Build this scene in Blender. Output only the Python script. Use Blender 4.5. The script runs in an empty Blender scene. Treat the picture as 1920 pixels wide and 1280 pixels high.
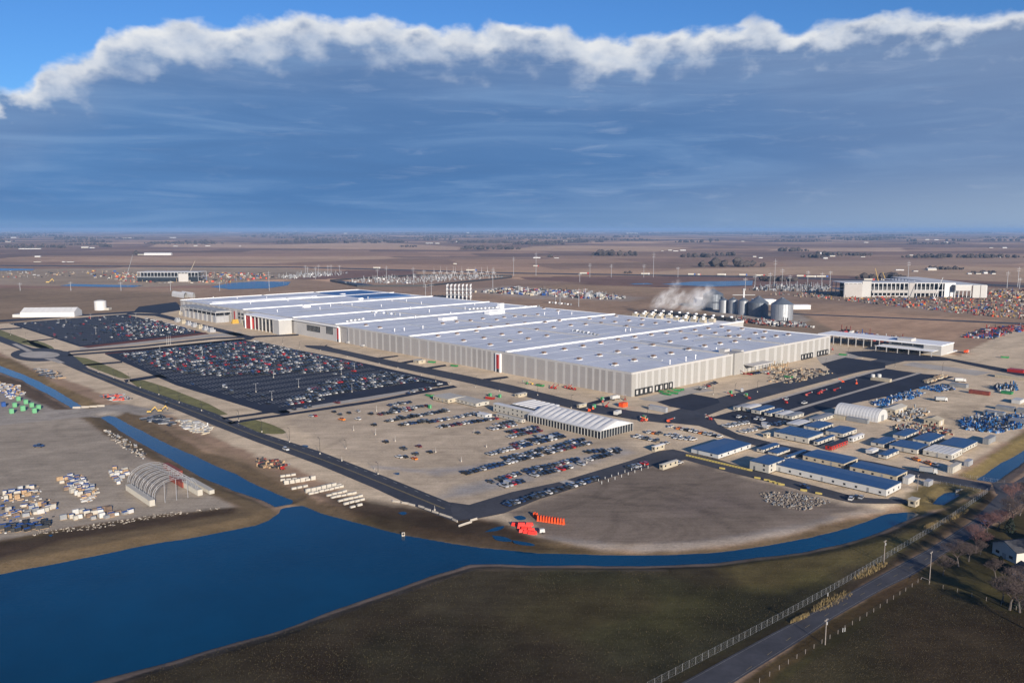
import bpy, math, random
import numpy as np
from mathutils import Vector, Matrix
random.seed(7)
rng = np.random.default_rng(11)
S = bpy.context.scene
COL = S.collection
R = math.radians
# ---------------------------------------------------------------- camera
H = 125.0
F = 1535.0
PITCH = math.atan(210.0 / F)
cam = bpy.data.cameras.new("camera")
cam.sensor_width = 36.0
cam.lens = F / 1920.0 * 36.0
cam.clip_start = 1.0
cam.clip_end = 200000.0
camo = bpy.data.objects.new("camera", cam)
camo.location = (0, 0, H)
camo.rotation_euler = (math.pi / 2 - PITCH, 0, 0)
COL.objects.link(camo)
S.camera = camo
# ---------------------------------------------------------------- light
SUN_AZ = Vector((0.36, -0.933, 0)).normalized()      # ground direction towards the sun
SUN_EL = R(17)
sun = bpy.data.lights.new("sun", 'SUN')
sun.energy = 5.0
sun.color = (1.0, 0.88, 0.73)
sun.angle = R(0.5)
suno = bpy.data.objects.new("sun", sun)
to_sun = Vector((SUN_AZ.x * math.cos(SUN_EL), SUN_AZ.y * math.cos(SUN_EL), math.sin(SUN_EL)))
suno.rotation_euler = to_sun.to_track_quat('Z', 'Y').to_euler()
suno.location = (0, 0, 900)
COL.objects.link(suno)
S.view_settings.view_transform = 'Standard'
S.view_settings.look = 'None'
S.view_settings.gamma = 1.0
S.view_settings.exposure = 0.6
S.view_settings.use_curve_mapping = False
S.cycles.max_bounces = 4
S.cycles.diffuse_bounces = 2
S.cycles.glossy_bounces = 2
S.cycles.transmission_bounces = 2
S.cycles.volume_bounces = 2

W = bpy.data.worlds.new("World")
S.world = W
W.use_nodes = True
nt = W.node_tree
nt.nodes.clear()


class NB:
    """small node-graph helper"""
    def __init__(s, tree):
        s.t = tree

    def n(s, typ, **kw):
        nd = s.t.nodes.new(typ)
        for k, v in kw.items():
            setattr(nd, k, v)
        return nd

    def put(s, sock, v):
        if isinstance(v, bpy.types.NodeSocket):
            s.t.links.new(v, sock)
        else:
            sock.default_value = v

    def m(s, op, a, b=0.0, c=None, clamp=False):
        nd = s.n('ShaderNodeMath', operation=op, use_clamp=clamp)
        s.put(nd.inputs[0], a)
        s.put(nd.inputs[1], b)
        if c is not None:
            s.put(nd.inputs[2], c)
        return nd.outputs[0]

    def rng(s, v, a, b, c=0.0, d=1.0, smooth=False):
        nd = s.n('ShaderNodeMapRange', interpolation_type='SMOOTHSTEP' if smooth else 'LINEAR')
        s.put(nd.inputs[0], v)
        for i, x in enumerate((a, b, c, d)):
            s.put(nd.inputs[i + 1], x)
        return nd.outputs[0]

    def mix(s, f, a, b, mode='MIX'):
        nd = s.n('ShaderNodeMix', data_type='RGBA', blend_type=mode)
        s.put(nd.inputs[0], f)
        s.put(nd.inputs[6], a if isinstance(a, bpy.types.NodeSocket) else (*a, 1.0))
        s.put(nd.inputs[7], b if isinstance(b, bpy.types.NodeSocket) else (*b, 1.0))
        return nd.outputs[2]

    def noise(s, vec, scale, detail=4, rough=0.5, dist=0.0):
        nd = s.n('ShaderNodeTexNoise')
        if vec is not None:
            s.put(nd.inputs['Vector'], vec)
        nd.inputs['Scale'].default_value = scale
        nd.inputs['Detail'].default_value = detail
        nd.inputs['Roughness'].default_value = rough
        nd.inputs['Distortion'].default_value = dist
        return nd.outputs[0]

    def xyz(s, x, y, z):
        nd = s.n('ShaderNodeCombineXYZ')
        for i, v in enumerate((x, y, z)):
            s.put(nd.inputs[i], v)
        return nd.outputs[0]


def build_sky():
    b = NB(nt)
    out = b.n('ShaderNodeOutputWorld')
    bg = b.n('ShaderNodeBackground')
    sky = b.n('ShaderNodeTexSky', sky_type='NISHITA')
    sky.sun_disc = False
    sky.sun_elevation = SUN_EL
    sky.sun_rotation = math.atan2(SUN_AZ.x, SUN_AZ.y)
    sky.air_density = 1.0
    sky.dust_density = 0.3
    sky.ozone_density = 2.5
    sky.altitude = 300
    tc = b.n('ShaderNodeTexCoord')
    sep = b.n('ShaderNodeSeparateXYZ')
    b.put(sep.inputs[0], tc.outputs['Generated'])
    X, Y, Z = sep.outputs
    az = b.m('ARCTAN2', X, Y)                 # radians, 0 = north
    el = b.m('ARCSINE', Z)
    el = b.m('MULTIPLY', el, 57.2958)
    az = b.m('MULTIPLY', az, 57.2958)
    # upper rim of the cloud bank: elevation (degrees) by azimuth
    rim_px = [(-900, 215), (-500, 205), (-200, 192), (0, 182), (60, 160), (84, 128), (120, 112), (170, 98), (200, 64), (260, 48), (330, 44), (430, 42), (520, 34), (640, 26),
              (720, 32), (790, 44), (850, 56), (960, 44), (1030, 52), (1100, 68), (1190, 78), (1222, 66), (1290, 52),
              (1380, 48), (1430, 40), (1490, 58), (1580, 50), (1660, 30), (1760, 28), (1900, 18), (2200, 20), (2700, 30)]
    ramp = b.n('ShaderNodeValToRGB')
    cr = ramp.color_ramp
    A0, A1, E1 = -60.0, 60.0, 25.0
    pts = []
    for px, py in rim_px:
        x = (px - 960) / F
        y = (640 - py) / F
        d = Vector((x, math.cos(PITCH) + y * math.sin(PITCH), -math.sin(PITCH) + y * math.cos(PITCH))).normalized()
        pts.append(((math.degrees(math.atan2(d.x, d.y)) - A0) / (A1 - A0), math.degrees(math.asin(d.z)) / E1))
    while len(cr.elements) > 1:
        cr.elements.remove(cr.elements[0])
    cr.elements[0].position = pts[0][0]
    cr.elements[0].color = (pts[0][1],) * 3 + (1,)
    for p, v in pts[1:]:
        e = cr.elements.new(p)
        e.color = (v, v, v, 1)
    b.put(ramp.inputs[0], b.rng(az, A0, A1))
    rim = b.m('MULTIPLY', ramp.outputs[0], E1)
    vec = b.xyz(b.m('MULTIPLY', az, 0.5), b.m('MULTIPLY', el, 0.72), 3.0)
    n_big = b.noise(vec, 0.42, 3, 0.5)
    n_puff = b.noise(vec, 0.95, 7, 0.50)
    vec2 = b.xyz(b.m('ADD', b.m('MULTIPLY', az, 0.5), -0.22), b.m('ADD', b.m('MULTIPLY', el, 0.72), 0.42), 3.0)
    n_puff2 = b.noise(vec2, 0.95, 7, 0.50)
    dist = b.m('SUBTRACT', rim, el)                             # degrees below the rim
    dist = b.m('ADD', dist, b.m('MULTIPLY', b.m('SUBTRACT', n_big, 0.5), 1.2))
    dist = b.m('ADD', dist, b.m('MULTIPLY', b.m('SUBTRACT', n_puff, 0.5), 2.1))
    cover = b.rng(dist, -0.22, 0.50, smooth=True)
    # relief of the billows
    relief = b.m('SUBTRACT', n_puff, n_puff2)
    lit = b.m('ADD', 0.86, b.m('MULTIPLY', relief, 1.7), clamp=True)
    lit = b.m('MULTIPLY', lit, b.rng(dist, 2.6, 0.2, 0.62, 1.0))
    white = b.mix(lit, (0.26, 0.36, 0.54), (0.74, 0.75, 0.76))
    # thickness of the sunlit rim, thinner towards the right
    thick = b.m('MULTIPLY', b.rng(az, 6, 24, 0.88, 0.56), b.rng(az, -27, -31.5, 1.0, 0.35))
    bd = b.m('DIVIDE', b.m('ADD', dist, b.m('MULTIPLY', b.m('SUBTRACT', n_puff, 0.5), 4.6)), thick)
    band = b.rng(bd, 0.2, 3.6, smooth=True)
    # shaded belly: slate blue, paler at the horizon and to the right
    sx = b.xyz(b.m('MULTIPLY', az, 0.05), b.m('MULTIPLY', el, 0.50), 8.0)
    n_str = b.noise(sx, 1.2, 8, 0.58, 0.7)
    sx2 = b.xyz(b.m('MULTIPLY', az, 0.20), b.m('MULTIPLY', el, 1.3), 1.0)
    n_str2 = b.noise(sx2, 1.2, 8, 0.62, 0.5)
    body = b.mix(b.rng(el, 1.0, 12.0), (0.066, 0.172, 0.380), (0.108, 0.205, 0.400))
    body = b.mix(b.m('MULTIPLY', b.rng(az, -8, -32, 0, 1, True), 0.45), body, (0.105, 0.240, 0.480))
    body = b.mix(b.m('MULTIPLY', b.rng(b.m('SUBTRACT', dist, b.m('MULTIPLY', n_big, 2.0)), 5.0, 1.0, 0, 1, True), 0.40), body, (0.18, 0.26, 0.42))
    body = b.mix(b.m('MULTIPLY', b.rng(n_str, 0.46, 0.70, 0, 1, True), 0.42), body, (0.20, 0.33, 0.54))
    body = b.mix(b.m('MULTIPLY', b.rng(n_str, 0.52, 0.30, 0, 1, True), 0.32), body, (0.060, 0.145, 0.325))
    body = b.mix(b.m('MULTIPLY', b.rng(n_str2, 0.52, 0.76, 0, 1, True), b.rng(az, -25, 30, 0.16, 0.46)), body, (0.30, 0.39, 0.56))
    body = b.mix(b.m('MULTIPLY', b.rng(az, 6, 34, 0, 1, True), 0.50), body, (0.185, 0.255, 0.395))
    body = b.mix(b.m('MULTIPLY', b.rng(el, 2.4, 0.0, 0, 1, True), 0.45), body, (0.125, 0.245, 0.445))
    body = b.mix(b.m('MULTIPLY', b.rng(el, 5.0, 0.3, 0, 1, True), b.rng(az, -4, 32, 0.0, 0.80)), body, (0.29, 0.375, 0.50))
    cloud = b.mix(band, white, body)
    # wisps along the lower left
    cloud = b.mix(1.0, cloud, (1.0, 1.0, 1.0), 'MULTIPLY')
    k = b.n('ShaderNodeMix', data_type='RGBA', blend_type='MULTIPLY')
    k.inputs[0].default_value = 1.0
    b.put(k.inputs[6], cloud)
    g = SKY_GAIN
    k.inputs[7].default_value = (g, g, g, 1)
    cover = b.m('MULTIPLY', cover, b.rng(b.m('ABSOLUTE', az), 75, 110, 1, 0, True))
    clear = b.mix(1.0, sky.outputs[0], CLEAR_TINT, 'MULTIPLY')
    mixn = b.mix(cover, clear, k.outputs[2])
    b.put(bg.inputs[0], mixn)
    bg.inputs[1].default_value = SKY_STRENGTH
    nt.links.new(bg.outputs[0], out.inputs[0])


SKY_STRENGTH = 0.10
SKY_GAIN = 7.5          # cloud radiance = gain * strength * colour, brought to display level by the exposure
CLEAR_TINT = (0.28, 0.50, 0.79)
build_sky()

# ---------------------------------------------------------------- geometry of the view -> ground coordinates
cp, sp = math.cos(PITCH), math.sin(PITCH)


def ray(px, py):
    x = (px - 960) / F
    y = (640 - py) / F
    return Vector((x, cp + y * sp, -sp + y * cp))


def G(px, py, z=0.0):
    d = ray(px, py)
    t = (z - H) / d.z
    return Vector((d.x * t, d.y * t, z))


def at_depth(px, py, Yd):
    d = ray(px, py)
    t = Yd / d.y
    return Vector((d.x * t, Yd, H + d.z * t))


def PX(x, y, z=0.0):
    dz = z - H
    depth = y * cp - dz * sp
    upc = y * sp + dz * cp
    return 960 + F * x / depth, 640 - F * upc / depth


def flat_dir(px):
    d = ray(px, 430)
    d.z = 0
    return d.normalized()


Vd = flat_dir(2625)
Ud = Vector((-Vd.y, Vd.x, 0))
THETA = math.atan2(Vd.y, Vd.x)


def solve_len(A, d, px):
    k = (px - 960) / F
    return (k * (A.y * cp + (H - A.z) * sp) - A.x) / (d.x - k * d.y * cp)


def h_at(py, npx):
    """metres for npx pixels of height standing on the ground at row py"""
    return npx / (py - 430.0) * H


# ---------------------------------------------------------------- materials
MATS = {}


def mat(name, col, rough=0.8, metal=0.0, var=0.12, scale=0.5, bump=0.0, spec=0.3, coords='Object', stretch=None, coat=0.0):
    if name in MATS:
        return MATS[name]
    m = bpy.data.materials.new(name)
    m.use_nodes = True
    t = m.node_tree
    b = NB(t)
    bs = t.nodes['Principled BSDF']
    tc = b.n('ShaderNodeTexCoord')
    v = tc.outputs[coords]
    if stretch:
        mp = b.n('ShaderNodeMapping')
        mp.inputs['Scale'].default_value = stretch
        b.put(mp.inputs[0], v)
        v = mp.outputs[0]
    n1 = b.noise(v, scale, 5, 0.6)
    n2 = b.noise(v, scale * 7.3, 3, 0.6)
    f = b.m('ADD', b.m('MULTIPLY', n1, 0.65), b.m('MULTIPLY', n2, 0.35))
    lo = tuple(max(0, c * (1 - 2.2 * var)) for c in col)
    hi = tuple(c * (1 + 2.2 * var) for c in col)
    c = b.mix(b.rng(f, 0.25, 0.75), lo, hi)
    b.put(bs.inputs['Base Color'], c)
    bs.inputs['Roughness'].default_value = rough
    bs.inputs['Metallic'].default_value = metal
    bs.inputs['Specular IOR Level'].default_value = spec
    if coat:
        bs.inputs['Coat Weight'].default_value = coat
        bs.inputs['Coat Roughness'].default_value = 0.08
    if bump:
        bn = b.n('ShaderNodeBump')
        bn.inputs['Distance'].default_value = bump
        b.put(bn.inputs['Height'], f)
        b.put(bs.inputs['Normal'], bn.outputs[0])
    MATS[name] = m
    return m


M_ASPH = mat('asphalt_new', (0.020, 0.024, 0.039), 0.85, var=0.22, scale=0.03, bump=0.02, spec=0.2)
M_ROAD = mat('asphalt_road', (0.042, 0.044, 0.054), 0.8, var=0.22, scale=0.05, bump=0.02, spec=0.3)
M_OLDROAD = mat('asphalt_old', (0.052, 0.052, 0.060), 0.8, var=0.22, scale=0.07, bump=0.02)
M_PAINT = mat('road_paint', (0.36, 0.36, 0.35), 0.7, var=0.2, scale=1.0)
M_YPAINT = mat('yellow_paint', (0.26, 0.20, 0.09), 0.7, var=0.3, scale=1.0)
M_CONC = mat('concrete', (0.38, 0.345, 0.30), 0.85, var=0.14, scale=0.06)
M_MULCH = mat('mulch', (0.12, 0.035, 0.02), 0.9, var=0.3, scale=0.3)
M_GRASS = mat('grass_verge', (0.155, 0.145, 0.050), 0.95, var=0.30, scale=0.12, bump=0.2)
M_WHITE = mat('white_metal', (0.46, 0.46, 0.45), 0.55, var=0.05, scale=0.15)
M_WPVC = mat('white_membrane', (0.54, 0.54, 0.54), 0.55, var=0.05, scale=0.2)
M_GREYM = mat('grey_metal', (0.27, 0.28, 0.29), 0.55, metal=0.3, var=0.1, scale=0.3)
M_DARK = mat('dark_metal', (0.028, 0.030, 0.034), 0.5, var=0.2, scale=1.0)
M_BLUEROOF = mat('blue_roof', (0.020, 0.062, 0.155), 0.35, var=0.10, scale=0.2, spec=0.5, stretch=(0.4, 3.0, 1))
M_TRAILER = mat('trailer_siding', (0.40, 0.38, 0.335), 0.7, var=0.06, scale=0.5)
M_CREAM = mat('cream_siding', (0.38, 0.335, 0.255), 0.7, var=0.08, scale=0.5)
M_GLASS = mat('dark_glass', (0.018, 0.024, 0.032), 0.12, var=0.2, scale=0.5, spec=0.6)
M_TYRE = mat('tyre_rubber', (0.018, 0.018, 0.018), 0.9, var=0.2, scale=2.0)
M_RED = mat('red_paint', (0.33, 0.022, 0.018), 0.45, var=0.12, scale=0.4)
M_ORANGE = mat('orange_plastic', (0.72, 0.085, 0.020), 0.5, var=0.12, scale=0.6)
M_YELLOW = mat('yellow_paint_machine', (0.42, 0.27, 0.05), 0.5, var=0.2, scale=0.6)
M_GREEN = mat('green_paint', (0.03, 0.20, 0.07), 0.5, var=0.2, scale=0.6)
M_LGREEN = mat('pale_green_paint', (0.12, 0.33, 0.17), 0.5, var=0.1, scale=0.6)
M_BLUE = mat('blue_tarp', (0.02, 0.07, 0.25), 0.5, var=0.25, scale=0.6)
M_WOODP = mat('pallet_wood', (0.36, 0.25, 0.15), 0.85, var=0.25, scale=1.0)
M_RUST = mat('rust_red', (0.20, 0.050, 0.035), 0.7, var=0.2, scale=0.4)
M_BARK = mat('bark', (0.10, 0.085, 0.078), 0.9, var=0.3, scale=2.0)
M_TWIG = mat('twigs', (0.085, 0.064, 0.060), 0.9, var=0.3, scale=1.0)
M_TWIGRED = mat('reddish_twigs', (0.125, 0.068, 0.066), 0.9, var=0.3, scale=1.0)
M_POLEW = mat('weathered_pole', (0.24, 0.21, 0.19), 0.85, var=0.2, scale=1.0)
M_GALV = mat('galvanised_steel', (0.40, 0.41, 0.43), 0.45, metal=0.35, var=0.08, scale=0.2)
M_SHINGLE = mat('grey_shingle', (0.055, 0.056, 0.064), 0.9, var=0.25, scale=0.8)
M_DIRT = mat('heaped_soil', (0.22, 0.19, 0.16), 0.95, var=0.3, scale=0.3, bump=0.3)
M_HOUSE = mat('house_siding', (0.48, 0.46, 0.42), 0.75, var=0.04, scale=0.5)
M_WOODS = mat('winter_wood', (0.060, 0.050, 0.046), 0.95, var=0.35, scale=0.02)
M_EVERG = mat('evergreen', (0.022, 0.032, 0.022), 0.95, var=0.35, scale=0.3)


# ---------------------------------------------------------------- mesh helper
class MB:
    def __init__(s):
        s.v = []
        s.f = []
        s.mi = []
        s.cur = 0

    def mat(s, i):
        s.cur = i
        return s

    def face(s, idx):
        s.f.append(idx)
        s.mi.append(s.cur)

    def poly(s, pts):
        k = len(s.v)
        s.v += [tuple(p) for p in pts]
        s.face(tuple(range(k, k + len(pts))))
        return s

    def box(s, x0, x1, y0, y1, z0, z1, top=None):
        """top=(dx,dy): inset of the upper face"""
        k = len(s.v)
        dx, dy = top if top else (0, 0)
        s.v += [(x0, y0, z0), (x1, y0, z0), (x1, y1, z0), (x0, y1, z0),
                (x0 + dx, y0 + dy, z1), (x1 - dx, y0 + dy, z1), (x1 - dx, y1 - dy, z1), (x0 + dx, y1 - dy, z1)]
        for q in ((0, 3, 2, 1), (4, 5, 6, 7), (0, 1, 5, 4), (1, 2, 6, 5), (2, 3, 7, 6), (3, 0, 4, 7)):
            s.face(tuple(k + i for i in q))
        return s

    def obox(s, c, ax, ay, az, hx, hy, hz):
        k = len(s.v)
        c = Vector(c)
        ax, ay, az = Vector(ax), Vector(ay), Vector(az)
        for sx, sy, sz in ((-1, -1, -1), (1, -1, -1), (1, 1, -1), (-1, 1, -1), (-1, -1, 1), (1, -1, 1), (1, 1, 1), (-1, 1, 1)):
            s.v.append(tuple(c + ax * hx * sx + ay * hy * sy + az * hz * sz))
        for q in ((0, 3, 2, 1), (4, 5, 6, 7), (0, 1, 5, 4), (1, 2, 6, 5), (2, 3, 7, 6), (3, 0, 4, 7)):
            s.face(tuple(k + i for i in q))
        return s

    def tube(s, p0, p1, r0, r1=None, n=6, caps=True):
        r1 = r0 if r1 is None else r1
        p0, p1 = Vector(p0), Vector(p1)
        d = p1 - p0
        if d.length < 1e-6:
            return s
        d.normalize()
        a = d.orthogonal().normalized()
        b2 = d.cross(a)
        k = len(s.v)
        for p, r in ((p0, r0), (p1, r1)):
            for i in range(n):
                t = 2 * math.pi * i / n
                s.v.append(tuple(p + a * (r * math.cos(t)) + b2 * (r * math.sin(t))))
        for i in range(n):
            j = (i + 1) % n
            s.face((k + i, k + j, k + n + j, k + n + i))
        if caps:
            s.face(tuple(k + i for i in reversed(range(n))))
            s.face(tuple(k + n + i for i in range(n)))
        return s

    def lathe(s, prof, c=(0, 0, 0), n=16):
        k = len(s.v)
        for r, z in prof:
            for i in range(n):
                t = 2 * math.pi * i / n
                s.v.append((c[0] + r * math.cos(t), c[1] + r * math.sin(t), c[2] + z))
        for q in range(len(prof) - 1):
            for i in range(n):
                j = (i + 1) % n
                s.face((k + q * n + i, k + q * n + j, k + (q + 1) * n + j, k + (q + 1) * n + i))
        s.face(tuple(k + (len(prof) - 1) * n + i for i in range(n)))
        return s

    def prism(s, pts, z0, z1):
        n = len(pts)
        k = len(s.v)
        s.v += [(p[0], p[1], z0) for p in pts] + [(p[0], p[1], z1) for p in pts]
        s.face(tuple(k + i for i in reversed(range(n))))
        s.face(tuple(k + n + i for i in range(n)))
        for i in range(n):
            j = (i + 1) % n
            s.face((k + i, k + j, k + n + j, k + n + i))
        return s

    def mesh(s, name, mats):
        me = bpy.data.meshes.new(name)
        me.from_pydata(s.v, [], s.f)
        for m in (mats if isinstance(mats, (list, tuple)) else [mats]):
            me.materials.append(m)
        if any(s.mi):
            me.polygons.foreach_set('material_index', s.mi)
        me.update()
        return me

    def build(s, name, mats, parent=None, loc=None, rz=None):
        return put(name, s.mesh(name, mats), parent, loc, rz)


def put(name, me, parent=None, loc=None, rz=None):
    o = bpy.data.objects.new(name, me)
    COL.objects.link(o)
    if parent is not None:
        o.parent = parent
    if loc is not None:
        o.location = loc
    if rz is not None:
        o.rotation_euler = (0, 0, rz)
    return o


def tag(o, label=None, cat=None, group=None, kind=None):
    if label:
        o['label'] = label
    if cat:
        o['category'] = cat
    if group:
        o['group'] = group
    if kind:
        o['kind'] = kind
    return o


def empty(name, loc, rz=0.0):
    return put(name, None, None, loc, rz)


ORD = ['first', 'second', 'third', 'fourth', 'fifth', 'sixth', 'seventh', 'eighth', 'ninth', 'tenth', 'eleventh', 'twelfth',
       'thirteenth', 'fourteenth', 'fifteenth', 'sixteenth', 'seventeenth', 'eighteenth', 'nineteenth', 'twentieth']
TENS = {2: 'twenty', 3: 'thirty', 4: 'forty', 5: 'fifty', 6: 'sixty', 7: 'seventy'}
TTH = {2: 'twentieth', 3: 'thirtieth', 4: 'fortieth', 5: 'fiftieth', 6: 'sixtieth', 7: 'seventieth'}


def ordw(i):
    if i <= 20:
        return ORD[i - 1]
    t, u = divmod(i, 10)
    return TTH[t] if u == 0 else TENS[t] + '-' + ORD[u - 1]


def sheet(name, pxpts, z, m, world=False):
    """flat polygon on the ground, outline given as points (triangulated)"""
    import bmesh
    pts = [Vector((p[0], p[1], z)) for p in pxpts] if world else [G(p[0], p[1], 0) for p in pxpts]
    bm = bmesh.new()
    vs = [bm.verts.new((p.x, p.y, z)) for p in pts]
    f = bm.faces.new(vs)
    bmesh.ops.triangulate(bm, faces=[f])
    for f in bm.faces:
        if f.normal.z < 0:
            f.normal_flip()
    me = bpy.data.meshes.new(name)
    bm.to_mesh(me)
    bm.free()
    me.materials.append(m)
    o = put(name, me)
    return tag(o, kind='structure')


def ribbon_pts(pts, w):
    """centre line (world xy) -> two offset edge lists"""
    L, Rr = [], []
    n = len(pts)
    for i in range(n):
        a = pts[max(0, i - 1)]
        c = pts[min(n - 1, i + 1)]
        d = Vector((c[0] - a[0], c[1] - a[1], 0)).normalized()
        nn = Vector((-d.y, d.x, 0))
        p = Vector((pts[i][0], pts[i][1], 0))
        L.append(p + nn * w / 2)
        Rr.append(p - nn * w / 2)
    return L, Rr


def smooth(pts, it=2):
    pts = [Vector((p[0], p[1], 0)) for p in pts]
    for _ in range(it):
        q = [pts[0]]
        for a, c in zip(pts[:-1], pts[1:]):
            q += [a * 0.75 + c * 0.25, a * 0.25 + c * 0.75]
        q.append(pts[-1])
        pts = q
    return pts


def strip(name, pts, w, z, m, off=0.0, dash=None):
    """ribbon along world points; dash=(on, off)"""
    mb = MB()
    P = [Vector((p[0], p[1], 0)) for p in pts]
    if off:
        L, Rr = ribbon_pts(P, 2 * abs(off))
        P = L if off > 0 else Rr
    if dash:
        acc, on = 0.0, True
        segs = []
        for a, c in zip(P[:-1], P[1:]):
            d = (c - a).length
            t = 0.0
            while t < d:
                st = min(d - t, (dash[0] if on else dash[1]) - acc)
                if on:
                    segs.append((a.lerp(c, t / d), a.lerp(c, (t + st) / d)))
                t += st
                acc += st
                if acc >= (dash[0] if on else dash[1]) - 1e-6:
                    acc, on = 0.0, not on
        for a, c in segs:
            if (c - a).length > 0.3:
                L, Rr = ribbon_pts([a, c], w)
                mb.poly([(L[0].x, L[0].y, z), (Rr[0].x, Rr[0].y, z), (Rr[1].x, Rr[1].y, z), (L[1].x, L[1].y, z)])
    else:
        L, Rr = ribbon_pts(P, w)
        for i in range(len(P) - 1):
            mb.poly([(L[i].x, L[i].y, z), (Rr[i].x, Rr[i].y, z), (Rr[i + 1].x, Rr[i + 1].y, z), (L[i + 1].x, L[i + 1].y, z)])
    o = mb.build(name, m)
    return tag(o, kind='structure')


def GP(lst, z=0):
    return [G(a, b_, z) for a, b_ in lst]

# ================================================================ GROUND
WATER_Z = -1.6
WATERS = {
    'pond': [(-700, 1190), (-300, 1118), (0, 1076), (120, 1053), (250, 1027), (370, 1006), (480, 985), (508, 974), (524, 962), (527, 953),
             (545, 950), (566, 948), (600, 962), (680, 984), (755, 1003), (830, 1016), (900, 1026), (1010, 1037),
             (1160, 1042), (1250, 1041), (1340, 1036), (1440, 1024), (1520, 1008), (1590, 990), (1665, 963), (1708, 960), (1722, 964),
             (1700, 974), (1665, 990), (1620, 1007), (1565, 1021), (1500, 1034), (1440, 1042), (1340, 1055), (1200, 1061),
             (1100, 1059), (1000, 1060), (935, 1056), (880, 1058), (800, 1083), (700, 1117), (600, 1152), (500, 1188),
             (400, 1216), (300, 1244), (180, 1278), (60, 1320), (-700, 1500)],
    'canal': [(190, 782), (203, 779), (216, 782), (262, 806), (312, 832), (385, 864), (457, 897), (505, 920), (550, 938), (548, 944),
              (516, 950), (490, 936), (440, 920), (375, 893), (330, 866), (250, 823)],
    'canal_west': [(-160, 640), (-40, 675), (0, 686), (62, 710), (110, 735), (155, 763), (137, 765), (90, 738), (40, 712), (0, 697), (-60, 682), (-200, 652)],
    'canal_east': [(1832, 899), (1855, 884), (1880, 868), (1920, 843), (2010, 790), (2090, 740), (2120, 745), (2040, 798), (1950, 848), (1920, 865), (1890, 886), (1863, 904)],
    'culvert_pool': [(1746, 946), (1758, 932), (1772, 924), (1788, 922), (1802, 927), (1785, 937), (1767, 948)],
}
BANKW = {'pond': 8.0, 'canal': 7.0, 'canal_west': 7.0, 'canal_east': 7.0, 'culvert_pool': 3.5}

# rows (distance) and columns of the ground sheet
ys = [-60.0, 0.0, 60.0, 110.0, 150.0]
y = 170.0
while y < 1500:
    y *= 1.0045
    ys.append(y)
while y < 26000:
    y *= 1.011
    ys.append(y)
ys += [32000, 42000, 60000, 90000]
us = [-3.0, -1.6, -1.1, -0.95] + list(np.linspace(-0.80, 0.80, 470)) + [0.95, 1.1, 1.6, 3.0]
ys = np.array(ys)
us = np.array(us)
NY, NU = len(ys), len(us)
YY, UU = np.meshgrid(ys, us, indexing='ij')
XX = UU * (YY + 70.0)
gx, gy = XX.ravel(), YY.ravel()


def vnoise(x, y, scale, seed=0):
    r = np.random.default_rng(seed)
    T = r.random((256, 256))
    x = x / scale
    y = y / scale
    xi = np.floor(x).astype(int)
    yi = np.floor(y).astype(int)
    fx = x - xi
    fy = y - yi
    fx = fx * fx * (3 - 2 * fx)
    fy = fy * fy * (3 - 2 * fy)
    a = T[xi % 256, yi % 256]
    b_ = T[(xi + 1) % 256, yi % 256]
    c = T[xi % 256, (yi + 1) % 256]
    d = T[(xi + 1) % 256, (yi + 1) % 256]
    return (a * (1 - fx) + b_ * fx) * (1 - fy) + (c * (1 - fx) + d * fx) * fy


def fbm(x, y, scale, seed=0, o=4):
    t = 0
    s = 0
    for i in range(o):
        t = t + vnoise(x + 37 * i, y - 91 * i, scale / 2 ** i, seed + i) * 0.55 ** i
        s += 0.55 ** i
    return t / s


def sdf(poly, x, y, margin):
    """signed distance (negative inside) for the points near the polygon, +inf elsewhere"""
    P = np.array([(p[0], p[1]) for p in poly])
    out = np.full(x.shape, 1e9)
    sel = (x > P[:, 0].min() - margin) & (x < P[:, 0].max() + margin) & (y > P[:, 1].min() - margin) & (y < P[:, 1].max() + margin)
    px, py = x[sel], y[sel]
    d2 = np.full(px.shape, 1e18)
    ins = np.zeros(px.shape, bool)
    n = len(P)
    for i in range(n):
        ax, ay = P[i]
        bx, by = P[(i + 1) % n]
        ex, ey = bx - ax, by - ay
        L2 = ex * ex + ey * ey + 1e-9
        t = np.clip(((px - ax) * ex + (py - ay) * ey) / L2, 0, 1)
        d2 = np.minimum(d2, (px - ax - t * ex) ** 2 + (py - ay - t * ey) ** 2)
        c = ((ay > py) != (by > py))
        xin = (bx - ax) * (py - ay) / (by - ay + 1e-12) + ax
        ins ^= c & (px < xin)
    d = np.sqrt(d2)
    out[sel] = np.where(ins, -d, d)
    return out


def inpoly(px, py, poly):
    ins = False
    n = len(poly)
    for i in range(n):
        ax, ay = poly[i]
        bx, by = poly[(i + 1) % n]
        if (ay > py) != (by > py) and px < (bx - ax) * (py - ay) / (by - ay) + ax:
            ins = not ins
    return ins



gz = np.zeros_like(gx)
wd = np.full_like(gx, 1e9)
wig = (fbm(gx, gy, 18, 5, 3) - 0.5) * 4.0
for k, pl in WATERS.items():
    d = sdf(GP(pl, WATER_Z), gx, gy, 40)
    w = BANKW[k]
    d = d + wig * (0.5 if w > 5 else 0.2)
    z = np.where(d > w, 0.0, np.where(d > 0, WATER_Z * (1 - np.clip(d / w, 0, 1)) ** 1.0, np.maximum(WATER_Z + d * 0.5, -5.0)))
    gz = np.minimum(gz, z)
    wd = np.minimum(wd, d)

# ---- what the ground is made of: layers of (outline, colour, softness)
lin = lambda r, g, b_: tuple(((c / 255.0) / 12.92 if c / 255.0 < 0.04045 else ((c / 255.0 + 0.055) / 1.055) ** 2.4) for c in (r, g, b_))
SOIL = (0.33, 0.225, 0.150)
col = np.empty((gx.size, 3))
col[:] = SOIL
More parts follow.
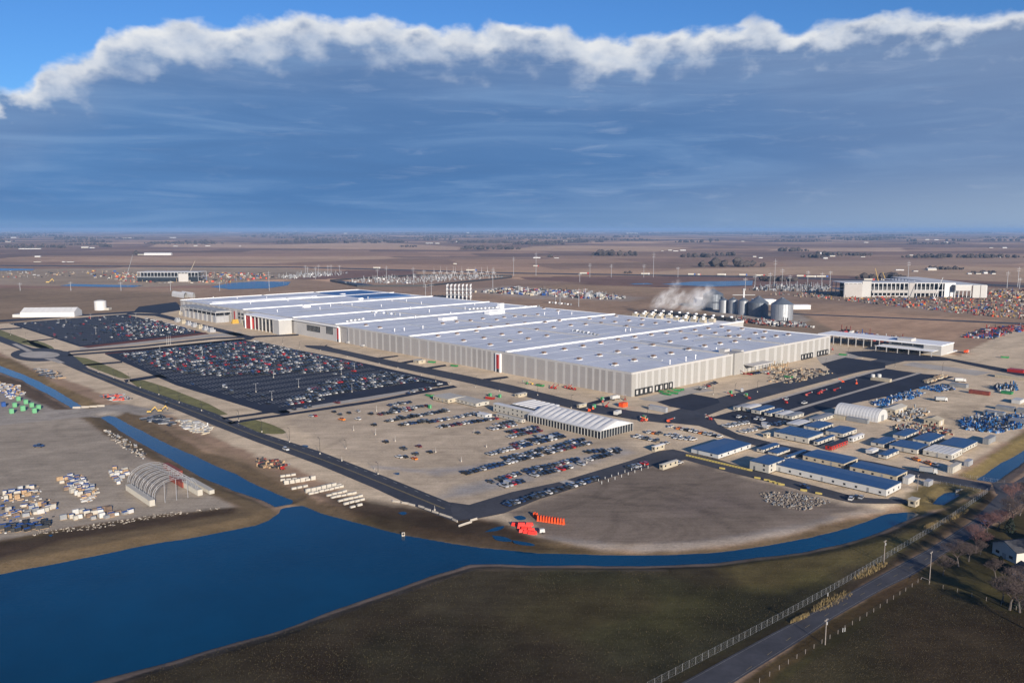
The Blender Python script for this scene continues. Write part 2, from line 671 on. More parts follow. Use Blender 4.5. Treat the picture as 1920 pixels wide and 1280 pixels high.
# field mosaic for the far plain
ang = 0.16
fx = gx * math.cos(ang) + gy * math.sin(ang)
fy = -gx * math.sin(ang) + gy * math.cos(ang)
row = np.floor(fy / 430.0 + 0.3 * vnoise(fx, fy, 5000, 3))
cellx = np.floor(fx / (700.0) + row * 0.37)
T = rng.random((512, 512))
T2 = rng.random((512, 512))
hv = T[cellx.astype(int) % 512, row.astype(int) % 512]
hv2 = T2[cellx.astype(int) % 512, row.astype(int) % 512]
far_cols = np.array([(0.130, 0.088, 0.078), (0.155, 0.105, 0.085), (0.290, 0.205, 0.150), (0.20, 0.145, 0.11), (0.11, 0.085, 0.075), (0.34, 0.24, 0.17), (0.12, 0.085, 0.065), (0.235, 0.17, 0.12)])
far_cols = far_cols * np.array((1.65, 1.5, 1.35))
fc = far_cols[(hv * 7.99).astype(int)] * (0.85 + 0.3 * hv2[:, None])
m = gy > 1750
edge = (np.abs((fy / 430.0) % 1 - 0.5) > 0.47)
fc[edge] *= 0.75
col[m] = fc[m]


def layer(pts, c, soft=2.0, rough=3.0, world=False, nscale=9.0, amt=1.0, seed=1):
    P = pts if world else GP(pts)
    P = [(p[0], p[1]) for p in P]
    mg = soft + rough + 5
    d = sdf(P, gx, gy, mg)
    sel = d < mg
    dd = d[sel] + (fbm(gx[sel], gy[sel], nscale, seed, 4) - 0.5) * 2 * rough
    a = np.clip(0.5 - dd / (2 * soft), 0, 1)[:, None] * amt
    col[sel] = col[sel] * (1 - a) + np.array(c) * a


TAN = (0.56, 0.445, 0.31)
GRAVEL = (0.455, 0.365, 0.265)
LGRAV = (0.335, 0.283, 0.222)
DRYGR = (0.205, 0.145, 0.075)
DSOIL = (0.034, 0.030, 0.019)
# mid and far fields that the photograph shows one by one
layer([(-300, 620), (-300, 545), (0, 540), (340, 548), (345, 590), (180, 600), (0, 612)], (0.26, 0.185, 0.12), 20, 40, nscale=120)
layer([(-100, 482), (2000, 478), (2000, 457), (-100, 457)], (0.215, 0.140, 0.110), 30, 20, nscale=200, amt=.6)
layer([(-100, 525), (250, 520), (420, 520), (600, 506), (2000, 510), (2000, 480), (-100, 484)], (0.32, 0.212, 0.148), 30, 20, nscale=200, amt=.6)
layer([(165, 492), (500, 494), (760, 484), (700, 480), (300, 484), (170, 487)], (0.44, 0.30, 0.20), 15, 10, nscale=200)
layer([(280, 463), (860, 469), (865, 463), (700, 454), (500, 459), (300, 455)], (0.50, 0.34, 0.23), 15, 10, nscale=200)
layer([(950, 470), (1230, 472), (1300, 464), (1080, 460), (1000, 462)], (0.47, 0.32, 0.21), 15, 10, nscale=200)
layer([(1180, 515), (1440, 518), (1620, 505), (1530, 500), (1300, 503)], (0.46, 0.325, 0.215), 15, 10, nscale=200)
layer([(960, 545), (1250, 552), (1220, 538), (1000, 530)], (0.34, 0.235, 0.15), 15, 12, nscale=100)
layer([(1440, 470), (1700, 472), (1690, 464), (1460, 466)], (0.50, 0.345, 0.24), 15, 10, nscale=200)
layer([(1450, 512), (1690, 520), (2000, 534), (2000, 505), (1700, 496), (1500, 494)], (0.44, 0.305, 0.20), 15, 10, nscale=200)
layer([(1480, 500), (1900, 496), (1950, 486), (1460, 488)], (0.34, 0.235, 0.17), 15, 10, nscale=200)
layer([(630, 540), (720, 550), (900, 545), (1100, 530), (940, 522), (700, 520)], (0.30, 0.205, 0.145), 20, 15, nscale=100)
layer([(400, 548), (560, 545), (700, 545), (640, 530), (560, 522)], (0.29, 0.20, 0.135), 8, 10, nscale=60)
# building sites
layer([(-100, 530), (110, 537), (260, 538), (400, 534), (560, 520), (640, 510), (500, 500), (200, 503), (-100, 506)], (0.34, 0.27, 0.195), 15, 30, nscale=90, amt=0.85)
layer([(1440, 560), (1600, 575), (1750, 585), (2000, 600), (2000, 552), (1700, 545), (1440, 548)], (0.30, 0.21, 0.15), 15, 30, nscale=90)
layer([(860, 545), (1000, 560), (1180, 565), (1210, 558), (1090, 545), (950, 536)], (0.35, 0.29, 0.24), 15, 15, nscale=60, amt=.8)
# ploughed field behind the factory on the right
layer([(1490, 589), (1620, 580), (1700, 590), (1880, 600), (1815, 628), (1780, 638), (1560, 619), (1495, 600)], (0.40, 0.262, 0.170), 3, 2)
layer([(1120, 590), (1340, 578), (1500, 584), (1560, 618), (1540, 634), (1330, 612)], (0.27, 0.195, 0.13), 4, 6)
layer([(1320, 580), (1500, 590), (1520, 600), (1500, 606), (1440, 604), (1340, 590)], (0.33, 0.28, 0.23), 3, 3)
# the whole works site
layer([(-300, 655), (0, 607), (180, 590), (340, 575), (500, 580), (700, 650), (1000, 700), (1200, 740), (1540, 640), (1600, 622),
       (1800, 668), (1850, 640), (1900, 618), (2100, 626), (2300, 700), (1920, 805), (1850, 850), (1800, 880), (1700, 940), (1660, 955),
       (1600, 965), (1500, 990), (1400, 1010), (1280, 1022), (1180, 1027), (1060, 1020), (1000, 1000), (960, 985), (900, 975), (850, 975),
       (760, 950), (690, 945), (610, 905), (560, 880), (470, 850), (400, 815), (300, 770), (240, 760), (150, 720), (60, 690), (0, 660), (-300, 690)],
      TAN, 2, 3)
# gravel car park and its surroundings a little cooler
layer([(540, 790), (640, 752), (820, 724), (960, 745), (1190, 820), (1200, 850), (890, 950), (840, 945), (700, 880), (600, 835)], GRAVEL, 4, 4, nscale=14)
layer([(820, 935), (900, 925), (1180, 848), (1160, 838), (1000, 885), (860, 912)], (0.30, 0.30, 0.31), 4, 3, amt=.7)
layer([(700, 875), (820, 890), (900, 880), (1000, 860), (900, 870), (800, 880)], (0.30, 0.30, 0.32), 3, 4, amt=.6)
# wide brown pad south of the site road
layer([(955, 960), (1180, 872), (1320, 868), (1440, 905), (1580, 945), (1660, 952), (1600, 965), (1500, 992), (1400, 1010), (1280, 1024),
       (1180, 1027), (1080, 1020), (1020, 1005), (1000, 990)], (0.220, 0.176, 0.138), 4, 5)
layer([(1000, 935), (1180, 900), (1400, 918), (1500, 960), (1400, 990), (1150, 1005), (1030, 985)], (0.185, 0.148, 0.117), 15, 12, nscale=30, amt=.85)
layer([(1250, 930), (1350, 925), (1420, 950), (1330, 965), (1240, 950)], (0.15, 0.12, 0.105), 12, 12, nscale=25, amt=.6)
layer([(1660, 952), (1600, 966), (1500, 994), (1400, 1012), (1280, 1026), (1180, 1029), (1080, 1022), (1020, 1007), (1040, 1006), (1180, 1020), (1290, 1016),
       (1400, 1000), (1500, 982), (1600, 957)], (0.255, 0.22, 0.19), 2.0, 2)
# left yard
layer([(-300, 830), (0, 795), (150, 779), (192, 808), (270, 855), (355, 900), (392, 925), (446, 950), (420, 955), (300, 965), (125, 990), (0, 1014), (-300, 1060)], LGRAV, 1.5, 2)
layer([(-300, 800), (0, 770), (150, 762), (240, 757), (330, 775), (240, 780), (150, 782), (0, 797), (-300, 832)], (0.31, 0.275, 0.235), 1.5, 2)
layer([(-200, 745), (-100, 700), (0, 700), (60, 735), (120, 766), (0, 780), (-200, 800)], (0.29, 0.255, 0.22), 2, 3)
# banks
layer([(150, 783), (190, 779), (250, 822), (330, 866), (440, 920), (520, 952), (530, 965), (480, 987), (250, 1030), (0, 1080), (-300, 1120), (-300, 1062),
       (0, 1014), (125, 990), (300, 965), (446, 950), (392, 925), (355, 900), (270, 855), (192, 810)], (0.150, 0.108, 0.062), 1.5, 2, nscale=12)
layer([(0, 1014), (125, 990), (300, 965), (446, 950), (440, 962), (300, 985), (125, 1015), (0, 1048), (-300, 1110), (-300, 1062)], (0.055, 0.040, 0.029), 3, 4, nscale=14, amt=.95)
layer([(216, 779), (240, 770), (300, 800), (380, 845), (470, 870), (520, 900), (600, 940), (700, 962), (830, 968), (900, 975), (1000, 1005), (1080, 1022), (1180, 1030),
       (1280, 1028), (1400, 1014), (1500, 996), (1600, 968), (1680, 955), (1725, 962), (1590, 996), (1440, 1028), (1340, 1042), (1160, 1048),
       (1010, 1045), (830, 1022), (755, 1010), (600, 970), (550, 945), (457, 900), (312, 835)], (0.140, 0.100, 0.060), 1.5, 2.5, nscale=12)
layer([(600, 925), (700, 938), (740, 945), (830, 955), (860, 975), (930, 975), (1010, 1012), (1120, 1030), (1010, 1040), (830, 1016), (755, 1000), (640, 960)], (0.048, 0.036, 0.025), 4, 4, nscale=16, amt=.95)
layer([(240, 780), (330, 812), (440, 862), (520, 900), (560, 915), (500, 880), (400, 835), (330, 800), (290, 785)], (0.20, 0.145, 0.085), 4, 5, nscale=16, amt=.8)
layer([(20, 672), (70, 700), (130, 730), (195, 760), (165, 766), (110, 735), (62, 708), (0, 684), (-60, 660)], (0.190, 0.135, 0.070), 1.5, 3)
layer([(-60, 684), (40, 714), (137, 767), (100, 768), (20, 730), (-60, 700)], (0.120, 0.085, 0.058), 1.5, 3)
layer([(1800, 892), (1860, 850), (1935, 800), (2100, 720), (2100, 745), (1925, 846), (1830, 900)], (0.20, 0.150, 0.062), 1.5, 2)
layer([(1690, 945), (1730, 910), (1790, 898), (1850, 912), (1830, 930), (1770, 955), (1720, 962)], (0.17, 0.13, 0.055), 2, 3)
# foreground meadow between pond and public road
MEADOW = [(1000, 1300), (150, 1300), (300, 1246), (400, 1218), (600, 1154), (800, 1085), (880, 1060), (935, 1058), (1100, 1062), (1340, 1058), (1440, 1045),
          (1565, 1024), (1665, 993), (1722, 966), (1770, 955), (1830, 930), (1862, 915), (1860, 940), (1770, 1000), (1700, 1045), (1600, 1108), (1450, 1190), (1300, 1280), (1250, 1310)]
layer(MEADOW, DSOIL, 1.0, 1.0)
layer([(0, 1340), (150, 1300), (300, 1246), (400, 1218), (600, 1154), (800, 1085), (880, 1060), (935, 1058), (1100, 1062), (1250, 1064), (1250, 1070), (1000, 1070),
       (890, 1068), (810, 1095), (600, 1166), (400, 1230), (300, 1258), (150, 1315)], (0.085, 0.068, 0.050), .8, 1.2, amt=.7)
layer([(1340, 1062), (1440, 1050), (1565, 1030), (1665, 1000), (1770, 965), (1840, 935), (1700, 1035), (1560, 1085), (1440, 1110), (1380, 1100)], (0.105, 0.086, 0.036), 5, 6, nscale=18, amt=.8)
layer([(1000, 1100), (1250, 1080), (1400, 1120), (1300, 1180), (1100, 1200), (950, 1180)], (0.052, 0.046, 0.020), 10, 12, nscale=18, amt=.6)
layer([(500, 1230), (800, 1150), (1100, 1210), (1000, 1290), (500, 1300)], (0.030, 0.023, 0.016), 10, 12, nscale=22, amt=.6)
# straw patches by the road
for cx, cy, rx, ry in ((1632, 1070, 30, 10), (1560, 1128, 40, 14), (1500, 1160, 18, 5), (1790, 968, 26, 7), (1745, 985, 16, 5)):
    layer([(cx + rx * math.cos(t) + ry * .5 * math.sin(t), cy - ry * math.sin(t) - rx * .38 * math.cos(t)) for t in np.linspace(0, 6.0, 12)], (0.17, 0.125, 0.055), 0.8, 2.2, nscale=4)
# verge between fence and road, then the other verge, lawn and stubble field
layer([(1225, 1290), (1440, 1180), (1600, 1090), (1702, 1028), (1770, 985), (1860, 925), (1870, 930), (1825, 975), (1745, 1027), (1675, 1065), (1590, 1112), (1440, 1192), (1280, 1280)],
      (0.036, 0.027, 0.018), 1, 1, amt=.8)
layer([(1380, 1290), (1507, 1197), (1565, 1157), (1655, 1105), (1717, 1075), (1765, 1042), (1850, 990), (1950, 945), (2200, 900), (2600, 1000), (2600, 1300), (2000, 1330)], (0.046, 0.038, 0.019), 1, 1)
layer([(1380, 1290), (1507, 1197), (1655, 1105), (1717, 1075), (1728, 1085), (1660, 1125), (1560, 1190), (1440, 1275), (1420, 1300)], (0.080, 0.052, 0.028), 1, 1.5, amt=.85)
layer([(1415, 1320), (1470, 1275), (1580, 1200), (1728, 1095), (1800, 1118), (1920, 1158), (2200, 1240), (2600, 1400), (1500, 1500)], (0.042, 0.033, 0.020), .8, .8)
layer([(1740, 1078), (1800, 1090), (1880, 1100), (2000, 1110), (2000, 1125), (1850, 1120), (1745, 1092)], (0.080, 0.064, 0.028), 2, 3, amt=.7)
# works: churned tracks on the brown pad
c0 = G(1150, 985)
dd = np.hypot((gx - c0.x) * 0.75 + (gy - c0.y) * 0.2, gy - c0.y)
sel = (dd < 30) & (dd > 6)
th = np.arctan2(gy - c0.y, gx - c0.x)
ringm = (np.abs(np.sin(dd * 0.9 + 1.5 * fbm(gx, gy, 12, 9, 2))) > 0.75) & sel & (th > -2.2) & (th < 1.6) & (wd > 9)
col[ringm] *= 0.90
def track(pts, fac, wdt=0.9, gauge=1.9):
    P = smooth(pts, 2)
    xs_ = [p.x for p in P]
    ys_ = [p.y for p in P]
    sel = np.where((gx > min(xs_) - 4) & (gx < max(xs_) + 4) & (gy > min(ys_) - 4) & (gy < max(ys_) + 4) & (wd > 9))[0]
    if not len(sel):
        return
    px_, py_ = gx[sel], gy[sel]
    dmin = np.full(px_.shape, 1e9)
    for a_, c_ in zip(P[:-1], P[1:]):
        ex, ey = c_.x - a_.x, c_.y - a_.y
        t_ = np.clip(((px_ - a_.x) * ex + (py_ - a_.y) * ey) / (ex * ex + ey * ey + 1e-9), 0, 1)
        dmin = np.minimum(dmin, np.hypot(px_ - a_.x - t_ * ex, py_ - a_.y - t_ * ey))
    w_ = np.exp(-((dmin - gauge / 2) / wdt) ** 2)
    col[sel] *= (1 + (fac - 1) * w_)[:, None]


rt = random.Random(4)
for poly_, n_, f0, f1 in (([(560, 790), (820, 740), (1150, 830), (900, 930)], 26, .86, 1.12), ([(1000, 960), (1190, 885), (1400, 915), (1580, 955), (1300, 1010)], 30, .78, 1.08), ([(20, 800), (180, 800), (400, 930), (100, 970), (0, 990)], 26, .84, 1.12),
                          ([(1560, 800), (1700, 760), (1850, 720), (1900, 790), (1760, 800)], 26, .82, 1.12), ([(230, 770), (400, 800), (640, 900), (560, 890)], 14, .8, 1.1), ([(0, 785), (150, 772), (330, 772), (200, 776)], 8, .8, 1.1), ([(980, 720), (1180, 745), (1300, 735), (1150, 760)], 10, .85, 1.1)):
    xs0, xs1 = min(p[0] for p in poly_), max(p[0] for p in poly_)
    ys0, ys1 = min(p[1] for p in poly_), max(p[1] for p in poly_)
    for _ in range(n_):
        for _t in range(50):
            px_, py_ = rt.uniform(xs0, xs1), rt.uniform(ys0, ys1)
            if inpoly(px_, py_, poly_):
                break
        p = G(px_, py_)
        a_ = rt.choice((THETA, THETA, THETA + math.pi / 2, rt.uniform(0, 6.28))) + rt.uniform(-.15, .15)
        k_ = rt.uniform(-.05, .05)
        pts_ = []
        for s_ in range(7):
            pts_.append(p.copy())
            p = p + Vector((math.cos(a_), math.sin(a_), 0)) * rt.uniform(7, 14)
            a_ += k_ * 5 + rt.uniform(-.1, .1)
        track(pts_, rt.uniform(f0, f1))
# brown soil tint of every bank that dips to the water
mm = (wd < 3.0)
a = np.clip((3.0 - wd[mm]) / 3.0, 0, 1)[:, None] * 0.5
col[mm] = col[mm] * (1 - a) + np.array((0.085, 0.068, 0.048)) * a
# uneven wear, in metres
nz = fbm(gx, gy, 60, 21, 5)
nz2 = fbm(gx * 0.735 + gy * 0.678, (-gx * 0.678 + gy * 0.735) * 5.0, 70, 31, 4)
col *= (0.80 + 0.40 * nz)[:, None]
col *= np.where(gy < 1700, 0.82 + 0.36 * nz2, 1.0)[:, None]
dk = col.max(1) < 0.11                        # dark meadow and stubble: patches of moss, wet soil and straw
nzm = fbm(gx, gy, 26, 51, 5)
nzn = fbm(gx + 300, gy, 7, 57, 3)
col[dk] *= (0.45 + 1.1 * nzm[dk])[:, None] * (0.7 + 0.6 * nzn[dk])[:, None]
gg = np.clip((fbm(gx - 90, gy, 38, 61, 3) - .5) * 5, 0, 1)[:, None]
col[dk] = col[dk] * (1 - .5 * gg[dk]) + col[dk] * np.array((1.05, 1.12, .78)) * .5 * gg[dk] + np.array((.012, .004, .0)) * (1 - gg[dk]) * .6
nz3 = fbm(gx, gy * 2.5, 600, 41, 4)
col *= np.where(gy > 1300, 0.75 + 0.5 * nz3, 1.0)[:, None]

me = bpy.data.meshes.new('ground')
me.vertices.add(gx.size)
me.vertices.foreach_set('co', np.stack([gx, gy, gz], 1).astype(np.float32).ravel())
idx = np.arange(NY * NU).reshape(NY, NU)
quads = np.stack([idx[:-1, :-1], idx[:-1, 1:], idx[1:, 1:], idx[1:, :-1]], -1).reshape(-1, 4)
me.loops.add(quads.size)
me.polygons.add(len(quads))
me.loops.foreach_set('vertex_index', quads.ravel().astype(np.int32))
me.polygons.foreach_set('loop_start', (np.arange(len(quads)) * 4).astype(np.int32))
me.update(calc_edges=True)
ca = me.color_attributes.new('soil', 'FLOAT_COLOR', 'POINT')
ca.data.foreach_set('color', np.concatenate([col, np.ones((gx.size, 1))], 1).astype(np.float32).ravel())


def ground_material():
    m = bpy.data.materials.new('ground_soil')
    m.use_nodes = True
    b = NB(m.node_tree)
    bs = m.node_tree.nodes['Principled BSDF']
    at = b.n('ShaderNodeVertexColor', layer_name='soil')
    tc = b.n('ShaderNodeTexCoord')
    v = tc.outputs['Object']
    n1 = b.noise(v, 0.9, 6, 0.7)
    n2 = b.noise(v, 0.09, 6, 0.65)
    mp = b.n('ShaderNodeMapping')
    mp.inputs['Rotation'].default_value = (0, 0, -THETA)
    mp.inputs['Scale'].default_value = (0.03, 0.35, 1)
    b.put(mp.inputs[0], v)
    n3 = b.noise(mp.outputs[0], 1.0, 5, 0.65)
    f = b.m('ADD', b.m('ADD', b.m('MULTIPLY', n1, 0.44), b.m('MULTIPLY', n2, 0.38)), b.m('MULTIPLY', n3, 0.34))
    k = b.rng(f, 0.40, 0.76, 0.62, 1.38)
    c = b.n('ShaderNodeMix', data_type='RGBA', blend_type='MULTIPLY')
    c.inputs[0].default_value = 1.0
    b.put(c.inputs[6], at.outputs[0])
    b.put(c.inputs[7], k)
    b.put(bs.inputs['Base Color'], c.outputs[2])
    bs.inputs['Roughness'].default_value = 1.0
    bs.inputs['Specular IOR Level'].default_value = 0.05
    bn = b.n('ShaderNodeBump')
    bn.inputs['Distance'].default_value = 0.35
    bn.inputs['Strength'].default_value = 0.6
    b.put(bn.inputs['Height'], n1)
    b.put(bs.inputs['Normal'], bn.outputs[0])
    return m


M_GROUND = ground_material()
me.materials.append(M_GROUND)
tag(put('ground', me), kind='structure')


def water_material():
    m = bpy.data.materials.new('pond_water')
    m.use_nodes = True
    b = NB(m.node_tree)
    bs = m.node_tree.nodes['Principled BSDF']
    tc = b.n('ShaderNodeTexCoord')
    n = b.noise(tc.outputs['Object'], 0.010, 6, 0.62)
    c = b.mix(b.rng(n, 0.35, 0.65), (0.0001, 0.027, 0.062), (0.0004, 0.044, 0.100))
    b.put(bs.inputs['Base Color'], c)
    bs.inputs['Roughness'].default_value = 0.10
    bs.inputs['IOR'].default_value = 1.33
    bs.inputs['Specular IOR Level'].default_value = 0.5
    bs.inputs['Specular Tint'].default_value = (0.0, 0.18, 0.42, 1)
    bn = b.n('ShaderNodeBump')
    bn.inputs['Distance'].default_value = 0.08
    bn.inputs['Strength'].default_value = 0.5
    mpw = b.n('ShaderNodeMapping')
    mpw.inputs['Scale'].default_value = (0.5, 1.4, 1)
    b.put(mpw.inputs[0], tc.outputs['Object'])
    n2 = b.noise(mpw.outputs[0], 0.8, 6, 0.65)
    b.put(bn.inputs['Height'], n2)
    b.put(bs.inputs['Normal'], bn.outputs[0])
    return m


M_WATER = water_material()
WN = {'pond': 'pond_water', 'canal': 'canal_water', 'canal_west': 'west_canal_water', 'canal_east': 'east_canal_water', 'culvert_pool': 'pool_water'}
for k, pl in WATERS.items():
    P = GP(pl, WATER_Z)
    cx = sum(p.x for p in P) / len(P)
    cy = sum(p.y for p in P) / len(P)
    # generous rim hidden in the bank
    n = len(P)
    area = sum(P[i].x * P[(i + 1) % n].y - P[(i + 1) % n].x * P[i].y for i in range(n))
    sg = 1 if area > 0 else -1
    Q = []
    for i in range(n):
        d = (P[(i + 1) % n] - P[i - 1])
        d.z = 0
        d.normalize()
        q = P[i] + Vector((d.y, -d.x, 0)) * sg * 2.6
        Q.append((q.x, q.y))
    sheet(WN[k], Q, WATER_Z, M_WATER, world=True)
FARW = [[(112, 536), (135, 532.5), (200, 534), (270, 535), (250, 538.5), (180, 538)],
        [(395, 538), (430, 531), (480, 527.5), (545, 528.5), (540, 535), (500, 541), (430, 542.5)],
        [(1240, 533), (1300, 528), (1412, 526.5), (1410, 535), (1330, 537.5)],
        [(-90, 501), (0, 503), (66, 504.5), (60, 507), (-90, 509)],
        [(1180, 532), (1215, 531), (1225, 533), (1190, 533.5)]]
for i, pl in enumerate(FARW):
    sheet('far_pond', pl, 0.35, M_WATER)
for pl in ([(908, 997), (930, 987), (950, 985), (935, 995)], [(922, 1003), (950, 1006), (965, 1016), (930, 1014)], [(960, 1012), (1000, 1018), (1005, 1024), (965, 1020)],
           [(746, 961), (757, 958), (765, 962), (755, 966)], [(556, 836), (575, 833), (580, 838), (560, 841)], [(962, 968), (978, 965), (990, 972), (972, 976)],
           [(90, 1003), (100, 1001), (96, 1006)], [(736, 887), (750, 885), (748, 891)]):
    sheet('puddle', smooth(GP(pl) + [GP(pl)[0]], 2)[:-1], 0.03, M_WATER, world=True)

# ================================================================ ROADS AND LOTS
def band(name, up, lo, z, m):
    """road given by its two edges in the photograph"""
    return sheet(name, list(up) + list(reversed(lo)), z, m)


Z1, Z2, Z3, Z4, Z5 = 0.03, 0.06, 0.09, 0.12, 0.15
# main road from the roundabout down to the T
MR_U = [(-60, 618), (0, 630), (60, 652), (128, 659), (165, 690), (202, 704), (250, 722), (325, 748), (400, 773), (480, 808), (600, 846), (730, 896), (842, 941), (880, 952)]
MR_L = [(-60, 628), (0, 641), (40, 656), (95, 672), (145, 694), (200, 716), (250, 737), (325, 766), (400, 797), (480, 828), (600, 872), (700, 914), (760, 942), (850, 977), (895, 972)]
band('main_road', MR_U, MR_L, Z2, M_ROAD)
cen = [((a[0] + b_[0]) / 2, (a[1] + b_[1]) / 2) for a, b_ in zip([(165, 690), (202, 704), (250, 722), (325, 748), (400, 773), (480, 808), (600, 846), (730, 896), (842, 941)],
                                                                 [(145, 694), (200, 716), (250, 737), (325, 766), (400, 797), (480, 828), (600, 872), (720, 922), (825, 966)])]
cenw = smooth(GP(cen), 2)
strip('road_centre_line', cenw, 0.28, Z3, M_YPAINT, off=0.3)
strip('road_centre_line', cenw, 0.28, Z3, M_YPAINT, off=-0.3)
strip('road_edge_line', cenw, 0.22, Z3, M_PAINT, off=5.2, dash=(3, 6))
# roundabout ring
def ellipse(cx, cy, rx, ry, n=40):
    return [(cx + rx * math.cos(2 * math.pi * i / n), cy + ry * math.sin(2 * math.pi * i / n)) for i in range(n)]


sheet('roundabout', ellipse(74, 665, 54, 12.5), Z3, M_ROAD)
sheet('roundabout_island', ellipse(74, 665, 38, 6.4), Z4, M_CONC)
sheet('splitter_island', [(22, 645), (30, 644), (62, 658), (50, 659)], Z4, M_CONC)
sheet('splitter_island', [(82, 672), (102, 671), (122, 680), (110, 681)], Z4, M_CONC)
# parking lots
LOT_A = [(16, 606), (234, 589), (385, 624), (360, 629), (150, 650)]
LOT_B = [(197, 664), (455, 637), (640, 671), (840, 716), (802, 728), (540, 768), (500, 774), (330, 722)]
sheet('north_car_park', LOT_A, Z1, M_ASPH)
sheet('south_car_park', LOT_B, Z1, M_ASPH)
band('mulch_bed', [(150, 649.5), (385, 623)], [(165, 652), (392, 626)], Z2, M_MULCH)
band('mulch_bed', [(197, 662), (330, 648), (452, 635)], [(197, 664), (330, 650), (460, 637)], Z2, M_MULCH)
band('plaza_path', [(150, 652), (400, 626), (450, 622)], [(150, 656), (400, 631), (460, 629)], Z1, M_CONC)
band('avenue', [(128, 658), (260, 648), (400, 633), (560, 626)], [(128, 661), (260, 651), (400, 636), (560, 629)], Z2, M_ASPH)
band('avenue', [(128, 664), (260, 654), (400, 640), (470, 634)], [(128, 667), (260, 657), (400, 643), (470, 637)], Z2, M_ASPH)
# roads along the north car park
band('north_road', [(-60, 604), (0, 600), (160, 589), (330, 578)], [(-60, 608), (0, 603.5), (160, 592), (330, 582)], Z1, M_ASPH)
band('works_road', [(240, 587), (300, 588), (400, 613), (480, 632)], [(234, 590), (290, 592), (390, 617), (470, 637)], Z1, M_ASPH)
sheet('works_apron', [(260, 575), (330, 566), (345, 580), (300, 588), (250, 585)], Z2, M_ASPH)
# lanes between verges
band('lane', [(0, 616), (40, 613.5)], [(0, 618.5), (42, 616)], Z1, M_ASPH)
band('lane', [(42, 640), (100, 634)], [(42, 642), (102, 636)], Z1, M_ASPH)
band('lane', [(155, 683), (228, 677)], [(157, 686), (230, 680)], Z1, M_ASPH)
band('lane', [(232, 712), (305, 701), (310, 706)], [(236, 717), (300, 707), (315, 710)], Z1, M_ASPH)
band('lane', [(415, 783), (480, 774), (505, 769), (802, 722), (838, 716)], [(420, 786), (480, 778), (515, 773), (802, 727), (842, 722)], Z2, M_ASPH)
band('lane', [(425, 791), (480, 783), (530, 776), (700, 750), (802, 730), (850, 722)], [(432, 795), (480, 787), (540, 778.5), (700, 755), (805, 735), (858, 726)], Z2, M_ASPH)
band('kerb_verge', [(520, 771), (700, 742), (784, 728.5)], [(530, 774.5), (700, 747), (800, 730.5)], Z3, M_CONC)
sheet('junction', [(488, 755), (512, 757), (545, 772), (535, 778), (512, 774)], Z3, M_ASPH)
# grass verges
for pl in ([(-20, 612), (0, 618), (50, 636), (102, 655), (88, 656), (40, 644), (-20, 632)],
           [(50, 638), (75, 639), (105, 653), (92, 656), (60, 648)],
           [(130, 667), (170, 672), (250, 707), (232, 711), (200, 700), (150, 680)],
           [(240, 712), (280, 713), (438, 775), (395, 780), (330, 755), (262, 728)],
           [(447, 789), (470, 785), (505, 793), (541, 810), (525, 814), (480, 812), (450, 798)]):
    sheet('grass_verge', smooth(GP(pl) + [GP(pl)[0]], 1)[:-1], Z1, M_GRASS, world=True)
# service road along the long facade
SV_U = [(570, 647), (605, 648), (730, 675), (870, 703), (960, 722), (1085, 753), (1185, 770), (1240, 777), (1285, 763), (1360, 742), (1440, 721), (1560, 692), (1670, 668)]
SV_L = [(575, 651), (640, 664), (730, 686), (870, 716), (960, 737), (1085, 769), (1185, 786), (1255, 794), (1310, 785), (1360, 766), (1440, 743), (1600, 700), (1700, 676)]
band('service_road', SV_U, SV_L, Z2, M_ROAD)
for pl in ([(700, 671), (745, 666), (748, 668), (706, 674)], [(745, 680), (790, 672), (794, 675), (752, 683)], [(790, 690), (835, 683), (838, 686), (797, 693)],
           [(905, 710), (950, 705), (955, 708), (912, 714)], [(1098, 756), (1140, 744), (1150, 748), (1110, 760)], [(605, 650), (615, 645), (612, 648), (625, 652)]):
    sheet('footpath', pl, Z1, M_ASPH)
# dock aprons and lorry yard
sheet('dock_apron', [(1232, 753), (1297, 738), (1345, 747), (1350, 755), (1300, 770), (1256, 762)], Z3, M_ASPH)
sheet('concrete_apron', [(1196, 747), (1310, 722), (1340, 732), (1297, 738), (1232, 753), (1208, 750)], Z1, M_CONC)
sheet('concrete_apron', [(1530, 669), (1600, 660), (1626, 668), (1540, 682)], Z1, M_CONC)
sheet('dock_apron', [(1540, 682), (1585, 670), (1660, 680), (1660, 690), (1570, 702)], Z3, M_ASPH)
sheet('lorry_yard', [(1330, 783), (1440, 752), (1655, 690), (1725, 700), (1790, 706), (1700, 735), (1570, 762), (1520, 775), (1460, 800)], Z1, M_ASPH)
band('concrete_strip', [(1370, 770), (1440, 751), (1655, 690)], [(1378, 771), (1444, 753), (1662, 691)], Z2, M_CONC)
band('concrete_strip', [(1480, 768), (1560, 745), (1722, 698)], [(1490, 770), (1566, 747), (1730, 699)], Z2, M_CONC)
band('yard_road', [(1585, 660), (1640, 657), (1760, 668), (1880, 690), (2000, 710)], [(1560, 652), (1610, 668), (1670, 677), (1780, 676), (1900, 702), (2000, 722)], Z3, M_ASPH)
sheet('concrete_slab', [(1692, 684), (1712, 679), (1860, 698), (1830, 704)], Z1, M_CONC)
sheet('paved_corner', [(1260, 790), (1300, 775), (1322, 778), (1322, 790), (1300, 795)], Z1, M_ROAD)
# cross road from the junction through the office trailers to the bridge
CR_U = [(1255, 785), (1310, 786), (1335, 780), (1345, 795), (1385, 814), (1450, 830), (1560, 853), (1640, 866), (1700, 879), (1775, 893), (1860, 908)]
CR_L = [(1250, 792), (1310, 798), (1340, 808), (1385, 826), (1450, 845), (1540, 866), (1640, 882), (1700, 893), (1775, 905), (1855, 920)]
band('cross_road', CR_U, CR_L, Z4, M_ROAD)
